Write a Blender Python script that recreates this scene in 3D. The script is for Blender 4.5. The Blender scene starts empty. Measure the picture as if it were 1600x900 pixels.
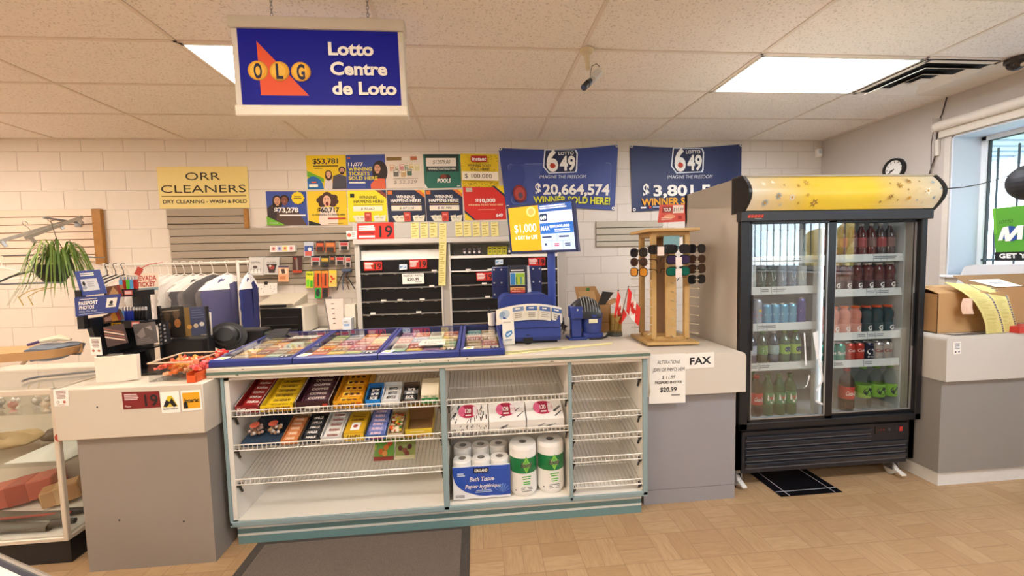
import bpy, math, random
from mathutils import Vector, Matrix
R = random.Random(7)
PI = math.pi
SC = bpy.context.scene
COL = SC.collection

# ---------------------------------------------------------------- camera, sky, exposure
FPX, PITCH, YAW, ROLL = 640.0, math.radians(3.62), math.radians(5.01), math.radians(-1.37)
CAMY, CAMZ = -4.592, 1.45
_cy, _sy = math.cos(YAW), math.sin(YAW)
_w = Vector((_sy*math.cos(PITCH), _cy*math.cos(PITCH), -math.sin(PITCH)))
_r0 = Vector((_cy, -_sy, 0)); _u0 = _r0.cross(_w)
_c, _s = math.cos(ROLL), math.sin(ROLL)
_r = _c*_r0 + _s*_u0; _u = -_s*_r0 + _c*_u0
CAMP = Vector((0, CAMY, CAMZ))
cd = bpy.data.cameras.new('camera'); cam = bpy.data.objects.new('camera', cd); COL.objects.link(cam)
cd.sensor_width = 36; cd.lens = 36*FPX/1600; cd.clip_start = .05; cd.clip_end = 200
cam.matrix_world = Matrix(((_r.x, _u.x, -_w.x, CAMP.x), (_r.y, _u.y, -_w.y, CAMP.y), (_r.z, _u.z, -_w.z, CAMP.z), (0, 0, 0, 1)))
SC.camera = cam
SC.view_settings.view_transform = 'Standard'; SC.view_settings.look = 'None'
SC.view_settings.gamma = 1; SC.view_settings.use_curve_mapping = False
SC.view_settings.exposure = 1.0
PANEL_W = 13.0          # ceiling light strength
SKY_W = 4.0
wd = bpy.data.worlds.new('sky'); SC.world = wd; wd.use_nodes = True
nt = wd.node_tree; bg = nt.nodes['Background']
tc = nt.nodes.new('ShaderNodeTexCoord'); sx = nt.nodes.new('ShaderNodeSeparateXYZ')
rp = nt.nodes.new('ShaderNodeValToRGB')
rp.color_ramp.elements[0].position = .0; rp.color_ramp.elements[0].color = (.80, .92, 1, 1)
rp.color_ramp.elements[1].position = .6; rp.color_ramp.elements[1].color = (.50, .74, 1, 1)
nt.links.new(tc.outputs['Generated'], sx.inputs[0]); nt.links.new(sx.outputs[2], rp.inputs[0])
nt.links.new(rp.outputs[0], bg.inputs[0]); bg.inputs[1].default_value = SKY_W

# ---------------------------------------------------------------- pixel of the photo -> point on a plane of the room
def ray(x, y): return _w + (x-800)/FPX*_r + (450-y)/FPX*_u
def hz(x, y, z=0.0):
    d = ray(x, y); return CAMP + d*((z-CAMZ)/d.z)
def hy(x, y, Y=0.0):
    d = ray(x, y); return CAMP + d*((Y-CAMY)/d.y)
def hx(x, y, X):
    d = ray(x, y); return CAMP + d*(X/d.x)

# ---------------------------------------------------------------- materials
def lin(c):
    if isinstance(c, str): c = tuple(int(c[i:i+2], 16)/255 for i in (0, 2, 4))
    return tuple((v/12.92 if v <= .04045 else ((v+.055)/1.055)**2.4) for v in c)
_mats = {}
def M(c, rough=.5, metal=0.0, noise=.05, bump=0.0, scale=30, spec=.5, coat=0.0, alpha=1.0, trans=0.0):
    key = (c, rough, metal, noise, bump, scale, spec, coat, alpha, trans)
    if key in _mats: return _mats[key]
    m = bpy.data.materials.new('mat_%s' % (c if isinstance(c, str) else len(_mats))); m.use_nodes = True
    n = m.node_tree; b = n.nodes['Principled BSDF']
    col = lin(c) + (1,)
    b.inputs['Base Color'].default_value = col
    b.inputs['Roughness'].default_value = rough; b.inputs['Metallic'].default_value = metal
    b.inputs['Specular IOR Level'].default_value = spec; b.inputs['Coat Weight'].default_value = coat
    b.inputs['Alpha'].default_value = alpha; b.inputs['Transmission Weight'].default_value = trans
    if noise or bump:
        t = n.nodes.new('ShaderNodeTexCoord'); z = n.nodes.new('ShaderNodeTexNoise')
        z.inputs['Scale'].default_value = scale; z.inputs['Detail'].default_value = 3
        n.links.new(t.outputs['Object'], z.inputs['Vector'])
        if noise:
            r = n.nodes.new('ShaderNodeMapRange'); r.inputs['To Min'].default_value = 1-noise; r.inputs['To Max'].default_value = 1+noise
            n.links.new(z.outputs[0], r.inputs[0])
            x = n.nodes.new('ShaderNodeMix'); x.data_type = 'RGBA'; x.blend_type = 'MULTIPLY'; x.inputs[0].default_value = 1
            x.inputs[6].default_value = col; n.links.new(r.outputs[0], x.inputs[7]); n.links.new(x.outputs[2], b.inputs['Base Color'])
        if bump:
            bp = n.nodes.new('ShaderNodeBump'); bp.inputs['Strength'].default_value = bump; bp.inputs['Distance'].default_value = .01
            n.links.new(z.outputs[0], bp.inputs['Height']); n.links.new(bp.outputs[0], b.inputs['Normal'])
    _mats[key] = m; return m
def P(c): return M(c, .6, 0, 0)                     # printed ink
def thin_glass(name, tint=(1, 1, 1), ior=1.45, rough=0.0, boost=1.0):
    if name in _mats: return _mats[name]
    m = bpy.data.materials.new(name); m.use_nodes = True; n = m.node_tree; n.nodes.clear()
    o = n.nodes.new('ShaderNodeOutputMaterial'); mx = n.nodes.new('ShaderNodeMixShader')
    t = n.nodes.new('ShaderNodeBsdfTransparent'); t.inputs[0].default_value = tint+(1,)
    g = n.nodes.new('ShaderNodeBsdfGlossy'); g.inputs['Roughness'].default_value = rough
    f = n.nodes.new('ShaderNodeLayerWeight'); f.inputs[0].default_value = .5          # the same sheen from both sides of the pane
    r0 = ((ior-1)/(ior+1))**2
    q = n.nodes.new('ShaderNodeMath'); q.operation = 'POWER'; q.inputs[1].default_value = 5; n.links.new(f.outputs['Facing'], q.inputs[0])
    k = n.nodes.new('ShaderNodeMath'); k.operation = 'MULTIPLY_ADD'; k.inputs[1].default_value = (1-r0)*boost; k.inputs[2].default_value = r0*boost; k.use_clamp = True
    n.links.new(q.outputs[0], k.inputs[0]); n.links.new(k.outputs[0], mx.inputs[0])
    n.links.new(t.outputs[0], mx.inputs[1]); n.links.new(g.outputs[0], mx.inputs[2]); n.links.new(mx.outputs[0], o.inputs[0])
    _mats[name] = m; return m
def emis(name, c, s):
    if name in _mats: return _mats[name]
    m = bpy.data.materials.new(name); m.use_nodes = True; n = m.node_tree; b = n.nodes['Principled BSDF']
    b.inputs['Base Color'].default_value = lin(c)+(1,)
    b.inputs['Emission Color'].default_value = lin(c)+(1,); b.inputs['Emission Strength'].default_value = s
    _mats[name] = m; return m

WHITE = M('f2efe8', .5); PAPER = M('f7f4ec', .7, 0, .02); BLACK = M('101012', .45); DKGREY = M('2a2b2e', .5)
CHROME = M('c8cacc', .25, 1.0, 0); STEEL = M('9a9ca0', .4, .8, 0)
INK = P('15151a'); PW = P('fbf8f2'); PY = P('f5d523'); PR = P('d8281e'); PB = P('2a3f98'); PN = P('1d2850'); PGN = P('4e9a3a')

# ---------------------------------------------------------------- mesh builder
class MB:
    def __init__(s): s.v = []; s.f = []; s.mi = []; s.sm = []; s.mats = []
    def add(s, vs, fs, mat, smooth=False):
        if mat not in s.mats: s.mats.append(mat)
        k = s.mats.index(mat); b = len(s.v)
        s.v += [tuple(v) for v in vs]
        for f in fs: s.f.append([b+i for i in f]); s.mi.append(k); s.sm.append(smooth)
        return s
    def box(s, x0, y0, z0, x1, y1, z1, mat, bev=0.0):
        c = Vector(((x0+x1)/2, (y0+y1)/2, (z0+z1)/2))
        return s.obox(c, (abs(x1-x0)/2, abs(y1-y0)/2, abs(z1-z0)/2), mat, None, bev)
    def obox(s, c, h, mat, rot=None, bev=0.0):
        c = Vector(c); rot = rot or Matrix.Identity(3); hx_, hy_, hz_ = h
        bev = min(bev, .49*2*min(h))
        if bev <= 0:
            vs = [c + rot @ Vector((a*hx_, b*hy_, d*hz_)) for a in (-1, 1) for b in (-1, 1) for d in (-1, 1)]
            return s.add(vs, [(0, 1, 3, 2), (4, 6, 7, 5), (0, 4, 5, 1), (2, 3, 7, 6), (0, 2, 6, 4), (1, 5, 7, 3)], mat)
        vs = []; ix = {}
        for a in (-1, 1):
            for b in (-1, 1):
                for d in (-1, 1):
                    for ax in range(3):
                        q = [a*(hx_-bev), b*(hy_-bev), d*(hz_-bev)]
                        q[ax] = (a, b, d)[ax]*h[ax]
                        ix[(a, b, d, ax)] = len(vs); vs.append(c + rot @ Vector(q))
        fs = []
        for sgn in (-1, 1):
            fs.append([ix[(sgn, b, d, 0)] for b, d in ((-1, -1), (1, -1), (1, 1), (-1, 1))][::sgn])
            fs.append([ix[(a, sgn, d, 1)] for a, d in ((-1, -1), (-1, 1), (1, 1), (1, -1))][::sgn])
            fs.append([ix[(a, b, sgn, 2)] for a, b in ((-1, -1), (1, -1), (1, 1), (-1, 1))][::sgn])
        for a in (-1, 1):
            for b in (-1, 1):
                fs.append([ix[(a, b, -1, 0)], ix[(a, b, 1, 0)], ix[(a, b, 1, 1)], ix[(a, b, -1, 1)]][::-a*b])
                fs.append([ix[(a, -1, b, 0)], ix[(a, 1, b, 0)], ix[(a, 1, b, 2)], ix[(a, -1, b, 2)]][::a*b])
                fs.append([ix[(-1, a, b, 1)], ix[(1, a, b, 1)], ix[(1, a, b, 2)], ix[(-1, a, b, 2)]][::-a*b])
        for a in (-1, 1):
            for b in (-1, 1):
                for d in (-1, 1): fs.append([ix[(a, b, d, 0)], ix[(a, b, d, 1)], ix[(a, b, d, 2)]][::a*b*d])
        return s.add(vs, fs, mat)
    def cyl(s, p0, p1, r, mat, r1=None, n=14, cap=True):
        p0, p1 = Vector(p0), Vector(p1); r1 = r if r1 is None else r1
        z = (p1-p0).normalized(); x = z.orthogonal().normalized(); y = z.cross(x)
        vs = [p + (x*math.cos(2*PI*i/n)+y*math.sin(2*PI*i/n))*q for p, q in ((p0, r), (p1, r1)) for i in range(n)]
        s.add(vs, [(i, (i+1) % n, n+(i+1) % n, n+i) for i in range(n)], mat, True)
        if cap: s.add(vs, [tuple(range(n))[::-1], tuple(range(n, 2*n))], mat)
        return s
    def lathe(s, c, prof, mat, n=20, axis=None, mats=None, flat=False, sx=1, sy=1):
        c = Vector(c); rot = Matrix.Identity(3) if axis is None else Vector((0, 0, 1)).rotation_difference(Vector(axis)).to_matrix()
        for k in range(len(prof)-1):
            (r0, z0), (r1, z1) = prof[k], prof[k+1]
            vs = [c + rot @ Vector((r*sx*math.cos(2*PI*i/n), r*sy*math.sin(2*PI*i/n), z)) for r, z in ((r0, z0), (r1, z1)) for i in range(n)]
            s.add(vs, [(i, (i+1) % n, n+(i+1) % n, n+i) for i in range(n)], mats[k] if mats else mat, not flat)
        return s
    def tube(s, pts, r, mat, n=8, closed=False, rs=None):
        pts = [Vector(p) for p in pts]; m = len(pts); vs = []; x = None
        for i, p in enumerate(pts):
            a = pts[i-1] if (i > 0 or closed) else p; b = pts[(i+1) % m] if (i < m-1 or closed) else p
            t = (b-a).normalized()
            x = t.orthogonal().normalized() if x is None else (x - t*x.dot(t)).normalized()
            y = t.cross(x); q = rs[i] if rs else r
            vs += [p + (x*math.cos(2*PI*k/n)+y*math.sin(2*PI*k/n))*q for k in range(n)]
        fs = []
        for i in range(m if closed else m-1):
            j = (i+1) % m
            fs += [(i*n+k, i*n+(k+1) % n, j*n+(k+1) % n, j*n+k) for k in range(n)]
        s.add(vs, fs, mat, True)
        if not closed: s.add(vs, [tuple(range(n))[::-1], tuple(range((m-1)*n, m*n))], mat)
        return s
    def prism(s, pts, off, mat, mat2=None, smooth=False):
        pts = [Vector(p) for p in pts]; off = Vector(off); n = len(pts)
        vs = pts + [p+off for p in pts]
        nrm = Vector((0, 0, 0))
        for i in range(n): nrm += pts[i].cross(pts[(i+1) % n])
        fl = nrm.dot(off) > 0
        a = tuple(range(n)); b = tuple(range(n, 2*n))
        s.add(vs, [a[::-1] if fl else a, b if fl else b[::-1]], mat)
        sd = [(i, (i+1) % n, n+(i+1) % n, n+i) for i in range(n)]
        s.add(vs, sd if fl else [q[::-1] for q in sd], mat2 or mat, smooth)
        return s
    def surf(s, fn, nu, nv, mat, thick=0.0, smooth=True, closed_u=False):
        vs = [Vector(fn(i/nu, j/nv)) for j in range(nv+1) for i in range(nu+1)]
        W = nu+1
        fs = [(j*W+i, j*W+i+1, (j+1)*W+i+1, (j+1)*W+i) for j in range(nv) for i in range(nu)]
        s.add(vs, fs, mat, smooth)
        if thick:
            nr = [Vector((0, 0, 0)) for _ in vs]
            for f in fs:
                q = (vs[f[1]]-vs[f[0]]).cross(vs[f[3]]-vs[f[0]])
                for k in f: nr[k] += q
            bk = [v - (q.normalized() if q.length else q)*thick for v, q in zip(vs, nr)]
            s.add(bk, [f[::-1] for f in fs], mat, smooth)
            rim = [i for i in range(W)] + [j*W+nu for j in range(1, nv+1)] + [nv*W+i for i in range(nu-1, -1, -1)] + [j*W for j in range(nv-1, 0, -1)]
            L = len(rim)
            s.add([vs[k] for k in rim]+[bk[k] for k in rim], [(i, L+i, L+(i+1) % L, (i+1) % L) for i in range(L)], mat)
        return s
    def sphere(s, c, r, mat, n=14, m=8, sc=(1, 1, 1)):
        c = Vector(c)
        return s.surf(lambda u, v: c + Vector((r*sc[0]*math.sin(PI*v)*math.cos(2*PI*u), r*sc[1]*math.sin(PI*v)*math.sin(2*PI*u), -r*sc[2]*math.cos(PI*v))), n, m, mat)
    def build(s, name, parent=None, label=None, cat=None, group=None, kind=None, local=False):
        vs = [Vector(v) for v in s.v]
        if parent is not None: o = Vector((0, 0, 0)) if local else wpos(parent)
        elif local: o = Vector((0, 0, 0))
        else:
            lo = [min(v[i] for v in vs) for i in range(3)]; hi = [max(v[i] for v in vs) for i in range(3)]
            o = Vector(((lo[0]+hi[0])/2, (lo[1]+hi[1])/2, lo[2]))
        me = bpy.data.meshes.new(name); me.from_pydata([v-o for v in vs], [], s.f)
        for m in s.mats: me.materials.append(m)
        me.polygons.foreach_set('material_index', s.mi); me.polygons.foreach_set('use_smooth', s.sm)
        me.update()
        if any(s.sm): me.set_sharp_from_angle(angle=math.radians(40))
        ob = bpy.data.objects.new(name, me); COL.objects.link(ob)
        if parent is not None: ob.parent = parent
        else: ob.location = o
        if local and parent is None: ob.location = (0, 0, 0)
        props(ob, label, cat, group, kind); return ob
def wpos(o):
    p = Vector(o.location)
    while o.parent: o = o.parent; p = p + Vector(o.location)
    return p
def props(o, label=None, cat=None, group=None, kind=None):
    if label: o['label'] = label
    if cat: o['category'] = cat
    if group: o['group'] = group
    if kind: o['kind'] = kind
    return o
def thing(name, label, cat, loc=(0, 0, 0), group=None):
    o = bpy.data.objects.new(name, None); COL.objects.link(o); o.location = loc; o.empty_display_size = .05
    return props(o, label, cat, group)
def dup(o, loc=None, rz=None, label=None, group=None, parent=None, scale=None):
    c = o.copy(); COL.objects.link(c)
    if parent is not None: c.parent = parent
    if loc is not None: c.location = loc
    if rz is not None: c.rotation_euler = (o.rotation_euler[0], o.rotation_euler[1], rz)
    if scale is not None: c.scale = scale
    if label: c['label'] = label
    if group: c['group'] = group
    for ch in list(o.children): dup(ch, parent=c)
    return c
def struct(mb, name, parent=None): return mb.build(name, parent, kind=None if parent else 'structure')

# ---------------------------------------------------------------- lettering
_tc = {}
def glyphs(txt, bold=0.0):
    bold = min(bold, .034); k = (txt, bold)
    if k in _tc: return _tc[k]
    cu = bpy.data.curves.new('lettering', 'FONT'); cu.body = txt; cu.size = 1; cu.resolution_u = 3; cu.offset = bold
    cu.fill_mode = 'FRONT'
    ob = bpy.data.objects.new('lettering', cu)
    me = bpy.data.meshes.new_from_object(ob)
    vs = [(v.co.x, v.co.y) for v in me.vertices]; fs = [tuple(p.vertices) for p in me.polygons]
    bpy.data.objects.remove(ob); bpy.data.curves.remove(cu); bpy.data.meshes.remove(me)
    x0 = min(v[0] for v in vs) if vs else 0; x1 = max(v[0] for v in vs) if vs else 1
    _tc[k] = (vs, fs, x0, x1); return _tc[k]

class Sheet:
    """a flat or gently curved printed sheet; u runs right, v runs down, both 0..1"""
    def __init__(s, mb, tl, tr, br, bl, mat=None, thick=.002, bulge=None, nu=1, nv=1, gap=.0005, back=None):
        s.mb = mb; s.c = [Vector(p) for p in (tl, tr, br, bl)]; s.g = gap; s.bulge = bulge
        s.n = (s.c[3]-s.c[0]).cross(s.c[1]-s.c[0]).normalized()
        s.W = ((s.c[1]-s.c[0]).length + (s.c[2]-s.c[3]).length)/2; s.H = ((s.c[3]-s.c[0]).length + (s.c[2]-s.c[1]).length)/2
        s.k = 0; s.nu, s.nv = nu, nv
        if mat is not None:
            if bulge: mb.surf(lambda u, v: s.P(u, 1-v, 0), nu, nv, mat, thick)
            else: mb.prism(s.c, -s.n*thick, mat, back)
    def P(s, u, v, l=1):
        a = s.c[0].lerp(s.c[1], u); b = s.c[3].lerp(s.c[2], u)
        p = a.lerp(b, v) + s.n*(l*s.g)
        if s.bulge: p = p + s.bulge(u, v)
        return p
    def lay(s, l): 
        if l is None: s.k += 1; return s.k if s.k < 110 else 110
        return l
    def _f(s, pts, mat, l):
        q = [s.P(u, v, l) for u, v in pts]
        nn = (q[1]-q[0]).cross(q[2]-q[1])
        if nn.dot(s.n) < 0: q = q[::-1]
        s.mb.add(q, [tuple(range(len(q)))], mat); return s
    def rect(s, u0, v0, u1, v1, mat, l=None):
        l = s.lay(l)
        if s.bulge:
            n, m = max(1, int(abs(u1-u0)*s.nu+.99)), max(1, int(abs(v1-v0)*s.nv+.99))
            s.mb.surf(lambda a, b: s.P(u0+(u1-u0)*a, v1+(v0-v1)*b, l), n, m, mat); return s
        return s._f([(u0, v0), (u0, v1), (u1, v1), (u1, v0)], mat, l)
    def poly(s, pts, mat, l=None): 
        l = s.lay(l); a = sum(pts[i][0]*pts[(i+1) % len(pts)][1]-pts[(i+1) % len(pts)][0]*pts[i][1] for i in range(len(pts)))
        return s._f2(pts, mat, l)
    def _f2(s, pts, mat, l):
        q = [s.P(u, v, l) for u, v in pts]; nr = Vector((0, 0, 0)); o = q[0]
        for i in range(1, len(q)-1): nr += (q[i]-o).cross(q[i+1]-o)
        if nr.dot(s.n) < 0: q = q[::-1]
        s.mb.add(q, [tuple(range(len(q)))], mat); return s
    def ell(s, u, v, ru, rv, mat, l=None, n=18, a0=0, a1=2*PI):
        l = s.lay(l)
        return s._f2([(u+ru*math.cos(a0+(a1-a0)*i/n), v+rv*math.sin(a0+(a1-a0)*i/n)) for i in range(n if a1-a0 > 6.2 else n+1)], mat, l)
    def circ(s, u, v, r, mat, l=None): return s.ell(u, v, r, r*s.W/s.H, mat, l)        # r in widths
    def rrect(s, u0, v0, u1, v1, r, mat, l=None):
        rv = r*s.W/s.H; pts = []
        for cx, cy_, a in ((u1-r, v0+rv, -PI/2), (u1-r, v1-rv, 0), (u0+r, v1-rv, PI/2), (u0+r, v0+rv, PI)):
            for i in range(6): t = a+PI/2*i/5; pts.append((cx+r*math.cos(t), cy_+rv*math.sin(t)))
        return s._f2(pts, mat, s.lay(l))
    def text(s, txt, u, v, h, mat, w=None, al='C', bold=0.0, slant=0.0, l=None, rot=0.0):
        """v is the baseline, h the cap height in sheet heights, w the width in sheet widths"""
        l = s.lay(l); vs, fs, x0, x1 = glyphs(txt, bold)
        if not vs: return s
        k = h*s.H/.72; kx = k if w is None else w*s.W/max(1e-6, x1-x0)
        wd_ = (x1-x0)*kx; ox = {'C': -wd_/2, 'L': 0, 'R': -wd_}[al]
        q = []
        for x, y in vs:
            X = ox+(x-x0)*kx+slant*y*k; Y = y*k
            if rot: X, Y = X*math.cos(rot)-Y*math.sin(rot), X*math.sin(rot)+Y*math.cos(rot)
            q.append(s.P(u+X/s.W, v-Y/s.H, l))
        f0 = fs[0]; nn = (q[f0[1]]-q[f0[0]]).cross(q[f0[2]]-q[f0[1]])
        if nn.dot(s.n) < 0: fs = [f[::-1] for f in fs]
        s.mb.add(q, fs, mat); return s
    def lines(s, u0, u1, v0, v1, n, mat, l=None, fill=.55, jit=.25, center=False):
        l = s.lay(l); st = (v1-v0)/n
        for i in range(n):
            ln = (u1-u0)*(1-jit*R.random()); a = u0+((u1-u0)-ln)/2 if center else u0
            s._f([(a, v0+st*i), (a, v0+st*(i+fill)), (a+ln, v0+st*(i+fill)), (a+ln, v0+st*i)], mat, l)
        return s
def quad_y(px, Y): return [hy(x, y, Y) for x, y in px]
def sheetY(mb, x0, z1, x1, z0, Y, mat, thick=.002, **k):          # upright sheet facing the shop
    return Sheet(mb, (x0, Y, z1), (x1, Y, z1), (x1, Y, z0), (x0, Y, z0), mat, thick, **k)

# ================================================================ SETTING
XW, ZC = 4.117, 2.79
def node_mat(name):
    m = bpy.data.materials.new(name); m.use_nodes = True; n = m.node_tree
    return m, n, n.nodes['Principled BSDF']
def mth(n, op, a, b=None, c=None):
    x = n.nodes.new('ShaderNodeMath'); x.operation = op
    for i, q in enumerate((a, b, c)):
        if q is None: continue
        if isinstance(q, (int, float)): x.inputs[i].default_value = q
        else: n.links.new(q, x.inputs[i])
    return x.outputs[0]
def mixf(n, f, a, b):
    x = n.nodes.new('ShaderNodeMix')
    for i, q in ((0, f), (2, a), (3, b)):
        if isinstance(q, (int, float)): x.inputs[i].default_value = q
        else: n.links.new(q, x.inputs[i])
    return x.outputs[0]
def mixc(n, f, a, b, blend='MIX'):
    x = n.nodes.new('ShaderNodeMix'); x.data_type = 'RGBA'; x.blend_type = blend
    for i, q in ((0, f), (6, a), (7, b)):
        if isinstance(q, (int, float)): x.inputs[i].default_value = q
        elif isinstance(q, tuple): x.inputs[i].default_value = q+((1,) if len(q) == 3 else ())
        else: n.links.new(q, x.inputs[i])
    return x.outputs[2]

# parquet floor: squares of two planks, turned by a quarter from square to square
fm, n, b = node_mat('parquet')
tc = n.nodes.new('ShaderNodeTexCoord'); sp = n.nodes.new('ShaderNodeSeparateXYZ'); n.links.new(tc.outputs['Object'], sp.inputs[0])
Sq = .191
px = mth(n, 'DIVIDE', mth(n, 'SUBTRACT', sp.outputs[0], .094), Sq); py = mth(n, 'DIVIDE', mth(n, 'ADD', sp.outputs[1], 2.59), Sq)
cx, cy = mth(n, 'FLOOR', px), mth(n, 'FLOOR', py); fx, fy = mth(n, 'SUBTRACT', px, cx), mth(n, 'SUBTRACT', py, cy)
par = mth(n, 'FLOORED_MODULO', mth(n, 'ADD', cx, cy), 2.0) if False else mth(n, 'ABSOLUTE', mth(n, 'MODULO', mth(n, 'ADD', cx, cy), 2.0))
ac = mixf(n, par, fy, fx); al = mixf(n, par, fx, fy)
pk = mth(n, 'FLOOR', mth(n, 'MULTIPLY', ac, 2.0)); fk = mth(n, 'SUBTRACT', mth(n, 'MULTIPLY', ac, 2.0), pk)
cb = n.nodes.new('ShaderNodeCombineXYZ')
n.links.new(cx, cb.inputs[0]); n.links.new(cy, cb.inputs[1]); n.links.new(pk, cb.inputs[2])
wn = n.nodes.new('ShaderNodeTexWhiteNoise'); n.links.new(cb.outputs[0], wn.inputs[0])
g = n.nodes.new('ShaderNodeCombineXYZ')
n.links.new(mth(n, 'ADD', mth(n, 'MULTIPLY', al, 1.1), mth(n, 'MULTIPLY', wn.outputs[0], 40.0)), g.inputs[0])
n.links.new(mth(n, 'ADD', mth(n, 'MULTIPLY', ac, 9.0), mth(n, 'MULTIPLY', cx, 7.3)), g.inputs[1]); n.links.new(mth(n, 'MULTIPLY', cy, 3.7), g.inputs[2])
gz = n.nodes.new('ShaderNodeTexNoise'); gz.inputs['Scale'].default_value = 1.6; gz.inputs['Detail'].default_value = 5; gz.inputs['Distortion'].default_value = 1.2
n.links.new(g.outputs[0], gz.inputs['Vector'])
e1 = mth(n, 'MINIMUM', fk, mth(n, 'SUBTRACT', 1.0, fk)); e2 = mth(n, 'MINIMUM', al, mth(n, 'SUBTRACT', 1.0, al))
seam = mth(n, 'LESS_THAN', mth(n, 'MINIMUM', e1, mth(n, 'MULTIPLY', e2, 2.0)), .016)
base = mixc(n, wn.outputs[0], lin('c0a078'), lin('b18e66'))
gr = n.nodes.new('ShaderNodeMapRange'); gr.inputs[1].default_value = .38; gr.inputs[2].default_value = .68; n.links.new(gz.outputs[0], gr.inputs[0])
base = mixc(n, mth(n, 'MULTIPLY', gr.outputs[0], .55), base, lin('9e7c54'))
big = n.nodes.new('ShaderNodeTexNoise'); big.inputs['Scale'].default_value = 1.3; n.links.new(tc.outputs['Object'], big.inputs['Vector'])
base = mixc(n, mth(n, 'MULTIPLY', big.outputs[0], .25), base, lin('cbb294'))
base = mixc(n, mth(n, 'MULTIPLY', seam, .55), base, lin('80674b'))
n.links.new(base, b.inputs['Base Color']); b.inputs['Roughness'].default_value = .42; b.inputs['Specular IOR Level'].default_value = .4
mb = MB(); mb.box(-6, -8, -.1, XW+.4, .2, 0, fm)
o = mb.build('floor', kind='structure', local=True)

# painted block wall
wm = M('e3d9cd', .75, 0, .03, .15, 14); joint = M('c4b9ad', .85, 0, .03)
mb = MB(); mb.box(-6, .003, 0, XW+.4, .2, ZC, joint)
k = 0; z = 2.67+.1965
while z > -.2:
    off = 0 if k % 2 == 1 else .199
    x = -3.742 - .398*6 + off
    while x < XW+.3:
        x0, x1, z0, z1 = max(x+.002, -6), min(x+.396, XW+.35), max(z-.1965+.002, 0), min(z-.002, ZC)
        if x1-x0 > .02 and z1-z0 > .02: mb.box(x0, 0, z0, x1, .006, z1, wm, .002)
        x += .398
    z -= .1965; k += 1
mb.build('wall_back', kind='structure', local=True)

# right wall with its two deep windows
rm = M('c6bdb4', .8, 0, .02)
WZ0, WZ1 = 1.25, 2.44
WINS = [(-3.25, -1.345), (-6.4, -3.9)]
mb = MB()
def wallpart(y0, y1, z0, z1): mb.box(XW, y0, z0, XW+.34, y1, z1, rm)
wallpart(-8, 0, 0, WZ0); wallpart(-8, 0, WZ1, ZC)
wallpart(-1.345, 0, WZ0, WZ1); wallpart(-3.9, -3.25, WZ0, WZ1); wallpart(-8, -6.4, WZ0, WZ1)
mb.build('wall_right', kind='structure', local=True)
mb = MB(); mb.box(-6, -8.2, 0, XW+.4, -8, ZC, M('a39d95', .8, 0, .02)); mb.build('wall_front', kind='structure', local=True)
mb = MB(); mb.box(-6.2, -8.2, 0, -6, .2, ZC, M('efebe6', .8, 0, .02)); mb.build('wall_left', kind='structure', local=True)

# ceiling of lay-in panels on a grid of bars
cm, n, b = node_mat('ceiling_panel')
tc = n.nodes.new('ShaderNodeTexCoord'); v = n.nodes.new('ShaderNodeTexNoise'); v.inputs['Scale'].default_value = 85; v.inputs['Detail'].default_value = 2
n.links.new(tc.outputs['Object'], v.inputs['Vector'])
mr = n.nodes.new('ShaderNodeMapRange'); mr.inputs[1].default_value = .30; mr.inputs[2].default_value = .44; n.links.new(v.outputs[0], mr.inputs[0])
n.links.new(mixc(n, mr.outputs[0], lin('cfc6bc'), lin('efe8e0')), b.inputs['Base Color']); b.inputs['Roughness'].default_value = .9
bp = n.nodes.new('ShaderNodeBump'); bp.inputs['Strength'].default_value = .3; bp.inputs['Distance'].default_value = .004
n.links.new(mr.outputs[0], bp.inputs['Height']); n.links.new(bp.outputs[0], b.inputs['Normal'])
bar = M('e0d4c6', .6, 0, .02)
mb = MB(); mb.box(-6, -8, ZC+.006, XW+.4, .2, ZC+.1, cm)
GX = [-1.719+1.2192*i for i in range(-4, 5)]; GY = [-.716-.6096*i for i in range(12)]
for x in GX: mb.box(x-.012, -8, ZC, x+.012, 0, ZC+.007, bar)
for y in GY: mb.box(-6, y-.012, ZC, XW, y+.012, ZC+.007, bar)
mb.box(-6, -.022, ZC-.004, XW, 0, ZC+.007, bar); mb.box(XW-.022, -8, ZC-.004, XW, 0, ZC+.007, bar)
mb.build('ceiling', kind='structure', local=True)

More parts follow.
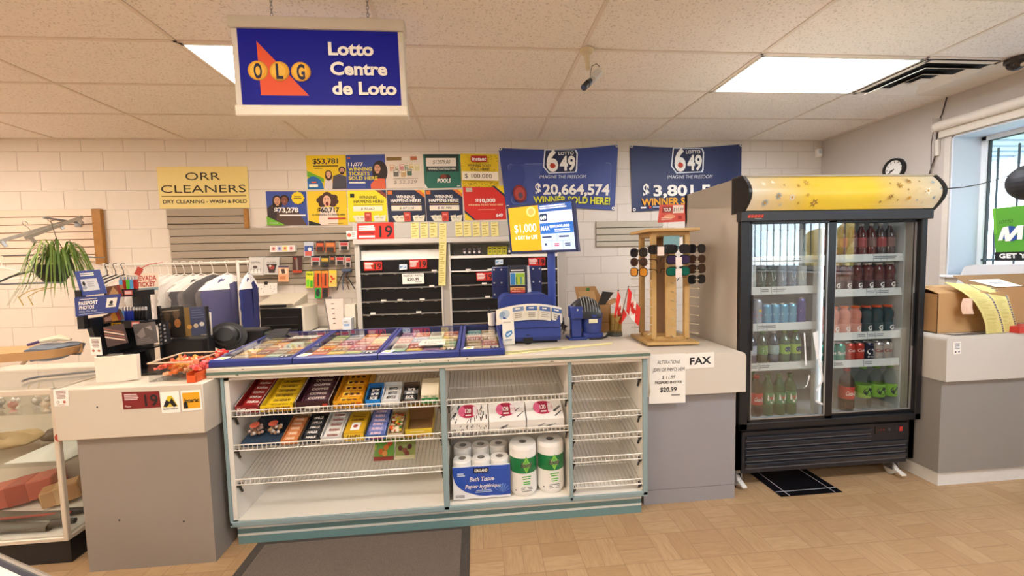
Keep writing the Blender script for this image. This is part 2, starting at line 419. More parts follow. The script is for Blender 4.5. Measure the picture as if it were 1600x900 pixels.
# windows: white frames, clear panes
vin = M('eef1f4', .35, 0, .01); rev = M('dde4ee', .6, 0, .01); PANE = thin_glass('window_glass', (.97, .99, 1))
for k, (y0, y1) in enumerate(WINS):
    mb = MB(); X = XW+.27; t = .05
    mb.box(X, y0, WZ0, X+.06, y1, WZ0+t, vin, .006); mb.box(X, y0, WZ1-t, X+.06, y1, WZ1, vin, .006)
    ym = [y0, y1] if k == 0 else [y0, (y0+y1)/2, y1]
    for i, y in enumerate([y0+t/2, y1-t/2]+([] if k == 0 else [(y0+y1)/2])): mb.box(X, y-t/2, WZ0, X+.06, y+t/2, WZ1, vin, .006)
    blk = M('2c3036', .5)
    for (a, c) in ([(y0+t, y1-t)] if k == 0 else [(y0+t, (y0+y1)/2-t/2), ((y0+y1)/2+t/2, y1-t)]):
        for q in ((a, WZ0+t, a+.006, WZ1-t), (c-.006, WZ0+t, c, WZ1-t), (a, WZ0+t, c, WZ0+t+.006), (a, WZ1-t-.006, c, WZ1-t)):
            mb.box(X+.015, q[0], q[1], X+.045, q[2], q[3], blk)
    w = mb.build('window_%d' % (k+1), kind='structure', local=True)
    g = MB()
    for (a, c) in ([(y0+t, y1-t)] if k == 0 else [(y0+t, (y0+y1)/2-t/2), ((y0+y1)/2+t/2, y1-t)]):
        g.box(X+.026, a, WZ0+t, X+.032, c, WZ1-t, PANE)
    g.build('window_pane', w, local=True)
    s = MB(); s.box(XW-.03, y0-.03, WZ0-.025, X, y1+.03, WZ0, vin, .005); s.box(XW+.002, y1-.012, WZ0, X, y1, WZ1, rev); s.box(XW+.002, y0, WZ0, X, y0+.012, WZ1, rev)
    s.box(XW+.002, y0, WZ1-.012, X, y1, WZ1, rev)
    s.build('window_sill', w, local=True)
    bars = MB(); irn = M('55595f', .5, .6)
    yy = y1-.01
    while yy > y0:
        bars.cyl((X+.17, yy, WZ0-.05), (X+.17, yy, WZ1-.1), .008, irn, n=8); yy -= .14
    for z in (WZ0+.12,): bars.box(X+.163, y0, z-.012, X+.177, y1, z+.012, irn)
    for y in (y0+.1, y1-.05): bars.box(X+.0, y-.01, WZ0+.11, X+.17, y+.01, WZ0+.13, irn)
    bars.build('window_bars', w, local=True)
# corrugated eave above the windows and the yard outside
mb = MB(); ev = M('c9cfd6', .5, .3)
for i in range(44):
    y = -8+i*.2; mb.box(XW+.36, y, 2.5, XW+2.0, y+.1, 2.53, ev); mb.box(XW+.36, y+.1, 2.515, XW+2.0, y+.2, 2.545, ev)
mb.box(XW+1.98, -8, 2.42, XW+2.04, .9, 2.56, ev)
mb.build('roof_eave', kind='structure', local=True)
mb = MB(); mb.box(XW+.35, -26, -.3, 40, 16, -.25, M('a7a9ab', .9, 0, .1)); mb.box(9.5, -26, -.25, 40, 16, -.2, M('8fae4c', .95, 0, .2, 0, 3)); mb.build('ground', kind='structure', local=True)
mb = MB(); fo = M('b9873a', .9, 0, .4, .6, 4); fo2 = M('c89a4a', .9, 0, .4, .6, 4)
for i in range(26):
    y = -16+i*.75+R.uniform(-.3, .3)
    for q in range(3): mb.sphere((15+R.uniform(-1, 1), y+R.uniform(-.5, .5), .5+q*.75+R.uniform(-.2, .3)), R.uniform(.6, .95), (fo, fo2)[q % 2], 9, 6)
props(mb.build('hedge', local=True), 'row of golden autumn shrubs across the yard outside the windows', 'shrubs', None, 'stuff')
fence = MB(); irn = M('4b4f55', .5, .5)
for i in range(60): fence.cyl((9.2, -18+i*.4, -.25), (9.2, -18+i*.4, 1.0), .02, irn, n=6)
for z in (0, .95): fence.box(9.18, -18, z, 9.22, 6, z+.04, irn)
fence.build('yard_fence', label='dark iron railing along the grass outside the windows', cat='fence')

# trim beside the window and at the wall foot
mb = MB(); tm = M('d8d0c4', .6)
mb.box(XW-.012, -1.345, .0, XW, -1.30, WZ1, tm); mb.box(XW-.012, -3.25, WZ1, XW, -1.30, WZ1+.045, tm)
mb.build('trim_1', kind='structure', local=True)
mb = MB(); mb.box(-6, -.012, 0, XW, 0, .1, M('8d8479', .6)); mb.build('baseboard_back', kind='structure', local=True)

# ceiling lights
def ceiling_light(x0, y1, label, group, tone='f5f8ff', nm='lamp_diffuser'):
    y0 = y1-.6096; x1 = x0+1.2192
    t = thing('ceiling_light', label, 'ceiling light', ((x0+x1)/2, (y0+y1)/2, ZC), group)
    f = MB()
    for a in ((x0+.012, y0+.012, x1-.012, y0+.03), (x0+.012, y1-.03, x1-.012, y1-.012), (x0+.012, y0+.012, x0+.03, y1-.012), (x1-.03, y0+.012, x1-.012, y1-.012)):
        f.box(a[0], a[1], ZC-.006, a[2], a[3], ZC+.006, M('f3efe6', .5))
    f.build('light_frame', t)
    d = MB(); d.box(x0+.03, y0+.03, ZC-.002, x1-.03, y1-.03, ZC+.004, emis(nm, tone, PANEL_W)); d.build('diffuser', t)
ceiling_light(GX[7], GY[1], 'long fluorescent ceiling panel beside the air vent', None)
ceiling_light(GX[4], GY[1], 'fluorescent ceiling panel half hidden behind the hanging blue lottery sign', None, 'fff2e2', 'soft_diffuser')
ceiling_light(GX[1], GY[1], 'fluorescent ceiling panel over the clothes rail side', None, 'fff0e0', 'warm_diffuser')  # out of view, added to brighten the left wall
for gx in (1, 4, 7):  # unseen rows of panels, added to light the shop
    for gy in (5, 9): ceiling_light(GX[gx]-(.0 if gx else 0), GY[gy], 'fluorescent ceiling panel over the shop floor', 'ceiling panels over the shop floor', *(('fff0e0', 'warm_diffuser') if gx == 1 else ('fff2e2', 'soft_diffuser') if gx == 4 else ()))

# ================================================================ COUNTERS
lam = M('f0ebe1', .4, 0, .03, 0, 5); teal = M('8fa5a8', .5, 0, .12, 0, 160); tealk = M('6e9193', .45, 0, .06, 0, 60)
band = M('cfc5b6', .5, 0, .03, 0, 4); greyb = M('938a82', .55, 0, .03, 0, 4); wireg = M('b9b5ac', .4, .2, 0); wirem = M('f4f1ea', .35, .1, 0); clipm = M('2a2722', .5)

# ---- main shelving counter
mc = thing('shelving_counter', 'long white shop counter with open wire shelves and teal edging', 'counter', (-.185, -2.1, 0))
mb = MB(); YF, YB = -2.43, -1.78
for x0, x1 in ((-1.285, -1.262), (-.2, -.18), (.485, .5), (.9, .92)): mb.box(x0, YF, .13, x1, YB, .905, lam)
mb.box(-1.285, -2.06, .13, .92, -2.045, .905, lam)            # back panel of the bays
mb.box(-1.285, YF, .125, .92, YB, .15, lam); mb.box(-1.285, YF, .885, .92, YB, .905, lam); mb.box(-1.285, YB-.02, .0, .92, YB, .905, lam)
mb.build('counter_body', mc)
mb = MB()
for x0, x1 in ((-1.298, -1.284), (-.206, -.176), (.483, .502), (.9, .927)): mb.box(x0, YF-.012, .125, x1, YF, .905, teal, .003)
mb.box(-1.298, YF-.012, .118, .927, YF, .146, teal, .003)
mb.box(-1.299, YF, .118, -1.285, YB, .905, teal)
mb.build('edge_banding', mc)
mb = MB(); mb.box(-1.285, -2.40, 0, .905, -2.385, .125, tealk)
st = M('e8ebe8', .35, .2, 0)
for z in (.045, .085): mb.box(-1.285, -2.403, z, .905, -2.40, z+.012, st)
mb.build('toe_kick', mc)

def wire_shelf(parent, x0, x1, zf, zb, yf=-2.425, yb=-2.075, lip=.03, pitch=.022):
    m = MB(); r = .0017
    n = int((x1-x0)/pitch)
    for i in range(n+1):
        x = x0+(x1-x0)*i/n
        m.tube([(x, yb, zb), (x, yf, zf), (x, yf-.002, zf+lip)], r, wireg, 5)
    for i in range(0, n+1, 1): m.cyl((x0+(x1-x0)*i/n, yf-.003, zf), (x0+(x1-x0)*i/n, yf-.003, zf+lip), .0018, wirem, n=5)
    for y, z in ((yf, zf), (yf-.002, zf+lip), ((yf+yb)/2, (zf+zb)/2-.004), (yb, zb)): m.cyl((x0-.004, y, z), (x1+.004, y, z), .0034, wirem, n=6)
    w = m.build('wire_shelf', parent)
    for x in (x0+.006, x1-.006):
        c = MB(); c.box(x-.008, yf-.004, zf-.012, x+.008, yf+.03, zf-.002, clipm); c.obox((x, yf+.02, zf-.03), (.004, .004, .025), clipm, Matrix.Rotation(.5, 3, 'X'))
        c.build('shelf_clip', w)
SL = .085
for zf in (.695, .517, .335): wire_shelf(mc, -1.258, -.204, zf, zf+SL)
for zf in (.695, .517): wire_shelf(mc, -.172, .481, zf, zf+SL)
for zf in (.79, .582, .458, .33, .185): wire_shelf(mc, .506, .896, zf, zf+.10, yb=-2.10)

ct = MB(); top = M('d3cabb', .4, 0, .05, 0, 8)
ct.box(-1.35, -2.46, .906, .935, -1.72, .956, top, .004)
ct.box(-1.35, -2.4615, .922, .935, -2.459, .9375, M('5f776b', .5, 0, .1, 0, 40))
for q in range(16):
    x = R.uniform(-1.3, .5); z = R.uniform(.91, .95); ct.box(x, -2.4615, z, x+R.uniform(.004, .02), -2.459, z+R.uniform(.002, .006), M('5b5348', .8))
ct.build('countertop', label='white laminate countertop with a green stripe under the ticket trays', cat='countertop')

# ---- counter with the fax sign
fc = thing('end_counter', 'grey and white end counter with the FAX sign beside the drinks cooler', 'counter', (1.23, -2.0, 0))
gb = M('9a999d', .55, 0, .03, 0, 4)
mb = MB(); mb.box(.948, -2.335, 0, 1.512, -1.62, .665, gb); mb.box(.948, -2.3355, .085, 1.512, -2.33, .089, M('77757a', .7)); mb.build('counter_base', fc)
mb = MB(); pr = []
for a in range(7): t = PI/2*a/6; pr.append((1.515+.03*math.cos(PI/2-t) if False else 1.515+.03*math.sin(t), .87+.03*math.cos(t)))
pts = [(.95, -2.38, .665), (.95, -2.38, .90)] + [(x, -2.38, z) for x, z in pr] + [(1.545, -2.38, .665)]
mb.prism(pts, (0, .76, 0), M('d8d0c3', .45, 0, .03, 0, 4)); mb.build('counter_top', fc)

# ---- left counter
lc = thing('end_counter', 'grey and cream end counter with payment stickers on its front', 'counter', (-1.62, -2.15, 0))
mb = MB(); mb.box(-1.905, -2.522, 0, -1.325, -1.8, .668, greyb)
for (x, z) in ((-1.75, .25), (-1.46, .22)): mb.lathe((x, -2.5235, z), [(0, 0), (.005, 0)], INK, 8, (0, -1, 0))
mb.build('counter_base', lc)
mb = MB(); mb.box(-1.965, -2.55, .667, -1.312, -1.76, .908, band, .004); mb.lathe((-1.78, -2.5505, .82), [(0, 0), (.004, 0)], INK, 8, (0, -1, 0)); mb.build('counter_top', lc)

# ---- right counter
rc = thing('end_counter', 'grey and white counter with a white kick board under the window', 'counter', (3.4, -2.0, 0))
mb = MB(); mb.box(2.80, -2.385, .09, 4.10, -1.5, .668, M('979490', .55, 0, .03, 0, 4)); mb.build('counter_base', rc)
mb = MB(); pr = [(2.82-.03*math.sin(PI/2-PI/2*a/6) , .915+.03*math.cos(PI/2-PI/2*a/6)) for a in range(7)]
pts = [(4.11, -2.41, .668), (2.795, -2.41, .668)] + [(x, -2.41, z) for x, z in pr] + [(4.11, -2.41, .945)]
mb.prism(pts, (0, .92, 0), M('d6d2ca', .45, 0, .03, 0, 4)); mb.build('counter_top', rc)
mb = MB(); mb.box(2.82, -2.37, 0, 4.10, -1.55, .09, M('e9e9e6', .5)); mb.build('kick_board', rc)

# ---- counter along the back wall
bc = thing('back_counter', 'low grey work counter along the wall under the printer', 'counter', (-1.65, -.28, 0))
mb = MB(); mb.box(-2.14, -.56, .765, -1.195, -.003, .806, M('8c8780', .5, 0, .04)); mb.build('counter_top', bc)
mb = MB(); mb.box(-2.12, -.53, 0, -1.2, -.02, .765, M('c9c1b5', .6)); mb.build('counter_base', bc)

# ---- glass display case
dc = thing('display_case', 'glass showcase with pale metal frame and black base at the left', 'display case', (-2.65, -2.2, 0))
al = M('d9cfbf', .4, .2, .02); CASEG = thin_glass('case_glass', (.98, .99, .985))
X0, X1, Y0, Y1, ZB, ZT = -3.3, -2.045, -2.46, -1.95, .125, .885
mb = MB(); mb.box(X0, Y0, ZB, X1, Y1, ZB+.022, al, .003)
for x in (X0, X1-.022):
    for y in (Y0, Y1-.022): mb.box(x, y, ZB, x+.022, y+.022, ZT, al, .003)
for a in ((X0, Y0, X1, Y0+.022), (X0, Y1-.022, X1, Y1), (X0, Y0, X0+.022, Y1), (X1-.022, Y0, X1, Y1)): mb.box(a[0], a[1], ZT-.022, a[2], a[3], ZT+.006, al, .003)
mb.build('case_frame', dc)
mb = MB(); mb.box(X0+.01, Y0+.025, 0, X1-.015, Y1-.02, ZB, M('17171a', .5)); mb.build('case_base', dc)
mb = MB(); mb.box(X0+.02, Y0+.02, ZB+.022, X1-.02, Y1-.02, ZB+.03, M('efe9df', .5)); mb.box(X0+.02, Y1-.018, ZB+.03, X1-.02, Y1-.008, ZT, M('e4dccf', .5)); mb.build('case_lining', dc)
mb = MB(); mb.box(X0+.022, Y0+.008, ZB+.022, X1-.022, Y0+.013, ZT-.022, CASEG); mb.build('front_glass', dc)
mb = MB(); mb.box(X1-.013, Y0+.022, ZB+.022, X1-.008, Y1-.022, ZT-.022, CASEG); mb.build('side_glass', dc)
mb = MB(); mb.box(X0+.022, Y0+.022, ZT-.004, X1-.022, Y1-.022, ZT+.002, CASEG); mb.build('top_glass', dc)
shg = thin_glass('shelf_glass', (.95, .97, .95), 1.5)
for z, d in ((.762, .1), (.50, .12)):
    s = MB(); s.box(X0+.03, Y0+.03, z, X1-.03, Y1-.03, z+.006, shg); s.build('glass_shelf', dc)
    s = MB(); s.box(X1-.17, Y1-.05, z-.25 if z < .6 else z-.24, X1-.15, Y1-.03, z, STEEL); s.build('shelf_upright', dc)

# ---- slatted display boards on the wall
def slat_board(label, x0, x1, z0, z1, pitch, c, gap, trim=None, phase=0):
    t = thing('slat_board', label, 'wall panel', ((x0+x1)/2, -.012, z0))
    m = MB(); m.box(x0, -.012, z0, x1, -.003, z1, M(gap, .8))
    z = z1
    mt = M(c, .6, 0, .04, 0, 9)
    while z > z0+.01:
        m.box(x0, -.024, max(z0, z-pitch+.008), x1, -.01, z, mt, .002); z -= pitch
    m.build('slats', t)
    if trim:
        q = MB(); q.box(*trim, M('a8742f', .5, 0, .25, 0, 25), .004); q.build('wood_trim', t)
    return t
slat_board('cream slatted wall panel with hangers and a wooden edge', -5.9, -3.86, 1.56, 2.09, .0775, 'e6d3bf', '8a5a38', (-3.86, -.045, 1.53, -3.775, -.003, 2.09))
slat_board('small grey slatted panel directly under the dry cleaning sign', -3.165, -2.40, 1.875, 2.075, .0775, 'a39583', '4c4338', (-2.40, -.04, 1.87, -2.36, -.003, 2.075))
slat_board('wide grey slatted panel hung with batteries and combs', -3.15, -1.20, 1.27, 1.872, .0775, 'a89b8a', '4c4338')
slat_board('short grey slatted panel behind the sunglasses stand', 1.375, 2.16, 1.60, 1.885, .0775, 'bdb3a0', '4c4338')

# ---- tobacco cabinet
tcab = thing('tobacco_cabinet', 'grey wall cabinet with rows of black shutter shelves', 'cabinet', (-.12, -.2, 0))
gf = M('b3aea7', .5, 0, .03); fr = M('cfcac3', .45, 0, .03)
mb = MB(); YC = -.40
mb.box(-1.19, YC, 0, -1.147, -.02, 1.71, fr, .003); mb.box(-.34, YC, 0, -.265, -.02, 1.71, gf, .003); mb.box(.85, YC, 0, .935, -.02, 1.71, gf, .003)
mb.box(-1.19, -.03, 0, .935, -.01, 1.71, M('d8d2c8', .6)); mb.box(-1.19, YC, 0, .935, -.02, .68, gf)
mb.box(-1.19, YC, 1.655, .935, -.02, 1.71, fr, .003)
mb.box(-.352, YC-.012, .68, -.335, YC, 1.66, fr, .002); mb.box(-.268, YC-.012, .68, -.25, YC, 1.66, fr, .002); mb.box(-1.155, YC-.012, .68, -1.14, YC, 1.66, fr, .002); mb.box(.843, YC-.01, .68, .855, YC, 1.66, fr, .002)
mb.build('cabinet_frame', tcab)
mb = MB(); mb.box(-1.19, YC-.03, 1.712, -.30, -.02, 1.868, M('bdb8b1', .5, 0, .03), .004); mb.box(-.297, YC-.03, 1.712, .94, -.02, 1.868, M('bdb8b1', .5, 0, .03), .004)
mb.box(-1.19, YC-.035, 1.66, .935, YC-.005, 1.712, M('d5d0ca', .4, .2, .02), .004)
mb.build('header_panel', tcab)
flapm = M('141416', .4, 0, .1, 0, 12); edge = M('8f8b86', .4, .3, 0)
def flap(x0, x1, z0, z1, lightedge=False):
    f = MB(); f.obox(((x0+x1)/2, YC+.02, (z0+z1)/2), ((x1-x0)/2, .004, (z1-z0)/2), flapm, Matrix.Rotation(.09, 3, 'X'))
    fo_ = f.build('shutter_flap', tcab)
    e = MB(); m = PW if lightedge else edge
    e.box(x0, YC-.004, z0-.014, x1, YC+.01, z0-.002, m); e.box(x0, YC+.01, z0-.014, x1, -.03, z0-.008, flapm)
    for q in range(3): e.box(x0+(x1-x0)*(.15+.35*q)-.012, YC-.008, z0-.02, x0+(x1-x0)*(.15+.35*q)+.012, YC, z0-.002, m)
    e.build('shelf_edge', fo_)
for z0, z1 in ((1.376, 1.499), (1.227, 1.364), (1.092, 1.213), (.963, 1.078), (.82, .95), (.69, .806)):
    flap(-1.14, -.745, z0, z1); flap(-.745, -.352, z0, z1)
for z0, z1 in ((1.378, 1.492), (1.233, 1.346), (1.096, 1.213), (.968, 1.082), (.84, .955), (.69, .80)): flap(-.25, .843, z0, z1, z0 > 1.37)
mb = MB(); mb.box(-.25, YC+.02, 1.505, .843, -.03, 1.515, PW); mb.box(-.25, YC-.006, 1.50, .843, YC+.02, 1.528, WHITE); mb.build('open_shelf', tcab)
mb = MB(); mb.box(-1.14, YC+.02, 1.502, -.352, -.03, 1.508, WHITE); mb.box(-1.14, YC+.05, 1.508, -.352, YC+.06, 1.60, WHITE); mb.build('empty_shelf', tcab)
for x, z in ((-.44, 1.386), (-.47, 1.233), (-.95, 1.10), (-.79, 1.10), (-.57, 1.10), (-1.06, .972), (-.61, .972), (-.10, 1.386), (.06, 1.242), (.09, 1.105), (.12, 1.383)):
    pt = MB(); pt.box(x, YC-.012, z-.012, x+.05, YC-.006, z+.006, PAPER); pt.build('price_tag', tcab)

# ================================================================ DRINKS COOLER
co = thing('drinks_cooler', 'tall black two-door glass drinks cooler with a yellow sign on top', 'cooler', (2.18, -1.95, 0))
CX0, CX1, CYF, CYB = 1.57, 2.788, -2.25, -1.63
blk = M('17181c', .4, 0, .05, 0, 8); side = M('c3bbb0', .5, 0, .03, 0, 4); linr = M('dfe3e4', .45, 0, .02)
mb = MB()
mb.box(CX0, CYF, .12, CX0+.04, CYB, 1.915, side, .003); mb.box(CX1-.04, CYF, .12, CX1, CYB, 1.915, side, .003)
mb.box(CX0, CYB-.03, .12, CX1, CYB, 1.915, side); mb.box(CX0, CYF, 1.70, CX1, CYB, 1.915, side); mb.box(CX0, CYF, .12, CX1, CYB, .40, blk)
mb.build('cooler_body', co)
mb = MB(); mb.box(CX0+.041, CYF+.06, .40, CX0+.05, CYB-.03, 1.70, linr); mb.box(CX1-.05, CYF+.06, .40, CX1-.041, CYB-.03, 1.70, linr)
mb.box(CX0+.041, CYB-.045, .40, CX1-.041, CYB-.031, 1.70, linr); mb.box(CX0+.041, CYF+.06, .401, CX1-.041, CYB-.031, .415, linr); mb.box(CX0+.041, CYF+.06, 1.685, CX1-.041, CYB-.031, 1.699, linr)
mb.build('inner_lining', co)
mb = MB()
mb.box(CX0, -2.285, .39, CX0+.055, CYF, 1.70, blk, .004); mb.box(CX1-.04, -2.285, .39, CX1, CYF, 1.70, blk, .004)
mb.box(CX0, -2.285, .39, CX1, CYF, .432, blk, .004); mb.box(CX0-.01, -2.30, 1.655, CX1+.02, CYF, 1.715, M('2b2c31', .4), .004)
mb.build('front_frame', co)
COOLG = thin_glass('cooler_glass', (.94, .97, .97), 1.5, 0.0, 2.7)
dfm = M('14151a', .35)
for (x0, x1, y) in ((1.622, 2.185, -2.268), (2.165, 2.765, -2.246)):
    d = MB(); t = .03
    tl, tr_ = (.02, .052) if x0 < 2 else (.034, .02)
    d.box(x0, y-.012, .43, x0+tl, y+.012, 1.66, dfm, .003); d.box(x1-tr_, y-.012, .43, x1, y+.012, 1.66, dfm, .003)
    d.box(x0, y-.012, .43, x1, y+.012, .452, dfm, .003); d.box(x0, y-.012, 1.64, x1, y+.012, 1.66, dfm, .003)
    s = M('b9bbbd', .35, .8, 0)
    d.box(x0+tl, y-.013, .452, x0+tl+.006, y-.004, 1.64, s); d.box(x1-tr_-.006, y-.013, .452, x1-tr_, y-.004, 1.64, s); d.box(x0+tl, y-.013, .452, x1-tr_, y-.004, .459, s)
    dd = d.build('sliding_door', co)
    g = MB(); g.box(x0+tl, y-.002, .452, x1-tr_, y+.002, 1.64, COOLG); g.build('door_glass', dd)
    h = MB()
    if x0 < 2: h.box(x0+.018, y-.02, .88, x0+.03, y-.012, 1.22, dfm, .004)
    else: h.box(x1-.034, y-.02, .86, x1-.018, y-.012, 1.2, dfm, .004)
    h.build('door_handle', dd)
shm = M('e9e9e6', .4, 0, .02); SHL = [1.435, 1.245, 1.015, .762]; SHR = [1.435, 1.215, .935, .755]
def cshelf(x0, x1, z):
    s = MB(); 
    for i in range(16): y = CYF+.10+i*.03; s.cyl((x0, y, z-.012), (x1, y, z-.012), .003, wirem, n=5)
    for i in range(5): x = x0+(x1-x0)*i/4; s.cyl((x, CYF+.1, z-.016), (x, CYB-.06, z-.016), .003, wirem, n=5)
    s.box(x0, CYF+.1, z-.0085, x1, CYB-.06, z-.007, wirem)
    o = s.build('cooler_shelf', co)
    p = MB(); sh = Sheet(p, (x0, CYF+.068, z+.012), (x1, CYF+.068, z+.012), (x1, CYF+.062, z-.036), (x0, CYF+.062, z-.036), shm, .006)
    for q in range(3):
        u = R.uniform(.1, .8); sh.lines(u, u+.12, .3, .75, 2, P('8d8f93'), jit=.3); sh.rect(u-.015, .1, u-.008, .9, P('9aa0a4'))
    p.build('price_strip', o)
for z in SHL: cshelf(1.63, 2.15, z)
for z in SHR: cshelf(2.19, 2.745, z)
mb = MB(); mb.box(2.152, CYF+.07, .42, 2.186, CYF+.10, 1.69, linr); mb.build('centre_post', co)
for x in (1.634, 2.178): mb = MB(); mb.cyl((x, CYF+.058, .5), (x, CYF+.058, 1.62), .005, emis('cooler_tube', 'f2f8ff', .9), n=8); mb.build('light_tube', co)
mb = MB(); mb.cyl((1.66, CYF+.085, 1.676), (2.72, CYF+.085, 1.676), .007, emis('cooler_tube', 'f2f8ff', .9), n=8); mb.build('light_tube', co)
# curved sign on top
mb = MB(); fl = emis('sign_skin', 'efe2c4', .22)
sm_, n, b = node_mat('sign_print')
tcx = n.nodes.new('ShaderNodeTexCoord'); spx = n.nodes.new('ShaderNodeSeparateXYZ'); n.links.new(tcx.outputs['Object'], spx.inputs[0])
rmp = n.nodes.new('ShaderNodeValToRGB'); E_ = rmp.color_ramp.elements
E_[0].position = 0; E_[0].color = lin('d8cdb4')+(1,); E_[1].position = 1; E_[1].color = lin('d4cab0')+(1,)
for p, c in ((.14, 'dcc48c'), (.32, 'e4c440'), (.5, 'e8ca44'), (.64, 'e6c63e'), (.82, 'dcc48a')): e = E_.new(p); e.color = lin(c)+(1,)
n.links.new(mth(n, 'DIVIDE', mth(n, 'ADD', spx.outputs[0], .61), 1.22), rmp.inputs[0])
n.links.new(rmp.outputs[0], b.inputs['Base Color']); n.links.new(rmp.outputs[0], b.inputs['Emission Color']); b.inputs['Emission Strength'].default_value = .10; b.inputs['Roughness'].default_value = .3
bul = lambda u, v: Vector((0, -.055*math.sin(PI*v), 0))
sh = Sheet(mb, (CX0+.012, -2.29, 1.915), (CX1+.008, -2.29, 1.915), (CX1+.008, -2.30, 1.718), (CX0+.012, -2.30, 1.718), sm_, .01, bul, 24, 10)
def star(u, v, r, k, mat, inner=.4, l=None):
    a0 = R.random()*3; rr = sh.W/sh.H
    sh.poly([(u+(r if i % 2 == 0 else r*inner)*math.cos(a0+PI*i/k), v+(r if i % 2 == 0 else r*inner)*math.sin(a0+PI*i/k)*rr) for i in range(2*k)], mat, l)
br, go, bl_, cr = P('a3803a'), P('c99a38'), P('8fa9bc'), P('f6f0dc')
for u, v, r, k, mat in ((.295, .22, .02, 7, go), (.335, .82, .024, 6, br), (.245, .32, .012, 8, go), (.21, .66, .02, 12, cr), (.14, .62, .019, 8, bl_), (.08, .80, .021, 12, bl_), (.07, .25, .014, 9, cr), (.12, .2, .012, 8, cr), (.285, .6, .012, 6, go), (.25, .82, .009, 8, go), (.17, .3, .007, 5, br), (.16, .86, .012, 7, P('c9c0a8')),
        (.77, .33, .019, 6, br), (.83, .2, .017, 6, br), (.72, .68, .017, 6, br), (.675, .82, .009, 5, br), (.82, .72, .014, 8, go), (.91, .52, .022, 6, cr), (.88, .22, .008, 5, br), (.95, .25, .011, 9, bl_), (.95, .72, .011, 9, bl_), (.865, .78, .007, 8, bl_), (.76, .78, .007, 6, br), (.715, .28, .007, 6, br), (.8, .48, .008, 6, br), (.975, .45, .008, 8, bl_), (.86, .45, .011, 8, P('d8c69a')), (.9, .86, .009, 7, P('d0c4a6'))):
    star(u, v, r, k, mat)
    if r > .018: sh.circ(u, v, r*.28, go if mat in (cr, bl_) else P('e0b858'))
mb.build('sign_panel', co)
mb = MB()
for x in (CX0-.006, CX1+.008):
    pts = [(x, -2.20, 1.705)]+[(x, -2.295-.066*math.sin(PI*v), 1.922-.215*v) for v in [1-i/10 for i in range(11)]]+[(x, -2.20, 1.922)]
    mb.prism(pts, (.02, 0, 0), blk)
mb.box(CX0-.006, -2.30, 1.913, CX1+.028, -2.2, 1.923, M('b9ae9a', .5))
mb.build('sign_end_cap', co)
lg = MB(); ls = Sheet(lg, (CX0+.0, -2.301, 1.70), (CX0+.14, -2.301, 1.70), (CX0+.14, -2.301, 1.665), (CX0, -2.301, 1.665), None)
for i in range(5): ls.poly([(.18+.14*i, .7), (.24+.14*i, .2), (.36+.14*i, .2), (.30+.14*i, .7)], P('d2452f'))
ls.lines(.5, .85, .8, .95, 1, P('b9b9b9')); lg.build('maker_badge', co)
# grille, control panel and castors
mb = MB(); gr = M('202127', .35, 0, .04)
mb.box(CX0+.035, -2.262, .105, CX1-.06, -2.25, .37, gr, .003)
for i, z in enumerate((.155, .198, .241, .284, .327)):
    x1 = CX1-.075 if i < 3 else CX1-.32
    mb.obox(((CX0+.06+x1)/2, -2.268, z), ((x1-CX0-.06)/2, .004, .014), M('34353c', .35), Matrix.Rotation(.45, 3, 'X')); mb.box(CX0+.06, -2.2665, z-.021, x1, -2.262, z-.016, M('5d5e64', .4))
mb.build('grille', co)
mb = MB(); sh = sheetY(mb, CX1-.29, .355, CX1-.10, .305, -2.266, M('1b1b20', .4), .006)
for u in (.1, .2, .3): sh.circ(u, .5, .025, P('8a2a28')); 
sh.circ(.5, .5, .05, P('4b4b52')); sh.rect(.72, .2, .82, .8, P('2d2d33')); sh.rect(.86, .2, .98, .8, P('b8322a')); mb.build('control_panel', co)
for x, y in ((CX0+.04, -2.2), (CX1-.10, -2.2), (CX0+.06, -1.7), (CX1-.08, -1.7)):
    m = MB(); m.cyl((x-.012, y, .038), (x+.012, y, .038), .038, M('d9d7d2', .5)); m.box(x-.022, y-.03, .04, x-.016, y+.03, .1, STEEL); m.box(x+.016, y-.03, .04, x+.022, y+.03, .1, STEEL); m.box(x-.03, y-.03, .09, x+.03, y+.035, .122, STEEL, .003)
    m.obox((x+.005, y-.055, .035), (.016, .03, .005), M('e8e6e0', .4), Matrix.Rotation(.3, 3, 'X'), .002)
    m.build('castor', co)

# ================================================================ THINGS ON THE CEILING AND THE WALLS
# hanging lotto sign
os_ = thing('hanging_sign', 'large blue lottery sign hanging on chains from the ceiling', 'sign', (-.74, -2.4, 2.2))
c4 = [hy(363, 30, -2.40), hy(632, 37, -2.385), hy(638, 187, -2.385), hy(375, 185, -2.40)]
tl, tr_, br_, bl2 = [Vector(p) for p in c4]
ux = (tr_-tl).normalized(); uz = (tl-bl2).normalized(); yv = Vector((0, 1, 0)); W_ = (tr_-tl).length; H_ = (tl-bl2).length
rotm = Matrix((ux, -(ux.cross(uz)) if False else uz.cross(ux), uz)).transposed()
cen = (tl+tr_+br_+bl2)/4
alu = M('cfc9bd', .4, .1, .02)
mb = MB(); mb.obox(cen+uz*(H_/2-.028), (W_/2+.005, .045, .028), alu, rotm, .005); mb.obox(cen-uz*(H_/2-.028), (W_/2, .04, .026), M('e6dfd0', .4), rotm, .005)
for s_ in (-1, 1): mb.obox(cen+ux*s_*(W_/2-.018), (.014, .03, H_/2-.04), M('d9d3c8', .4), rotm, .003)
mb.build('sign_frame', os_)
mb = MB(); q = [cen+ux*(a*(W_/2-.03))+uz*(b*(H_/2-.05))+Vector((0, -.028, 0)) for a, b in ((-1, 1), (1, 1), (1, -1), (-1, -1))]
BLU = emis('sign_blue', '0b1180', .14); BLU.node_tree.nodes['Principled BSDF'].inputs['Specular IOR Level'].default_value = .2
